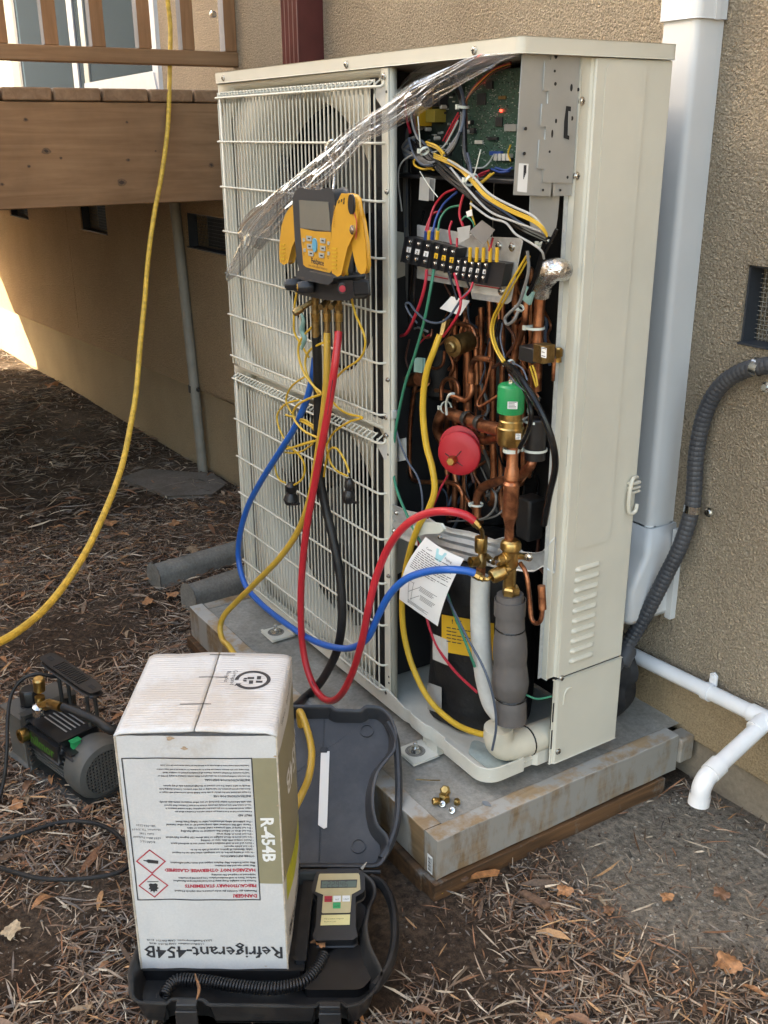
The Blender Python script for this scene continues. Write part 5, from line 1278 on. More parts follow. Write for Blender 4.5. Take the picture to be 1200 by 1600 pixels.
def knob(x, y, Y, d, r, endmat):
    p = onY(Y, x, y); mb = MB(); prof = [(r*.8, 0), (r, .004), (r*.96, .018), (r*.85, .030), (r*.78, .031)]
    n = 24; d = unit(d); u = unit(np.cross(d, V(0, 0, 1))); w = np.cross(d, u); vs = []
    for rr, h in prof: vs += [p+d*h+(u*math.cos(a)+w*math.sin(a))*rr*(1 if k % 4 < 2 else .92) for k, a in enumerate(np.linspace(0, 2*math.pi, n+1)[:-1])]
    mb.add(vs, [(i*n+j, i*n+(j+1) % n, (i+1)*n+(j+1) % n, (i+1)*n+j) for i in range(len(prof)-1) for j in range(n)]+[tuple((len(prof)-1)*n+j for j in range(n))])
    kb = obj('knob', mb, M['gaugeblack'], gg); mb = MB(); mb.lathe([(r*.5, .031), (r*.5, .0325), (.0001, .033)], p, d, 16, cap=False); obj('knob_end', mb, M[endmat], kb)
knob(470, 444, -.10, (-.45, -.88, -.02), .0135, 'gauge'); knob(490, 448, -.105, (-.45, -.88, -.02), .0135, 'gold'); knob(540, 447, -.085, (.75, -.65, -.02), .0125, 'printred')
for i, x in enumerate((493, 511, 529)):
    Y = -.078
    def seg(y0, w0, y1, w1, mat='brass_dark', n=14, nm='port'):
        a, b = onY(Y, x, y0), onY(Y, x, y1); mb = MB(); mb.lathe([(pxr(a, w0), 0), (pxr(b, w1), np.linalg.norm(b-a))], a, b-a, n); return obj(nm, mb, M[mat], gg, ang=28)
    seg(462, 12, 478, 10); seg(476, 14, 484, 13, n=6, nm='port_nut'); seg(483, 11, 490, 11); seg(489, 14 if i else 15, 502, 13, 'brass', 16, 'hose_nut'); seg(502, 9 if i else 13, 524 if i else 530, 9 if i else 12, 'brass_dark', 12, 'hose_ferrule')
a, b = onY(-.078, 491, 469), onY(-.11, 468, 484); mb = MB(); mb.lathe([(.005, 0), (.0055, .03), (.008, .032), (.008, .045), (.0065, .05), (.005, .051)], a, b-a, 14); obj('side_port', mb, M['brass_dark'], gg)
for x in (505, 521): a, b = onY(-.078, x+6, 469), onY(-.11, x-6, 482); mb = MB(); mb.lathe([(.0045, 0), (.0045, .025), (.006, .027), (.006, .036)], a, b-a, 12); obj('side_port', mb, M['brass_dark'], gg)
mb = MB(); mb.tube([onY(-.09, 470, 487), onY(-.09, 474, 500), onY(-.088, 472, 516), onY(-.086, 476, 530), onY(-.084, 471, 545)], [.002, .004, .006, .005, .003], 8); obj('cap_strap', mb, M['teal'], gg)
mb = MB(); mb.tube([onY(-.06, 521, 298), onY(-.05, 523, 278), onY(-.04, 521, 255), onY(-.035, 510, 236), onY(-.03, 513, 224), onY(-.022, 521, 219), onY(-.008, 526, 224), onY(.0, 525, 240)], .0034, 10); obj('hanging_hook', mb, M['bolt'], gg)

# ---- pipe clamp probes (amber pincers) hung on the gauge, with their leads
c1 = thing('pipe_clamp_probe', onY(-.12, 552, 360), 'amber pincer clamp probe hanging on the right side of the gauge', 'clamp', 'clamp probes hung on the gauge')
def cpart(par, name, pts, y, d, mat, bev):
    mb = MB(); mb.prism([onY(y, *q) for q in pts], (0, d, 0)); return obj(name, mb, M[mat], par, bevel=bev, seg=3)
j1 = cpart(c1, 'jaw', [(534, 306), (543, 306), (550, 308), (554, 313), (557, 335), (555, 358), (547, 372), (541, 386), (536, 408), (532, 426), (527, 429), (520, 424), (518, 412), (518, 397), (520, 353), (523, 335), (528, 318)], -.128, .012, 'gold', .004)
j2 = cpart(c1, 'jaw', [(545, 308), (552, 311), (559, 328), (564, 348), (569, 380), (571, 414), (569, 423), (564, 425), (560, 421), (556, 408), (551, 385), (549, 373), (551, 350), (550, 330)], -.122, .009, 'gold', .004)
for i in range(6): y = 387+i*6.2; cpart(c1, 'grip_rib', [(518.5, y), (525.5, y+.5), (525.5, y+2.4), (518.5, y+1.9)], -.1295, .002, 'yellow', .0006)
for x, y in ((529, 313), (533, 311), (537, 309), (536.5, 314.5)): cpart(c1, 'vent_slot', [(x, y), (x+1.5, y-.2), (x+1, y+4.4), (x-.8, y+4.8)], -.1285, .001, 'chip', 0)
p = onY(-.128, 551, 319); mb = MB(); mb.prism([p+V(.0085*math.cos(a), 0, .0155*math.sin(a)) for a in np.linspace(0, 2*math.pi, 25)[:-1]], (0, -.004, 0)); obj('rubber_pad', mb, M['chip'], c1, bevel=.0015)
mb = MB(); mb.lathe([(.008, 0), (.008, .003), (.0045, .004), (.0042, .0055), (.0001, .006)], onY(-.1285, 552, 359), (0, -1, 0), 18, cap=False); obj('pivot', mb, M['bolt'], c1)
mb = MB(); mb.tube([onY(-.129, 553, 333), onY(-.129, 557, 345), onY(-.129, 557, 360), onY(-.129, 556, 374)], .0008, 5); obj('spring_wire', mb, M['printred'], c1)
mb = MB(); text(mb, 'FIELDPIECE', .008, onY(-.1286, 523, 356), unit(V(.10, 0, 1)), (-1, 0, .1), res=1); obj('lettering', mb, plain('amber_shadow', (.45, .22, .015), .5), c1, flat=True)
c2 = thing('pipe_clamp_probe', onY(-.10, 450, 360), 'amber pincer clamp probe half hidden behind the left side of the gauge', 'clamp', 'clamp probes hung on the gauge')
cpart(c2, 'jaw', [(459, 322), (463, 330), (464, 366), (459, 375), (455, 384), (452, 396), (449, 408), (443, 411), (438, 407), (437.5, 395), (438, 382), (441, 355), (445, 342), (450, 332)], -.096, .015, 'gold', .004)
for i in range(5): y = 381+i*5.6; cpart(c2, 'grip_rib', [(438, y), (444.5, y+.5), (444.5, y+2.4), (438, y+1.9)], -.0975, .002, 'yellow', .0006)
def lead(par, pts, w, Y=-.07, mat='yellow'):
    mb = MB(); P = [onY((q[2] if len(q) > 2 else Y), q[0], q[1]) for q in pts]; mb.tube(P, pxr(P[len(P)//2], w), 7, k=7); return obj('lead', mb, M[mat], par)
z1 = lambda L: [(360+a/4.286, 380+b/4.286) for a, b in L]
z2 = lambda L: [(360+a/2.757, 540+b/2.757) for a, b in L]
lead(c1, [(537, 391, -.11)]+z1([(790, 250), (830, 450), (895, 610), (900, 700), (860, 780), (760, 850), (690, 930), (668, 1000), (700, 1080), (780, 1140), (885, 1168), (800, 1195), (700, 1260), (655, 1330)])+z2([(416, 440), (430, 500), (460, 540), (505, 562)]), 3.4, -.075)
lead(c1, z2([(403, 565), (412, 500), (422, 460), (440, 440), (465, 450), (495, 500), (512, 548)]), 3.4, -.078)
lead(c2, z1([(445, 320), (430, 420), (425, 520), (430, 600), (480, 690), (525, 765)]), 3.4, -.068)
lead(c2, z1([(548, 560), (490, 620), (457, 690), (462, 780), (500, 880), (560, 960), (608, 1008), (540, 1035), (455, 1080), (420, 1135), (440, 1200), (500, 1262), (585, 1312), (480, 1350), (380, 1378)]), 3.8, -.085)
lead(c2, z1([(660, 655), (590, 680), (530, 720), (502, 790), (515, 880), (560, 960), (590, 1010)]), 3.6, -.08)
lead(c2, z1([(498, 895), (430, 940), (390, 990), (374, 1060), (410, 1140)]), 3, -.062); lead(c2, z1([(460, 1050), (370, 1078), (318, 1140), (318, 1210), (350, 1290), (375, 1330)]), 3, -.062)
lead(c2, z1([(580, 1320), (490, 1388), (420, 1405), (365, 1400)]), 3, -.066); lead(c2, z1([(565, 1255), (520, 1205), (460, 1175), (370, 1150)]), 3.4, -.068); lead(c2, z1([(560, 1225), (500, 1185), (450, 1180), (520, 1215), (565, 1245)]), 3.4, -.07)
lead(c2, z2([(243, 430), (285, 460), (315, 500), (320, 545), (305, 580), (275, 600)]), 3.4, -.07); lead(c2, z2([(190, 515), (200, 555), (215, 580), (238, 592)]), 3, -.065); lead(c2, z2([(375, 405), (320, 420), (265, 440), (240, 445)]), 3.2, -.068)
for par, x, y, s_ in ((c2, 455, 772, 1), (c1, 545, 768, .8)):
    p = onY(-.065, x, y); mb = MB(); mb.lathe([(.006*s_, .03), (.013*s_, .022), (.013*s_, .010), (.009*s_, .004), (.015*s_, -.004), (.018*s_, -.014), (.014*s_, -.024), (.004, -.028)], p, (0.15, 0, 1), 14); pr_ = obj('probe_tip', mb, M['black'], par)
    mb = MB(); mb.tube([p+V(.0, 0, -.014), p+V(.02, 0, -.018), p+V(.038, 0, -.012)], .003, 6); obj('probe_strap', mb, M['black'], pr_)

# ---- hoses
def hose(name, label, mat, pts, r, n=12, k=8):
    P = [onY(q[2], q[0], q[1]) if len(q) == 3 else np.array(q[3]) for q in pts]
    mb = MB(); mb.tube(P, r, n, k); return tag(obj(name, mb, M[mat]), label, 'hose'), P
W_ = lambda *p: (0, 0, 0, p)
hr, HP = hose('red_hose', 'glossy red gauge hose hanging in a low loop and rising to the thin valve', 'red', [(529, 518, -.078), (527, 540, -.085), (522, 580, -.095), (513, 640, -.10), (502, 700, -.105), (491, 760, -.105), (480, 820, -.11), (473, 880, -.11), (470, 940, -.11), (472, 1000, -.11), (480, 1045, -.11), (495, 1080, -.11), (514, 1095, -.11), (533, 1085, -.11), (551, 1050, -.11), (566, 1000, -.11), (577, 945, -.11), (590, 895, -.10), (610, 850, -.09), (637, 818, -.08), (668, 802, -.06), (700, 799, -.045), (725, 804, -.025), (741, 814, -.010)], .0078)
hb, HPb = hose('blue_hose', 'glossy blue gauge hose looping low round the front of the unit to the large valve', 'blue', [(492, 560, -.060), (488, 590, -.062), (479, 625, -.066), (462, 665, -.07), (442, 698, -.075), (412, 745, -.08), (388, 790, -.08), (375, 835, -.08), (373, 875, -.08), (384, 915, -.085), (410, 945, -.09), (448, 975, -.095), (486, 999, -.10), (520, 1011, -.10), (550, 1012, -.10), (574, 997, -.10), (591, 962, -.095), (608, 930, -.09), (634, 905, -.08), (668, 893, -.06), (702, 890, -.045), (728, 892, -.025), (742, 896, -.012)], .0074)
hy, _ = hose('amber_hose', 'amber gauge hose running down from the gauge and behind the white carton', 'yhose', [(511, 520, -.078), (511, 560, -.082), (509, 610, -.086), (502, 670, -.09), (493, 730, -.092), (485, 775, -.095), (468, 825, -.105), (440, 868, -.12), (402, 908, -.14), (368, 942, -.16), (350, 962, -.175), (344, 982, -.185), (349, 1002, -.2), (362, 1016, -.22), W_(-.47, -.25, .02), W_(-.36, -.235, -.0), W_(*onZ(.085, 468, 1112)), W_(*onZ(.075, 480, 1140)), W_(*onZ(.055, 487, 1175)), W_(*onZ(.030, 483, 1212)), W_(*onZ(.0, 472, 1240)), W_(*onZ(-.03, 455, 1275))], .0072)
hk, _ = hose('black_hose', 'thick black rubber vacuum hose hanging behind the red hose', 'rubber', [(494, 526, -.078), (496, 560, -.072), (497, 620, -.066), (497, 680, -.064), (499, 740, -.06), (508, 790, -.058), (520, 840, -.056), (529, 885, -.056), (534, 930, -.058), (534, 975, -.062), (527, 1015, -.07), (512, 1048, -.08), (496, 1072, -.095), (476, 1090, -.12), W_(*onZ(.02, 455, 1108)), W_(-.48, -.30, -.02), W_(-.56, -.40, -.05), W_(-.60, -.48, -.0), W_(*onZ(.030, 178, 1140)), W_(*onZ(.045, 150, 1125)), W_(*onZ(.055, 120, 1112)), W_(*onZ(.060, 98, 1104))], .0098)
# brass ends of the red and blue hose
def fit(par, a, b, prof, mat='brass', n=12):
    mb = MB(); L = np.linalg.norm(b-a); mb.lathe([(r, L*f) for r, f in prof], a, b-a, n); return obj('hose_fitting', mb, M[mat], par, ang=28)
a = onY(-.010, 739, 813); b = onY(.0, 749, 824); fit(hr, a, b, [(.0085, 0), (.0085, .6), (.0065, .62), (.0062, 1)], n=8)
mb = MB(); mb.tube([b, onY(.012, 753, 830), onY(.025, 754, 840)], .0042, 10); obj('hose_elbow', mb, M['brass'], hr)
mb = MB(); q0, q1 = onY(.035, 752, 839), onY(.035, 752, 863); mb.lathe([(.0118, 0), (.0125, -.002), (.0125, -.022), (.0115, -.030), (.009, -.031)], (q0[0], .035, q0[2]), (0, 0, 1), 26); obj('knurled_nut', mb, M['brass'], hr)
a = onY(-.012, 740, 896); b = onY(-.004, 756, 905); fit(hb, a, b, [(.0082, 0), (.0082, .7), (.0060, .72), (.006, 1)], n=8)
mb = MB(); mb.tube([b, onY(-.002, 762, 905), onY(.012, 770, 900)], .0042, 10); obj('hose_elbow', mb, M['brass'], hb)
a = onY(.036, 789, 892); b = onY(.008, 768, 902); fit(hb, a, b, [(.011, 0), (.0135, .12), (.0135, .85), (.012, 1), (.009, 1), (.009, .8)], n=24)

for a_, b_ in ((18, 26), (52, 60), (84, 94), (150, 158)):
    Ph = spline(HP, 8); seg_ = [p+unit(CAM-p)*.0076 for p in Ph[a_:b_]]; mb = MB(); mb.tube(seg_, .0011, 5, sm=False); obj('printed_mark', mb, M['print'], hr)
# ---- long yellow cord coming over the deck
mb = MB(); mb.tube([onD(d, x, y) for x, y, d in ((260, -40, 3.72), (262, 0, 3.71), (266, 45, 3.70), (265, 120, 3.66), (262, 200, 3.58), (253, 270, 3.5), (241, 335, 3.4), (232, 400, 3.3), (226, 470, 3.15), (219, 540, 3.0), (213, 610, 2.87), (204, 665, 2.75), (190, 730, 2.6), (166, 795, 2.45), (131, 868, 2.28), (82, 938, 2.1), (30, 985, 1.98), (-20, 1012, 1.9), (-80, 1035, 1.8))]+[onD(1.8, -80, 1035)+V(.02, -.12, -.14), V(*(onD(1.8, -80, 1035)[:2]+V(.12, -.25)), -.146), V(*(onD(1.8, -80, 1035)[:2]+V(.35, -.45)), -.148), V(*(onD(1.8, -80, 1035)[:2]+V(.9, -.6)), -.148)], .0075, 10)
tag(obj('yellow_cord', mb, M['ylong']), 'long scuffed yellow hose hanging in a wide curve from the deck', 'hose')

# ---- instruction sheet
TL, TR, BR, BL = onY(-.020, 667, 840), onY(-.010, 725, 873), onY(-.030, 686, 978), onY(-.035, 626, 936)
def sheetp(u, v):
    p = TL*(1-u)*(1-v)+TR*u*(1-v)+BR*u*v+BL*(1-u)*v
    return p+V(-.012*math.sin(math.pi*v)*(1-u)-.004*(1-u)*(1-v), -.010*math.sin(math.pi*v*.9)-.006*math.sin(math.pi*u)*(1-v), 0)
mb = MB(); mb.sheet([[sheetp(i/12, j/14) for j in range(15)] for i in range(13)])
sh = thing('instruction_sheet', TL, 'white printed instruction sheet hanging from the valve bracket', 'paper')
obj('paper', mb, M['white'], sh, ang=180)
mb = MB(); nn_ = unit(np.cross(TR-TL, BL-TL)); nn_ = nn_ if np.dot(nn_, CAM-TL) > 0 else -nn_
def pline(u0, u1, v, h=.006):
    k = 4
    for i in range(k):
        a, b = u0+(u1-u0)*i/k, u0+(u1-u0)*(i+1)/k; mb.quad(sheetp(a, v)+nn_*.0005, sheetp(b, v)+nn_*.0005, sheetp(b, v+h)+nn_*.0005, sheetp(a, v+h)+nn_*.0005)
for i, (u0, u1) in enumerate(((.12, .9), (.12, .5), (.08, .95), (.08, .92), (.08, .6), (.08, .96), (.08, .9), (.08, .93), (.08, .55), (.08, .95), (.08, .7))):
    u = u0
    while u < u1:
        w = rnd.uniform(.05, .14); pline(u, min(u1, u+w), .15+i*.028, .0085); u += w+.018
for i in range(4): pline(.45, rnd.uniform(.7, .9), .60+i*.02); pline(.5, rnd.uniform(.75, .92), .72+i*.02); pline(.22, rnd.uniform(.6, .8), .90+i*.018) if i < 3 else None
for (a, b, c, d) in ((.18, .60, .24, .95), (.30, .60, .30, .88), (.18, .62, .30, .62), (.22, .78, .45, .62), (.27, .88, .48, .74)):
    n_ = 6
    for i in range(n_):
        p = sheetp(a+(c-a)*i/n_, b+(d-b)*i/n_)+nn_*.0006; q = sheetp(a+(c-a)*(i+1)/n_, b+(d-b)*(i+1)/n_)+nn_*.0006; w = unit(np.cross(q-p, nn_))*.0004
        mb.quad(p-w, q-w, q+w, p+w)
xd = unit(sheetp(.8, .1)-sheetp(.2, .1)); text(mb, 'Connecting the Piping', .0085, sheetp(.2, .115)+nn_*.0012, xd, unit(np.cross(nn_, xd)), res=1)
obj('sheet_print', mb, M['print'], sh, flat=True, stuff=True)
mb = MB(); mb.quad(sheetp(.4, .03)+nn_*.0003, sheetp(.66, .03)+nn_*.0003, sheetp(.62, .17)+nn_*.0003, sheetp(.5, .17)+nn_*.0003); obj('tint_patch', mb, plain('cyan_patch', (.35, .62, .66), .6), sh, flat=True)

# ---- open case on the ground, the scale and the carton
A0 = V(-.051, -.705, 0); EV = unit(V(.545, .838, 0)); BV = V(-EV[1], EV[0], 0); ZV = V(0, 0, 1)
Q = lambda u, v, z: A0+EV*u+BV*v+ZV*z
def offset(P, d, n):
    out = []; m_ = len(P)
    c = sum(P)/m_
    for i in range(m_):
        t1 = unit(P[i]-P[i-1]); t2 = unit(P[(i+1) % m_]-P[i]); t_ = unit(t1+t2); nn = unit(np.cross(n, t_))
        if area_sign < 0: nn = -nn
        k = 1/max(.5, abs(float(np.dot(unit(np.cross(n, t1)), unit(np.cross(n, t_)))))); out.append(P[i]+nn*d*k)
    return out
area_sign = 1
def tray(name, P, n, depth, mat, par, wall=.006, lip=.006):
    global area_sign
    a = sum(np.dot(np.cross(P[i]-P[0], P[(i+1) % len(P)]-P[0]), n) for i in range(len(P))); area_sign = 1 if a > 0 else -1
    ring = [[p-n*depth for p in offset(P, .020, n)], offset(P, .002, n), [p-n*.000 for p in offset(P, -lip*.4, n)], [p+n*.002 for p in offset(P, -lip*.3, n)], [p+n*.002 for p in offset(P, .002, n)], offset(P, .0045, n), [p-n*.003 for p in offset(P, .0062, n)], [p-n*(depth-.008) for p in offset(P, .016, n)]]
    m_ = len(P); mb = MB()
    for k in range(len(ring)): mb.v.extend([tuple(map(float, q)) for q in ring[k]])
    for k in range(len(ring)-1): mb.f += [(k*m_+i, k*m_+(i+1) % m_, (k+1)*m_+(i+1) % m_, (k+1)*m_+i) for i in range(m_)]
    mb.f += [tuple(range(m_)), tuple((len(ring)-1)*m_+i for i in range(m_))]; mb.m = [0]*len(mb.f)
    return obj(name, mb, M[mat], par, ang=40)
def rnd_poly(P, k=3):
    # soften the corners of a closed outline
    out = []; m_ = len(P)
    for i in range(m_):
        a, b, c = P[i-1], P[i], P[(i+1) % m_]; d = min(.014, np.linalg.norm(a-b)*.42, np.linalg.norm(c-b)*.42); p0, p2 = b+unit(a-b)*d, b+unit(c-b)*d
        for j in range(k+1): t_ = j/k; out.append(p0*(1-t_)**2+b*2*t_*(1-t_)+p2*t_*t_)
    return out
cs = thing('scale_case', Q(.2, .1, -.165), 'black plastic scale case lying open on the mulch under the white carton', 'case')
ZR = -.088
rim = lambda L: [onZ(ZR, *q) for q in L]
base_o = [Q(-.006, .215, ZR), Q(-.012, -.03, ZR)]+rim([(203, 1538), (203, 1556), (214, 1567), (262, 1569), (268, 1562), (318, 1563), (324, 1571), (495, 1573), (501, 1566), (534, 1567), (540, 1573), (566, 1568), (590, 1545), (598, 1520), (588, 1500), (577, 1478), (572, 1448), (577, 1418), (588, 1396), (584, 1378), (570, 1366)])+[Q(.35, .213, ZR)]
tray('base_shell', rnd_poly(base_o), ZV, .057, 'caseb', cs)
mb = MB(); band(mb, [onZ(ZR-.009, *q) for q in ((580, 1374), (598, 1384), (612, 1412), (617, 1450), (614, 1488), (604, 1518), (584, 1545))], ZV, .0075, .011); obj('handle', mb, M['caseb'], cs)
LH = Q(0, .222, ZR+.004); th_ = math.radians(30); LT = BV*math.cos(th_)+ZV*math.sin(th_); LN = ZV*math.cos(th_)-BV*math.sin(th_)
lp = lambda x, y, l=0: onPl(LH+LN*l, LN, x, y)
lid_o = [LH+EV*(-.006), LH+EV*(-.006)+LT*.335]+[lp(*q) for q in ((467, 1103), (518, 1103), (524, 1109), (564, 1110), (571, 1103), (594, 1104), (610, 1118), (620, 1142), (618, 1172), (604, 1188), (590, 1206), (583, 1234), (583, 1262), (589, 1290), (606, 1306), (608, 1328), (594, 1354))]
lidp = tray('lid_shell', rnd_poly(lid_o), LN, .034, 'case', cs)
mb = MB(); band(mb, [lp(x, y, -.008) for x, y in ((606, 1130), (618, 1155), (622, 1195), (623, 1245), (620, 1285), (610, 1318), (596, 1342))], LN, .0075, .010); obj('lid_handle', mb, M['case'], cs)
mb = MB(); mb.prism([lp(x, y, -.0245) for x, y in ((501.5, 1174), (515, 1174), (511, 1293), (506, 1295), (497, 1289))], LN*.001); obj('sticker_strip', mb, M['white'], lidp)
for x, y in ((573, 1142), (560, 1322)):
    p = lp(x, y, -.026); mb = MB(); mb.lathe([(.0145, 0), (.0145, .003), (.0120, .003), (.0120, .0005)], p, LN, 28, cap=False); obj('round_boss', mb, M['case'], lidp)
mb = MB(); a, b = lp(506.5, 1121, -.0255), lp(498.5, 1344, -.0255); mb.obox((a+b)/2, b-a, np.cross(LN, b-a), LN, np.linalg.norm(b-a)/2, .0012, .001); obj('lid_rib', mb, M['black'], lidp)
mb = MB(); mb.obox(lp(506, 1172, -.024), EV, LT, LN, .007, .006, .002); obj('sticker_clip', mb, M['black'], lidp, bevel=.0006)
for u in (.03, .30):
    mb = MB(); mb.tube([Q(u, .219, ZR-.004), Q(u+.06, .219, ZR-.004)], .006, 10, sm=False); obj('hinge', mb, M['caseb'], cs)
mb = MB(); mb.tube([Q(.0, .216, ZR-.006), Q(.40, .216, ZR-.006)], .0045, 8, sm=False); obj('hinge_line', mb, M['caseb'], cs)
for (x, y) in ((293, 1570), (516, 1573)):
    p = onZ(ZR, x, y); o_ = -BV
    mb = MB(); mb.obox(p+o_*.004+ZV*(.000), EV, BV, ZV, .0165, .006, .010); mb.obox(p+o_*.011-ZV*.020, EV, BV-ZV*.2, ZV, .0175, .0035, .020); mb.obox(p+o_*.008-ZV*.009, EV, BV, ZV, .0185, .003, .0025)
    obj('latch', mb, M['caseb'], cs, bevel=.0015)
mb = MB(); mb.prism([Q(.0, .0, -.148), Q(.27, .0, -.148), Q(.27, .205, -.148), Q(.0, .205, -.148)], (0, 0, .036)); obj('weighing_platform', mb, M['black'], cs, bevel=.004)
mb = MB(); mb.prism([Q(.258, .01, -.150), Q(.275, .01, -.150), Q(.275, .20, -.150), Q(.258, .20, -.150)], (0, 0, .048)); obj('partition', mb, M['caseb'], cs, bevel=.002)
mb = MB(); mb.prism(rnd_poly([onZ(-.118, *q) for q in ((512, 1492), (538, 1474), (580, 1482), (589, 1512), (566, 1545), (474, 1545), (482, 1528), (503, 1516))]), (0, 0, -.036)); obj('storage_hump', mb, M['black'], cs, bevel=.004, seg=3)
# coiled cord
cp_ = spline([onZ(-.118, *q) for q in ((257, 1556), (264, 1542), (280, 1531), (320, 1533), (373, 1541), (427, 1544), (470, 1536), (490, 1520), (503, 1500), (507, 1490))], 30)
D = np.cumsum([0]+[np.linalg.norm(cp_[i+1]-cp_[i]) for i in range(len(cp_)-1)]); Lc = D[-1]; pitch = .0052; NT = int(Lc/pitch*10); hp = []
for i in range(NT+1):
    s_ = Lc*i/NT; c = V(*[np.interp(s_, D, [q[k] for q in cp_]) for k in range(3)]); c2_ = V(*[np.interp(min(Lc, s_+.004), D, [q[k] for q in cp_]) for k in range(3)])-V(*[np.interp(max(0, s_-.004), D, [q[k] for q in cp_]) for k in range(3)])
    t_ = unit(c2_); u_ = unit(np.cross(t_, ZV)); w_ = np.cross(u_, t_); a_ = 2*math.pi*s_/pitch; hp.append(c+(u_*math.cos(a_)+w_*math.sin(a_))*.0088)
mb = MB(); mb.tube(hp, .0021, 6, sm=False); obj('coiled_cord', mb, M['black'], cs, ang=60)

# scale controller resting in the case
CN = unit(ZV-BV*.28-EV*.02); C0 = Q(.33, .10, -.078)
ct = thing('scale_display', C0, 'handheld scale display with gold faceplate resting in the open case', 'display unit')
kp = lambda x, y, l=0: onPl(C0+CN*l, CN, x, y)
def cprt(name, pts, l, th, mat, bev=.0008, par=ct): mb = MB(); mb.prism([kp(x, y, l) for x, y in pts], CN*th); return obj(name, mb, M[mat] if isinstance(mat, str) else mat, par, bevel=bev, seg=3)
cb = cprt('housing', [(497, 1364), (503, 1361.5), (556, 1360), (563, 1362), (567, 1368), (568, 1388), (565, 1393), (553, 1400), (553, 1447), (556, 1462), (551, 1466), (494, 1467), (491, 1462), (496, 1447), (499, 1399), (491, 1393), (489, 1388), (494, 1370)], 0, -.024, 'black', .003)
fp = cprt('faceplate', [(500, 1365.5), (560, 1364.7), (562, 1368), (563.2, 1390), (549.6, 1397.5), (547.6, 1425), (546, 1426.3), (504, 1427), (502.8, 1425.5), (505, 1398), (493, 1393), (498.5, 1367)], .0006, .0006, 'goldface', 0, cb)
cprt('label_plate', [(502.5, 1430), (547, 1429), (546.4, 1445), (500.6, 1446)], .0006, .0006, plain('pale_gold', (.62, .55, .27), .45), 0, cb)
cprt('display_window', [(501.3, 1375.6), (558.3, 1374.4), (557.2, 1386.8), (500.6, 1388)], .0013, .0004, 'chip', 0, fp); cprt('display', [(503, 1377.3), (557, 1376.2), (556.2, 1385.8), (502.2, 1387)], .0018, .0003, 'lcd2', 0, fp)
xd = unit(kp(557, 1386)-kp(502, 1387)); yd = unit(np.cross(CN, xd))
SEG = {'2': 'abged', '9': 'abcdfg', '4': 'fgbc', '-': 'g', '6': 'acdefg'}
mb = MB(); s0 = kp(505, 1386.2, .0023)
def bar(p, d, L, w): q = np.cross(CN, d); mb.quad(p-q*w, p+d*L-q*w, p+d*L+q*w, p+q*w)
for i, ch in enumerate('-22946'):
    o = s0+xd*(.0078*i); h = .0055; w = .0042
    for sgm in SEG[ch]:
        a, d = {'a': (yd*2*h, xd), 'g': (yd*h, xd), 'd': (yd*0, xd), 'f': (yd*h, yd), 'e': (yd*0, yd), 'b': (yd*h+xd*w, yd), 'c': (xd*w, yd)}[sgm]; bar(o+a, d, w if d is xd else h, .0005)
obj('digits', mb, M['chip'], fp, flat=True, stuff=True)
for x, y, m_, t_ in ((513, 1405, 'printred', 'ON/OFF'), (526.8, 1404.6, 'white', 'N/T'), (541, 1404.2, 'white', 'UNIT'), (526.3, 1415, 'pgreen', 'LAMP')):
    bt = cprt('button', [(x-5.6, y-4), (x+5.6, y-4.2), (x+5.4, y+4), (x-5.8, y+4.2)], .0012, .0012, m_, .0004, fp)
    mb = MB(); text(mb, t_, .0042, kp(x, y+2, .0026), xd, yd, align='CENTER', res=1); obj('lettering', mb, M['print'], bt, flat=True)
mb = MB(); text(mb, 'High precision refrigerant', .0033, kp(506.5, 1436.5, .0016), xd, yd, res=1); text(mb, 'Electronic scale', .0033, kp(506.3, 1441, .0016), xd, yd, res=1); obj('lettering', mb, M['print'], cb, flat=True)

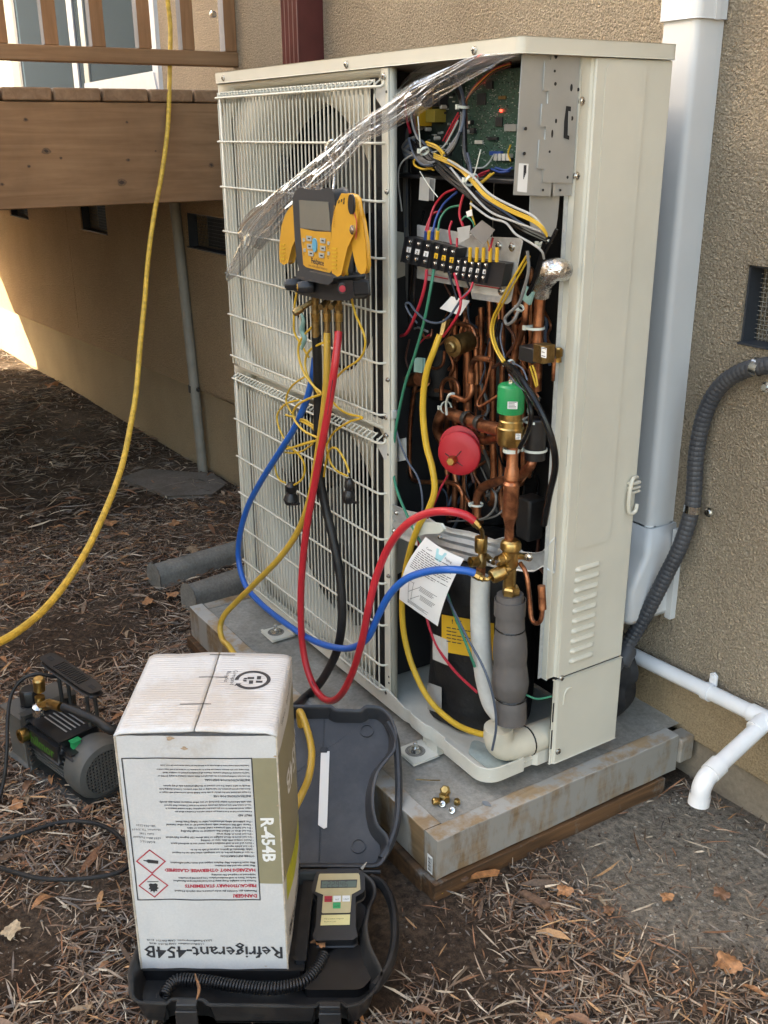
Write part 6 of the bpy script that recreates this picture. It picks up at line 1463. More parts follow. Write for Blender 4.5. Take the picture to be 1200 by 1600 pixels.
# carton
cw, cd, ch_ = .2465, .2465, .462
bz = -.1115
ca = thing('refrigerant_carton', Q(.12, .12, bz), 'white upside-down cardboard carton printed with refrigerant text', 'carton')
def cardboard():
    m, n, l, P = nt('white_cardboard')
    v = vec(n, l)
    rot = vec(n, l, (1, 1, 1), (0, 0, -math.atan2(EV[1], EV[0])))
    a = tex(n, l, 'Noise', 5, 7, .65, v); r = ramp(n, [(.3, (.545, .545, .545)), (.7, (.625, .625, .62))]); l.new(a.outputs[0], r.inputs[0])
    st = tex(n, l, 'Noise', 16, 9, .7, v); g = n.new('ShaderNodeVectorMath'); g.operation = 'DISTANCE'; c = Q(.11, .09, bz+ch_); g.inputs[1].default_value = tuple(c)
    gm = n.new('ShaderNodeNewGeometry'); l.new(gm.outputs['Position'], g.inputs[0])
    ad = n.new('ShaderNodeMath'); ad.operation = 'MULTIPLY_ADD'; ad.inputs[1].default_value = -.42; l.new(st.outputs[0], ad.inputs[0]); l.new(g.outputs['Value'], ad.inputs[2])
    rs = ramp(n, [(.0, (.8, .8, .8)), (.0001, (.6, .6, .6)), (.03, (0, 0, 0))]); 
    mr = n.new('ShaderNodeMapRange'); mr.inputs[1].default_value = -.16; mr.inputs[2].default_value = -.09; mr.inputs[3].default_value = .32; mr.inputs[4].default_value = 0; l.new(ad.outputs[0], mr.inputs[0])
    out = mixc(n, l, mr.outputs[0], r.outputs[0], (.42, .32, .22))
    f = tex(n, l, 'Noise', 300, 3, .6, v); rf = ramp(n, [(.3, (.95, .95, .95)), (.7, (1.03, 1.03, 1.03))]); l.new(f.outputs[0], rf.inputs[0])
    l.new(mixc(n, l, 1, out, rf.outputs[0], 'MULTIPLY'), P.inputs['Base Color']); P.inputs['Roughness'].default_value = .55
    w = n.new('ShaderNodeTexWave'); w.wave_type = 'BANDS'; w.bands_direction = 'Y'; w.inputs['Scale'].default_value = 44; w.inputs['Distortion'].default_value = .8; w.inputs['Detail'].default_value = 2; w.inputs['Detail Scale'].default_value = 1.5; l.new(rot, w.inputs['Vector'])
    wr = n.new('ShaderNodeMath'); wr.operation = 'MULTIPLY'; wr.inputs[1].default_value = .5; l.new(w.outputs['Fac'], wr.inputs[0])
    ln = tex(n, l, 'Noise', 9, 6, .6, v); sm = n.new('ShaderNodeMath'); sm.operation = 'ADD'; l.new(wr.outputs[0], sm.inputs[0]); l.new(ln.outputs[0], sm.inputs[1])
    bump(n, l, P, sm.outputs[0], .35, .004)
    return m
M['card'] = cardboard()
def fdef(u, z):      # slight dents and vertical creases of the front face
    return .0016*mnoise.noise(Vector((u*22, z*3, 0)))+.0012*mnoise.noise(Vector((u*9, z*14, 4)))-.003*math.exp(-((u-.02)/.012)**2)*(.5+.5*math.sin(z*30))
def FF(u, z, l=0): return Q(u+.004*math.sin(z*5)*(0 if .01 < u < .24 else 1)*0, 0, bz+z)-BV*(fdef(u, z)+l)
def SF(v, z, l=0):
    bulge = .010*math.sin(math.pi*min(1, max(0, v/cd)))*math.sin(math.pi*min(1, max(0, z/ch_)))**.7
    return Q(cw+bulge+l, v, bz+z)+EV*.0008*mnoise.noise(Vector((v*20, z*8, 9)))
NU, NZ = 34, 50; H1 = ch_-.006
mb = MB(); mb.sheet([[FF(cw*i/NU, H1*j/NZ) for j in range(NZ+1)] for i in range(NU+1)]); obj('front_face', mb, M['card'], ca, ang=50)
mb = MB(); mb.sheet([[SF(cd*i/20, H1*j/NZ) for j in range(NZ+1)] for i in range(21)]); obj('side_face', mb, M['card'], ca, ang=50)
mb = MB(); mb.prism([Q(.002, .006, bz), Q(.002, cd, bz), Q(cw-.004, cd, bz), Q(cw-.004, .006, bz)], (0, 0, ch_-.012)); obj('inner_walls', mb, M['card'], ca)
mb = MB(); mb.tube([FF(0, z) for z in np.linspace(0, H1, 20)], .0018, 6, sm=False); kr_ = plain('worn_edge', (.5, .44, .36), .8, var=.3, vs=90); obj('folded_edge', mb, kr_, ca); mb = MB(); mb.tube([Q(cw, 0, bz+z)-BV*fdef(cw, z) for z in np.linspace(0, H1, 20)], .0016, 6, sm=False); obj('folded_edge', mb, kr_, ca)
# two top flaps that meet at a seam; the front of each lifts a little
def flap(u0, u1, nm):
    rows = []
    for i in range(17):
        u = u0+(u1-u0)*i/16; r = []
        for j in range(15):
            v = cd*j/14; mid = abs(u-.122)/.122
            z = ch_-.001+.0045*(1-mid)*(1-v/cd)**2+.0012*mnoise.noise(Vector((u*25, v*25, 2)))+.004*(1-mid)*(v/cd)**3-.004*max(0, mid-.93)/.07
            r.append(Q(u, v-.001, bz+z))
        rows.append(r)
    mb = MB(); mb.sheet(rows); return obj(nm, mb, M['card'], ca, ang=180, solid=.003)
flap(-.001, .1212, 'top_flap'); fr_ = flap(.1232, cw+.001, 'top_flap')
zt_ = lambda u, v: bz+ch_-.001+.0045*(1-abs(u-.122)/.122)*(1-v/cd)**2+.0012*mnoise.noise(Vector((u*25, v*25, 2)))+.004*(1-abs(u-.122)/.122)*(v/cd)**3+.0019
def tq(mb, pts, m=0):  # print on the top flap
    mb.add([Q(u, v, zt_(u, v)) for u, v in pts], [tuple(range(len(pts)))], m)
mb = MB()
for u0, u1, v in ((.085, .135, .077), (.10, .147, .163), (.106, .150, .236)):
    for k in range(8): a, b = u0+(u1-u0)*k/8, u0+(u1-u0)*(k+1)/8; tq(mb, [(a, v), (b, v), (b, v+.0022), (a, v+.0022)])
obj('staple_line', mb, M['pumpdark'], ca, flat=True, stuff=True)
mb = MB(); cu_, cv_, R0, R1 = .191, .155, .030, .0235
for k in range(42):
    a, b = math.radians(-110+k*325/42)-.6, math.radians(-110+(k+1)*325/42)-.6; tq(mb, [(cu_+R0*math.cos(a), cv_+R0*math.sin(a)), (cu_+R0*math.cos(b), cv_+R0*math.sin(b)), (cu_+R1*math.cos(b), cv_+R1*math.sin(b)), (cu_+R1*math.cos(a), cv_+R1*math.sin(a))])
a = math.radians(-110)-.6; tq(mb, [(cu_+.034*math.cos(a), cv_+.034*math.sin(a)), (cu_+.020*math.cos(a), cv_+.020*math.sin(a)), (cu_+.028*math.cos(a-.22), cv_+.028*math.sin(a-.22))])
for k in range(4):
    a = math.pi/4+k*math.pi/2+.15; c = (cu_+.004+.0095*math.cos(a), cv_+.0095*math.sin(a)); d = a+.7; X_, Y_ = (math.cos(d)*.0055, math.sin(d)*.0055), (-math.sin(d)*.0034, math.cos(d)*.0034)
    tq(mb, [(c[0]+X_[0]*i+Y_[0]*j, c[1]+X_[1]*i+Y_[1]*j) for i, j in ((-1, -1), (1, -1), (1, 1), (-1, 1))])
for k in (-1, 1): tq(mb, [(cu_-.0165, cv_+k*.001), (cu_-.010, cv_+k*.001), (cu_-.009, cv_+k*.006), (cu_-.014, cv_+k*.006)])
text(mb, 'Corrugated', .0105, Q(.1555, .186, zt_(.155, .16)+.0012), -BV, EV, res=1); text(mb, 'Recycles', .0105, Q(.1445, .182, zt_(.144, .16)+.0014), -BV, EV, res=1)
obj('recycling_mark', mb, M['print'], ca, flat=True, stuff=True)
# front print; the carton stands upside down, so all lettering is turned round
def fpoly(mb, pts, l=.0007, n=1): mb.add([FF(u, z, l) for u, z in pts], [tuple(range(len(pts)))])
def fgrid(mb, u0, u1, z0, z1, l=.0005, nu=6, nz=24):
    mb.sheet([[FF(u0+(u1-u0)*i/nu, z0+(z1-z0)*j/nz, l) for j in range(nz+1)] for i in range(nu+1)])
mb = MB(); fgrid(mb, .2075, cw+.0006, .178, .4165, .0004); obj('tan_panel', mb, M['tan'], ca, flat=True)
mb = MB(); mb.sheet([[SF(v, z, .0005) for z in np.linspace(.178, .4165, 26)] for v in np.linspace(-.0004, .235, 14)]); obj('tan_panel', mb, M['tan'], ca, flat=True)
mb = MB()
for u0, u1, z0, z1 in ((.0065, .208, .4155, .4175), (.0065, .208, .144, .146), (.0065, .0082, .144, .4175), (.2062, .2079, .144, .4175)): fgrid(mb, u0, u1, z0, z1, .0009, 24, 24)
obj('frame_line', mb, M['print'], ca, flat=True, stuff=True)
def fwarp(mb, i0, l=.0009):
    for i in range(i0, len(mb.v)):
        p = V(*mb.v[i]); u = float(np.dot(p-A0, EV)); z = p[2]-bz; mb.v[i] = tuple(FF(u, z, l))
mb, mr_ = MB(), MB()
def ft_(m_, s, size, u, z, bold=0, space=1.0): z += size*.33; i0 = len(m_.v); text(m_, s, size, Q(u, 0, bz+z), -EV, -ZV, res=1, bold=bold, space=space); fwarp(m_, i0)
LINES = [(.153, .0095, 1, 'DANGER!'), (.1625, .0052, 0, 'Flammable gas. Contains gas under pressure; may explode if heated.'), (.1735, .0085, 1, 'PRECAUTIONARY STATEMENTS'), (.183, .0052, 0, 'Protect from sunlight. Keep away from heat/sparks/open flames/hot'), (.189, .0052, 0, 'surfaces. Store in well-ventilated place. Use personal protective'), (.195, .0052, 0, 'equipment as required. No smoking.'),
         (.2045, .0085, 1, 'HAZARDS NOT OTHERWISE CLASSIFIED'), (.213, .0052, 0, 'May cause eye and skin irritation.'), (.219, .0052, 0, 'May cause frostbite. May displace oxygen and cause rapid suffocation.'), (.232, .0055, 0, 'OTHER INFORMATION'), (.239, .0052, 0, '• In case of leaking gas fire, do not extinguish, unless leak can be stopped'), (.245, .0052, 0, '  safely. Eliminate all ignition sources if safe to do so.'), (.251, .0052, 0, '• Do not inhale vapours'), (.257, .0052, 0, '• Store and use in well-ventilated area, never use in enclosed space'), (.263, .0052, 0, '• Avoid contact with skin, eyes or clothing'), (.269, .0052, 0, '• Do not store in direct sunlight or heat above 120 degrees Fahrenheit'), (.275, .0052, 0, '• Do not store in damp areas'), (.281, .0052, 0, '• Do not drop or subject this container to rough handling'), (.287, .0052, 0, '• Do not tamper with pressure relief device or valve'), (.293, .0052, 0, '• Never refill this container with compressed air or any other material'), (.299, .0052, 0, '• For additional safety information, refer to Safety Data Sheet'),
         (.311, .0055, 0, 'FIRST AID'), (.318, .0052, 0, 'If inhaled, move to fresh air. If not breathing, give artificial respiration. If breathing is difficult, give'), (.324, .0052, 0, 'oxygen. Avoid stimulants. Do not give adrenaline (epinephrine). Call for medical assistance. In'), (.330, .0052, 0, 'case of contact, flush eyes promptly with plenty of water for at least 15 minutes. Flush exposed'), (.336, .0052, 0, 'skin with lukewarm water (not hot) or use other means to warm skin slowly.'),
         (.347, .0055, 0, 'INSTRUCTIONS FOR USE'), (.354, .0052, 0, 'For liquid withdrawal, turn the cylinder up-side down. R454B should not be mixed with oxygen or'), (.360, .0052, 0, 'above atmospheric pressure, for leak testing or any other purpose. Connect charging hose'), (.366, .0052, 0, 'directly to valve outlet. Do not connect to the high pressure side of any system.'), (.377, .0055, 0, 'INSTRUCTION FOR DISPOSAL'), (.384, .0052, 0, 'Do not vent residual pressure to the atmosphere. Make certain container is empty (0 PSIG or'), (.388, .0001, 0, '.'), (.390, .0052, 0, 'less) by recovery of residual contents. Observe all precautions printed on container labels.'), (.396, .0052, 0, 'When empty, open valve, puncture container and discard. Do not incinerate. Do not flame-cut or weld empty container.'), (.4035, .0052, 0, 'Federal law forbids transportation if refilled-penalty up to $500,000 fine and 5 years imprisonment (49 U.S.C. 5124)')]
for z, s_, red, t_ in LINES:
    sp_ = 1.0; w_est = len(t_)*s_*.52
    if w_est > .188: s_ = s_*.188/w_est
    ft_(mr_ if red else mb, t_, s_, .2025, z, 3e-4 if red else 1e-4, .95)
for i, t_ in enumerate(('RGAS LLC', '3777 Allen Parkway', 'Suite 1185', 'Houston, TX 77019', '281-953-5550')): i0 = len(mb.v); text(mb, t_, .0056, Q(.033, 0, bz+.262+i*.0078), -EV, -ZV, align='CENTER', res=1); fwarp(mb, i0)
ft_(mb, 'Refrigerant-454B', .0350, .2415, .0360, .0004, .97); ft_(mb, '1,1-Difluoromethane  CAS# 75-10-5  68.9%', .0052, .110, .060-.0065, .0001); ft_(mb, '2,3,3,3-Tetrafluoropropene  CAS# 754-12-1  31.1%', .0052, .127-.004, .061-.0005, .0001)
obj('black_lettering', mb, M['print'], ca, flat=True, stuff=True)
for cz, sym in ((.2215, 'bottle'), (.1735, 'flame')):
    for k in range(4):
        r0, r1 = .0245, .0215; a, b = k*math.pi/2, (k+1)*math.pi/2; fpoly(mr_, [(.035+r0*math.cos(a), cz+r0*math.sin(a)), (.035+r0*math.cos(b), cz+r0*math.sin(b)), (.035+r1*math.cos(b), cz+r1*math.sin(b)), (.035+r1*math.cos(a), cz+r1*math.sin(a))])
obj('red_lettering', mr_, M['printred'], ca, flat=True, stuff=True)
mb = MB(); d = -.12; c_, s__ = math.cos(d), math.sin(d)
B_ = [(-.012, -.0032), (.004, -.0036), (.0075, -.0012), (.012, -.001), (.012, .001), (.0075, .0012), (.004, .0036), (-.012, .0032)]
fpoly(mb, [(.035-(x*c_-y*s__), .2215-(x*s__+y*c_)) for x, y in B_])
fpoly(mb, [(.026, .1625+.0182), (.044, .1625+.0182), (.044, .1640+.0182), (.026, .1640+.0182)])
F_ = [(.035, .1585), (.0335, .163), (.029, .1615), (.030, .166), (.0265, .167), (.029, .171), (.0275, .176), (.031, .1785), (.035, .177), (.039, .1785), (.0425, .1755), (.041, .171), (.0435, .168), (.040, .166), (.0405, .1615), (.037, .163)]
fpoly(mb, [(u, z) for u, z in F_]); obj('hazard_symbol', mb, M['print'], ca, flat=True, stuff=True)
mb = MB(); i0 = len(mb.v); text(mb, 'R-454B', .0285, Q(.216, 0, bz+.3075), -ZV, EV, res=2, bold=.0009); fwarp(mb, i0, .0010)
def stext(mb, s, size, v, z, bold=0, xd=-1):
    i0 = len(mb.v); text(mb, s, size, Q(cw, v, bz+z), BV*xd, ZV*xd, res=2, bold=bold)
    for i in range(i0, len(mb.v)): p = V(*mb.v[i]); vv = float(np.dot(p-A0, BV)); mb.v[i] = tuple(SF(vv, p[2]-bz, .0012))
stext(mb, 'R-454B', .058, .225, .345, .001); obj('white_lettering', mb, M['white'], ca, flat=True, stuff=True)
mb = MB(); stext(mb, 'Refrigerant-454B', .030, .235, .060, .0004); stext(mb, 'CYLINDER', .010, .10, .445, 0); stext(mb, 'Contains R-454B', .012, .20, .445, 0); obj('side_lettering', mb, M['print'], ca, flat=True, stuff=True)
mb = MB(); mb.sheet([[SF(v, z, .0007) for z in np.linspace(.125, .1775, 6)] for v in np.linspace(.02, .18, 10)]); obj('lime_label', mb, M['lime'], ca, flat=True)
mb = MB()
for (u, z, r) in ((.084, .452, .006), (.244, .42, .003), (.21, .006, .002), (.105, .435, .005), (.245, .33, .003)):
    mb.add([FF(max(0, min(cw, u+r*(1+.4*math.sin(a*3+u*90))*math.cos(a))), z+.5*r*(1+.4*math.cos(a*2+z*50))*math.sin(a), .0011) for a in np.linspace(0, 6.283, 14)[:-1]], [tuple(range(13))])
obj('scuff', mb, plain('torn_kraft', (.42, .30, .2), .9, var=.3, vs=300), ca, flat=True, stuff=True)

# ---- vacuum pump
PO = V(-.835, -.712, -.163); PA = unit(V(.965, .262, 0)); PP_ = V(-PA[1], PA[0], 0)
pu = thing('vacuum_pump', PO+PA*.12+PP_*.06, 'dark grey vacuum pump with black carry handle standing on the mulch', 'pump')
pq = lambda a, p, z: PO+PA*a+PP_*p+ZV*z
def pbox(name, a0, a1, p0, p1, z0, z1, mat, bev=.003, par=pu, sl=0):
    mb = MB(); mb.prism([pq(a0, p0, z0), pq(a1, p0, z0), pq(a1, p1, z0), pq(a0, p1, z0)], (0, 0, z1-z0))
    if sl: mb.v = [v if i < 4 else tuple(V(*v)+ZV*(sl if i in (6, 7) else 0)) for i, v in enumerate(mb.v)]
    return obj(name, mb, M[mat], par, bevel=bev)
pbox('base_frame', -.01, .27, .0, .012, .004, .012, 'pumpgrey'); pbox('base_frame', -.01, .27, .108, .12, .004, .012, 'pumpgrey'); pbox('base_plate', .05, .262, .012, .108, .012, .020, 'pumpdark')
for a in (0, .25):
    for p in (.006, .114): mb = MB(); mb.lathe([(.010, -.012), (.010, .002), (.007, .004)], pq(a, p, .004), (0, 0, 1), 12); obj('rubber_foot', mb, M['rubber'], pu)
pbox('oil_tank', -.035, .040, -.004, .124, .022, .150, 'pumpgrey', .008); pbox('tank_flange', .040, .056, -.006, .126, .018, .160, 'pumpdark', .003)
for i in range(9):
    z = .03+i*.0135; mb = MB(); mb.prism([pq(.056, -.006, z), pq(.068, -.006, z+.007), pq(.068, .0, z+.010), pq(.056, .0, z+.003)], ZV*.006); obj('cooling_fin', mb, M['pumpdark'], pu)
mb = MB(); mb.lathe([(.048, .056), (.050, .06), (.050, .20), (.046, .21)], pq(0, .062, .075), PA, 30); mo = obj('motor', mb, M['pumpdark'], pu)
for i in range(15):
    a_ = math.radians(-150+i*12.5); d_ = PP_*math.cos(a_)+ZV*math.sin(a_) if False else -PP_*math.cos(math.radians(-70+i*10))+ZV*math.sin(math.radians(-70+i*10))
    mb = MB(); mb.obox(pq(.13, .062, .075)+d_*.054, PA, np.cross(PA, d_), d_, .070, .0013, .007); obj('motor_fin', mb, M['pumpgrey'], mo)
mb = MB(); mb.lathe([(.058, .195), (.066, .200), (.068, .215), (.068, .245), (.062, .258), (.050, .262), (.050, .258)], pq(0, .062, .075), PA, 36, cap=False); cw_ = obj('fan_cowl', mb, M['pumpgrey'], pu)
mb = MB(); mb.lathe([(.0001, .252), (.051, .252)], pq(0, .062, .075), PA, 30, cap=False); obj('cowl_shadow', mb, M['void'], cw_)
mb = MB()
for i in range(-6, 7):
    h = math.sqrt(max(0, .050**2-(i*.008)**2)); c = pq(.2595, .062, .075)
    mb.obox(c+PP_*i*.008, ZV, PP_, PA, h, .0016, .0012); mb.obox(c+ZV*i*.008, PP_, ZV, PA, h, .0016, .0013)
obj('cowl_grille', mb, M['pumpgrey'], cw_, flat=True, stuff=True)
pbox('control_cover', .062, .19, .004, .10, .120, .150, 'black', .006); cvr = pbox('name_cover', .064, .185, -.004, .012, .092, .138, 'black', .004)
mb = MB(); text(mb, 'hilmor', .036, pq(.072, -.0045, .100), PA, ZV, res=2, bold=.0006, space=1.02); obj('lettering', mb, M['leafgreen'], cvr, flat=True)
for i in range(5): pbox('cover_stripe', .08+i*.0, .17, .03+i*.011, .033+i*.011, .1502, .1512, 'plate', 0)
pbox('rocker_switch', .198, .212, .02, .040, .125, .146, 'green', .002); pbox('switch_housing', .175, .225, .008, .08, .115, .130, 'black', .005)
mb = MB(); mb.lathe([(.014, 0), (.016, .004), (.016, .018), (.010, .019), (.010, .004)], pq(.062, -.006, .118), -PP_, 18, cap=False); mb.lathe([(.0001, .004), (.010, .004)], pq(.062, -.006, .118), -PP_, 18, cap=False); obj('sight_ring', mb, M['brass'], pu)
ha, hb_ = onZ(.085, 72, 1028), onZ(.062, 152, 1083)
mid = (ha+hb_)/2; hd = unit(hb_-ha); hs = unit(np.cross(ZV, hd)); hn = np.cross(hd, hs); L = np.linalg.norm(hb_-ha)/2
mb = MB(); mb.prism([mid+hd*x+hs*y-hn*.007 for x, y in ((-L, -.010), (-L+.006, -.015), (-L+.04, -.017), (L-.03, -.017), (L-.004, -.013), (L, -.004), (L, .004), (L-.004, .013), (L-.03, .017), (-L+.04, .017), (-L+.006, .015), (-L, .010))], hn*.014); hh = obj('carry_handle', mb, M['black'], pu, bevel=.004, seg=3)
for i in range(13): mb = MB(); mb.obox(mid+hd*(-.045+i*.0075)+hn*.0073, hs, hd, hn, .0145, .0018, .0016); obj('grip_rib', mb, M['black'], hh)
for s_ in (-1, 1): mb = MB(); mb.obox(mid+hd*s_*(L-.018)+hn*.0068, hd, hs, hn, .009, .005, .0008); obj('handle_slot', mb, M['void'], hh)
for (x, y, z0) in ((91, 1052, .075), (135, 1088, .06)):
    q = onZ(z0, x, y); mb = MB(); mb.tube([q, V(q[0]+.004, q[1], -.015)], .0045, 8, sm=False); mb.tube([q+hs*.02, V(q[0]+.004, q[1], -.015)+hs*.02], .0045, 8, sm=False); obj('handle_post', mb, M['pumpdark'], pu)
mb = MB(); q = onZ(.0, 48, 1092); mb.lathe([(.020, 0), (.024, .004), (.024, .034), (.020, .040)], q-V(0, 0, .012), (0, 0, 1), 8); mb.lathe([(.025, 0), (.025, .005)], q-V(0, 0, .016), (0, 0, 1), 16); obj('exhaust_cap', mb, M['black'], pu, bevel=.002)
def pf(x, y, z, x2, y2, z2, prof, n=14, mat='brass'):
    a, b = onZ(z, x, y), onZ(z2, x2, y2); mb = MB(); L_ = np.linalg.norm(b-a); mb.lathe([(r, L_*f) for r, f in prof], a, b-a, n); return obj('brass_fitting', mb, M[mat], pu, ang=28)
pf(63, 1105, .018, 62, 1088, .045, [(.010, 0), (.012, .2), (.009, .5), (.011, .6), (.011, 1)]); pf(62, 1080, .050, 60, 1060, .085, [(.008, 0), (.013, .1), (.013, .9), (.010, 1)], 16)
pf(62, 1104, .030, 78, 1100, .045, [(.010, 0), (.010, .5), (.012, .55), (.012, 1)], 6); pf(76, 1099, .046, 96, 1105, .055, [(.008, 0), (.0105, .1), (.0105, 1)], 16)
mb = MB(); mb.lathe([(.012, -.014), (.013, -.01), (.013, .012), (.009, .014)], onZ(.022, 60, 1110), (.3, 0, 1), 8); obj('valve_body', mb, M['bolt'], pu)
def cord(name, label, pts, w, mat='rubber', z=-.141):
    P = [onZ(q[2] if len(q) > 2 else z, q[0], q[1]) for q in pts]; mb = MB(); mb.tube(P, w, 10, 8); return tag(obj(name, mb, M[mat]), label, 'cable')
cord('power_cord', 'thin black cord arching up from the pump and back down beside it', [(92, 1058, .06), (78, 1056, .07), (56, 1053, .08), (34, 1062, .07), (18, 1085, .04), (12, 1120, .0), (11, 1165, -.05), (8, 1205, -.10), (1, 1240, -.14), (-14, 1290, -.15)], .0042)
cord('power_cord', 'black cord lying in a flat loop on the mulch left of the carton', [(-30, 1320), (0, 1312), (40, 1301), (80, 1288), (115, 1283), (150, 1287), (178, 1300), (198, 1322), (204, 1345), (192, 1360), (160, 1369), (110, 1374), (60, 1372), (20, 1362), (-20, 1350)], .0046)

# ---- brass fittings left on the pad
def nut(name, label, x, y, prof, ax=(0, 0, 1), n=6, z=PZ-.002, group=None):
    p = onZ(z, x, y); mb = MB(); mb.lathe(prof, p, ax, n); return tag(obj(name, mb, M['brass'], ang=28), label, 'fitting', group or 'brass fittings left on the pad')
t = nut('flare_nut', 'largest brass flare nut standing on the pad corner with another cap on top', 694, 1252, [(.010, 0), (.0115, .002), (.0115, .014), (.0085, .018), (.0085, .021)])
q = onZ(PZ+.022, 696, 1236); mb = MB(); mb.lathe([(.008, -.006), (.0105, -.004), (.0105, .006), (.007, .010)], q, (.35, -.5, .8), 6); tag(obj('valve_cap', mb, M['brass'], ang=28), 'brass hexagon cap lying tilted on top of the largest nut', 'fitting', 'brass fittings left on the pad')
nut('flare_nut', 'small brass nut lying on its side left of the largest nut', 681, 1252, [(.0068, -.006), (.0075, -.004), (.0075, .005), (.006, .007), (.004, .007), (.004, .0)], (-.3, -1, .15), 14, PZ+.006)
nut('flare_nut', 'small upright brass nut right of the largest nut', 714, 1256, [(.0062, 0), (.0068, .001), (.0068, .008), (.0045, .011)])
for i, (x, y) in enumerate(((691, 1258), (706, 1268))): t = thing('screw', onZ(PZ, x, y), 'loose zinc screw lying on the pad %s the brass nuts' % ('between' if i == 0 else 'in front of'), 'screw', 'loose screws on the pad'); screw(onZ(PZ, x, y)+V(0, 0, .003), unit(V(.4, -.6, .5)), .005, parent=t, name='head'); mb = MB(); mb.tube([onZ(PZ, x, y)+V(0, 0, .003), onZ(PZ, x, y)+V(-.006, .012, .001)], .002, 6, sm=False); obj('shank', mb, M['bolt'], t)
mb = MB(); mb.tube([onZ(PZ+.012, 688, 1219), onZ(PZ+.006, 672, 1219), onZ(PZ+.003, 650, 1218)], .0012, 6); tag(obj('wire_scrap', mb, M['brass_dark']), 'thin bare wire lying on the pad behind the brass nuts', 'wire')
mb = MB(); c = onZ(PZ+.002, 760, 1256); mb.prism([c+V(.009*math.cos(a)*(1+.3*math.sin(2*a)), .006*math.sin(a), 0) for a in np.linspace(0, 2*math.pi, 14)[:-1]], (0, 0, .0015)); obj('chalk_mark', mb, M['slate'], pad, flat=True)

# ================================================================== MULCH AND LEAF LITTER
nr = np.random.default_rng(11)
PAL = np.array([(.42, .33, .24), (.54, .44, .33), (.33, .235, .165), (.27, .13, .07), (.20, .13, .09), (.14, .09, .06), (.24, .20, .165), (.10, .065, .045), (.45, .25, .12), (.17, .14, .12)])
def in_case(x, y):
    d = np.array([x-A0[0], y-A0[1]]); u = d[0]*EV[0]+d[1]*EV[1]; v = d[0]*BV[0]+d[1]*BV[1]
    return -.012 < u < .435 and -.055 < v < .56
BARE = ((-.02, -.22, .13, .9), (.20, .30, .26, .78), (-1.35, -.45, .2, .5), (-.28, -.93, .15, .6), (.22, -.20, .16, .6), (.08, -.27, .12, .85))
def keep(x, y, far):
    if -1.172 < x < .048 and -.178 < y < .56: return False
    if y > .528 or in_case(x, y): return False
    p = .62+.75*mnoise.noise(Vector((x*2.3, y*2.3, 5)))+.35*mnoise.noise(Vector((x*7, y*7, 9)))
    for bx, by, r, k in BARE:
        d = math.hypot(x-bx, y-by)/r
        if d < 1: p -= k*(1-d*d)*1.6
    return nr.random() < max(.06, p)
def litter(name, spec):
    vs, fs, cs_ = [], [], []
    for (n, x0, x1, y0, y1, lmin, lmax, wmin, wmax, pal) in spec:
        for _ in range(n):
            x, y = nr.uniform(x0, x1), nr.uniform(y0, y1)
            if not keep(x, y, False): continue
            L = lmin+(lmax-lmin)*nr.random()**2.2; w = nr.uniform(wmin, wmax)*(.6+.4*L/lmax); a = nr.uniform(0, math.pi*2)
            ca_, sa = math.cos(a), math.sin(a); h = nr.random()**2*.016+.001; tz = nr.normal(0, .13)*L; bend = nr.normal(0, .03)*L; cz = nr.uniform(-.04, .09)*L; roll = nr.uniform(-.9, .9)
            g0_ = gz(x, y)+h; o = len(vs)
            for t, ww in ((-.5, .05), (-.18, .5), (.2, .46), (.5, .04)):
                px_, py_ = t*L, bend*(1-4*t*t)
                X_, Y_ = x+px_*ca_-py_*sa, y+px_*sa+py_*ca_; Z_ = max(g0_+tz*t*2*.5+cz*(1-4*t*t), gz(x, y)-.001)
                for s_ in (-1, 1): vs.append((X_-sa*ww*w*s_, Y_+ca_*ww*w*s_, Z_+roll*ww*w*s_))
            fs += [(o, o+1, o+3, o+2), (o+2, o+3, o+5, o+4), (o+4, o+5, o+7, o+6)]
            c = PAL[pal[int(nr.random()*len(pal))]]*nr.uniform(.6, 1.25)*1.12
            cs_ += [tuple(c)+(1,)]*8
    me = bpy.data.meshes.new(name); me.from_pydata(vs, [], fs); me.materials.append(M['litter'])
    at_ = me.color_attributes.new('tint', 'FLOAT_COLOR', 'POINT'); at_.data.foreach_set('color', np.array(cs_, dtype=np.float32).ravel())
    o = bpy.data.objects.new(name, me); COL.objects.link(o); o['kind'] = 'stuff'; return o
al = [0, 0, 1, 2, 3, 4, 4, 5, 6, 7, 9, 9, 2]; dk = [4, 5, 7, 7, 9, 6, 3, 2, 0]
litter('mulch', [(70000, -2.3, 1.0, -1.2, .53, .006, .028, .001, .0032, al+dk), (96000, -2.3, 1.0, -1.2, .53, .016, .075, .0015, .0042, al+[3, 8, 4, 3, 5]), (26000, -2.3, 1.0, -1.2, .53, .003, .009, .002, .006, [5, 7, 7, 9, 4, 6]), (1500, -2.3, 1.0, -1.2, .53, .03, .10, .008, .016, [2, 3, 4, 5, 8]),
                 (34000, -7.5, -2.3, -2.2, .53, .02, .11, .003, .008, dk+al+[0, 1, 6, 6]), (5000, -2.3, 1.2, -2.6, -1.2, .02, .08, .002, .006, al), (5000, -6, -2.3, -2.2, .53, .06, .22, .002, .006, dk+[1, 0, 6])])
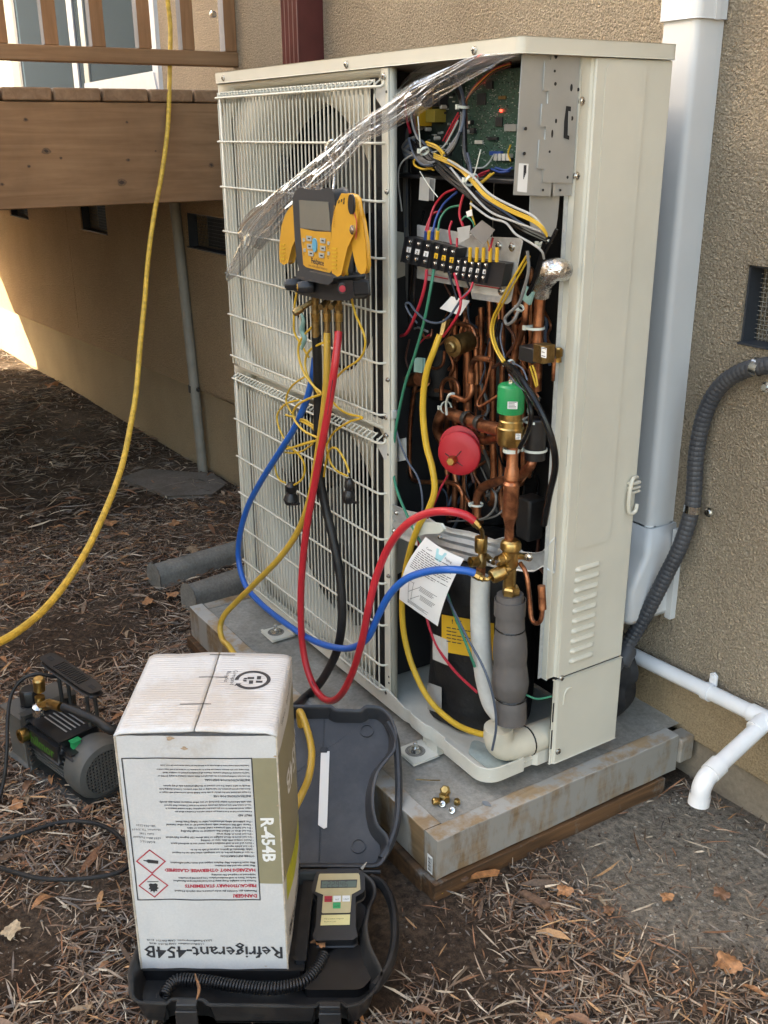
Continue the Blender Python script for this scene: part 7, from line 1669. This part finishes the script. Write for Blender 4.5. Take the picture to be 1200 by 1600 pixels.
# crumbs of soil and grit
vs, fs, cs_ = [], [], []
for _ in range(60000):
    x, y = nr.uniform(-1.8, .95), nr.uniform(-1.15, .525)
    if -1.172 < x < .048 and y > -.178: continue
    if in_case(x, y) or (y < .1 and x < -.35 and nr.random() < .5): continue
    r = .0007+.0036*nr.random()**4; a = nr.uniform(0, 6.28); z = gz(x, y); o = len(vs)
    for k in range(4): aa = a+k*1.571+nr.uniform(-.3, .3); vs.append((x+r*math.cos(aa), y+r*math.sin(aa), z-.0005+nr.uniform(0, .3)*r))
    vs.append((x+nr.uniform(-.3, .3)*r, y+nr.uniform(-.3, .3)*r, z+r*nr.uniform(.5, 1.1)))
    fs += [(o, o+1, o+4), (o+1, o+2, o+4), (o+2, o+3, o+4), (o+3, o, o+4)]
    d = math.hypot(x-.22, y-.28); c = np.array((.25, .22, .18) if nr.random() < max(.12, 1-d*2.2) else (.075, .05, .035))*nr.uniform(.5, 1.5)
    cs_ += [tuple(c)+(1,)]*5
me = bpy.data.meshes.new('soil_crumbs'); me.from_pydata(vs, [], fs); me.materials.append(M['litter'])
at_ = me.color_attributes.new('tint', 'FLOAT_COLOR', 'POINT'); at_.data.foreach_set('color', np.array(cs_, dtype=np.float32).ravel())
o = bpy.data.objects.new('soil_crumbs', me); COL.objects.link(o); o['kind'] = 'stuff'
# twigs
mb = MB()
for i in range(520):
    far = i > 300
    x, y = (nr.uniform(-6, -2.2), nr.uniform(-1.6, .5)) if far else (nr.uniform(-2.2, .95), nr.uniform(-1.1, .5))
    if not keep(x, y, far): continue
    L = nr.uniform(.05, .22)*(1.7 if far else 1); a = nr.uniform(0, 6.28); P_ = []; b = nr.normal(0, .12)
    if -1.25 < x < .12 and y > -.3: continue
    for t in (-.5, -.2, .1, .5): P_.append(V(x+math.cos(a+b*t*3)*L*t, y+math.sin(a+b*t*3)*L*t, gz(x, y)+.010+nr.uniform(-.004, .006)))
    if any(in_case(p[0], p[1]) or (-1.18 < p[0] < .055 and p[1] > -.185) for p in P_): continue
    r = nr.uniform(.0009, .0024); mb.tube(P_, [r, r*.9, r*.5], 5, 3)
tw = obj('twigs', mb, plain('twig_bark', (.17, .12, .085), .8, var=.5, vs=60), stuff=True)
# larger pieces one can tell apart, each its own object lying on the ground
def leaf_mesh(kind, seed):
    r_ = np.random.default_rng(seed); mb = MB()
    if kind == 0:      # long curled eucalyptus-like leaf
        L, w = 1, .13; rows = []
        for i in range(9):
            t = i/8; ww = w*math.sin(math.pi*min(.98, t*.94+.03))**.8; rows.append([(t-.5, ww*s-.10*math.sin(math.pi*t), .10*math.sin(math.pi*t)+abs(s)*ww*.6+.05*r_.random()) for s in (-1, 0, 1)])
        mb.sheet(rows)
    elif kind == 1:    # broad lobed leaf
        n = 34; c = []; ph = r_.uniform(0, 6)
        for i in range(n):
            a = 2*math.pi*i/n; rr = .30*(1+.13*math.cos(5*a)+.10*math.cos(3*a+ph)+.07*math.cos(11*a+ph)+.12*math.cos(a))*(1 if i % 2 else .93); c.append((rr*math.cos(a), rr*math.sin(a), .06*math.sin(3*a+ph)+.04*r_.random()))
        inner = [(x*.5, y*.5, z*.3+.03) for x, y, z in c]
        mb.add(c+inner+[(0, 0, .02)], [(i, (i+1) % n, n+(i+1) % n, n+i) for i in range(n)]+[(n+i, n+(i+1) % n, 2*n) for i in range(n)])
        mb.tube([(.30, 0, .03), (.46, .03, .04), (.60, .02, .02)], .012, 4, 2)
    else:              # splinter of bark
        mb.prism([(-.5, -.09, 0), (.42, -.12, 0), (.5, .02, 0), (.34, .11, 0), (-.44, .10, 0)], (.03, 0, .09))
    return mb
protos = {}
for k in (0, 1, 2):
    for c, col in enumerate(((.38, .18, .08), (.30, .21, .13), (.20, .10, .055), (.44, .34, .22)) if k != 2 else ((.38, .16, .06), (.22, .10, .05), (.30, .2, .12), (.14, .08, .05))):
        mt = plain('leaf_brown', col, .62, var=.4, vs=130)
        o = obj('leaf' if k < 2 else 'wood_chip', leaf_mesh(k, 3*k+c), mt, ground, ang=60); o['_p'] = 1; del o['_p']; protos[(k, c)] = o
used = set()
def put(k, c, p, size, rz, tilt=(0, 0), parent=ground, lift=.008):
    o = protos[(k, c)]
    if (k, c) in used: o = o.copy(); COL.objects.link(o)
    used.add((k, c)); o.parent = parent
    off = wloc(parent); o.location = (p[0]-off[0], p[1]-off[1], p[2]+lift-off[2]); o.scale = (size, size, size); o.rotation_euler = (tilt[0], tilt[1], rz); return o
cnt = 0
while cnt < 190:
    x, y = nr.uniform(-2.4, .85), nr.uniform(-1.1, .5)
    if not keep(x, y, False) or (-1.25 < x < .1 and y > -.24): continue
    k = int(nr.choice([0, 0, 0, 2, 0, 0, 1, 2])); put(k, int(nr.choice([0, 1, 2, 2, 0])) if k != 2 else int(nr.integers(0, 4)), (x, y, gz(x, y)), nr.uniform(.03, .06) if k == 0 else nr.uniform(.016, .034), nr.uniform(0, 6.28), (nr.normal(0, .2), nr.normal(0, .15)), lift=.010); cnt += 1
for x, y, k, c, s_, a_ in ((1133, 1513, 1, 0, .075, .4), (1125, 1405, 1, 2, .052, 2.0), (757, 1375, 2, 0, .058, 1.1), (725, 1372, 2, 0, .05, 1.7), (712, 1380, 2, 3, .05, .7), (25, 1265, 1, 0, .06, .5), (18, 1462, 1, 3, .06, 1.0), (950, 1430, 1, 2, .034, 2.5), (1040, 1410, 1, 0, .04, 1.2), (835, 1415, 2, 3, .07, .2), (272, 822, 1, 0, .08, .3), (230, 945, 1, 0, .07, .3), (268, 935, 1, 0, .06, 1.3), (300, 865, 1, 1, .08, 2.2), (170, 822, 1, 0, .09, .8), (880, 1400, 1, 0, .05, .9), (85, 540+14, 1, 0, .12, .8), (80, 605, 1, 0, .13, 1.8)):
    p = onZ(-.155 if y > 800 else -.20, x, y); put(k, c, p, s_, a_, (.1, -.1), lift=.012)
for x, y, s_, a_, par_, lab in ((498, 1478, .035, 2.7, cs, 0),):
    p = onZ(-.112, x, y); t = protos[(1, 0)].copy(); COL.objects.link(t); t.parent = None; t.name = 'dry_leaf'; t.location = [float(q) for q in p+V(0, 0, .006)]; t.scale = (s_*1.3,)*3; t.rotation_euler = (.2, .3, a_)
    tag(t, 'curled orange brown leaf lying in the open case beside the carton', 'leaf')
mb = MB(); mb.tube([onZ(-.105, 305, 1522), onZ(-.09, 311, 1545), onZ(-.085, 306, 1566)], [.0012, .003, .0008], 6); tag(obj('straw', mb, M['dryleaf']), 'pale straw caught on the front edge of the open case', 'straw')
mb = MB(); mb.tube([lp(565, 1358, .0), lp(573, 1347, .005)], [.0035, .0008], 6, sm=False); tag(obj('straw', mb, M['timberL']), 'pale wood splinter on the case hinge above the display', 'splinter')
mb = MB(); mb.tube([onZ(-.150, 690, 1396), onZ(-.147, 716, 1374)], [.0016, .0030], 6, sm=False); tag(obj('wood_splinter', mb, M['yellow']), 'bright yellow splinter on the soil below the pad corner', 'splinter')
for key, o in protos.items():
    if key not in used: bpy.data.objects.remove(o)
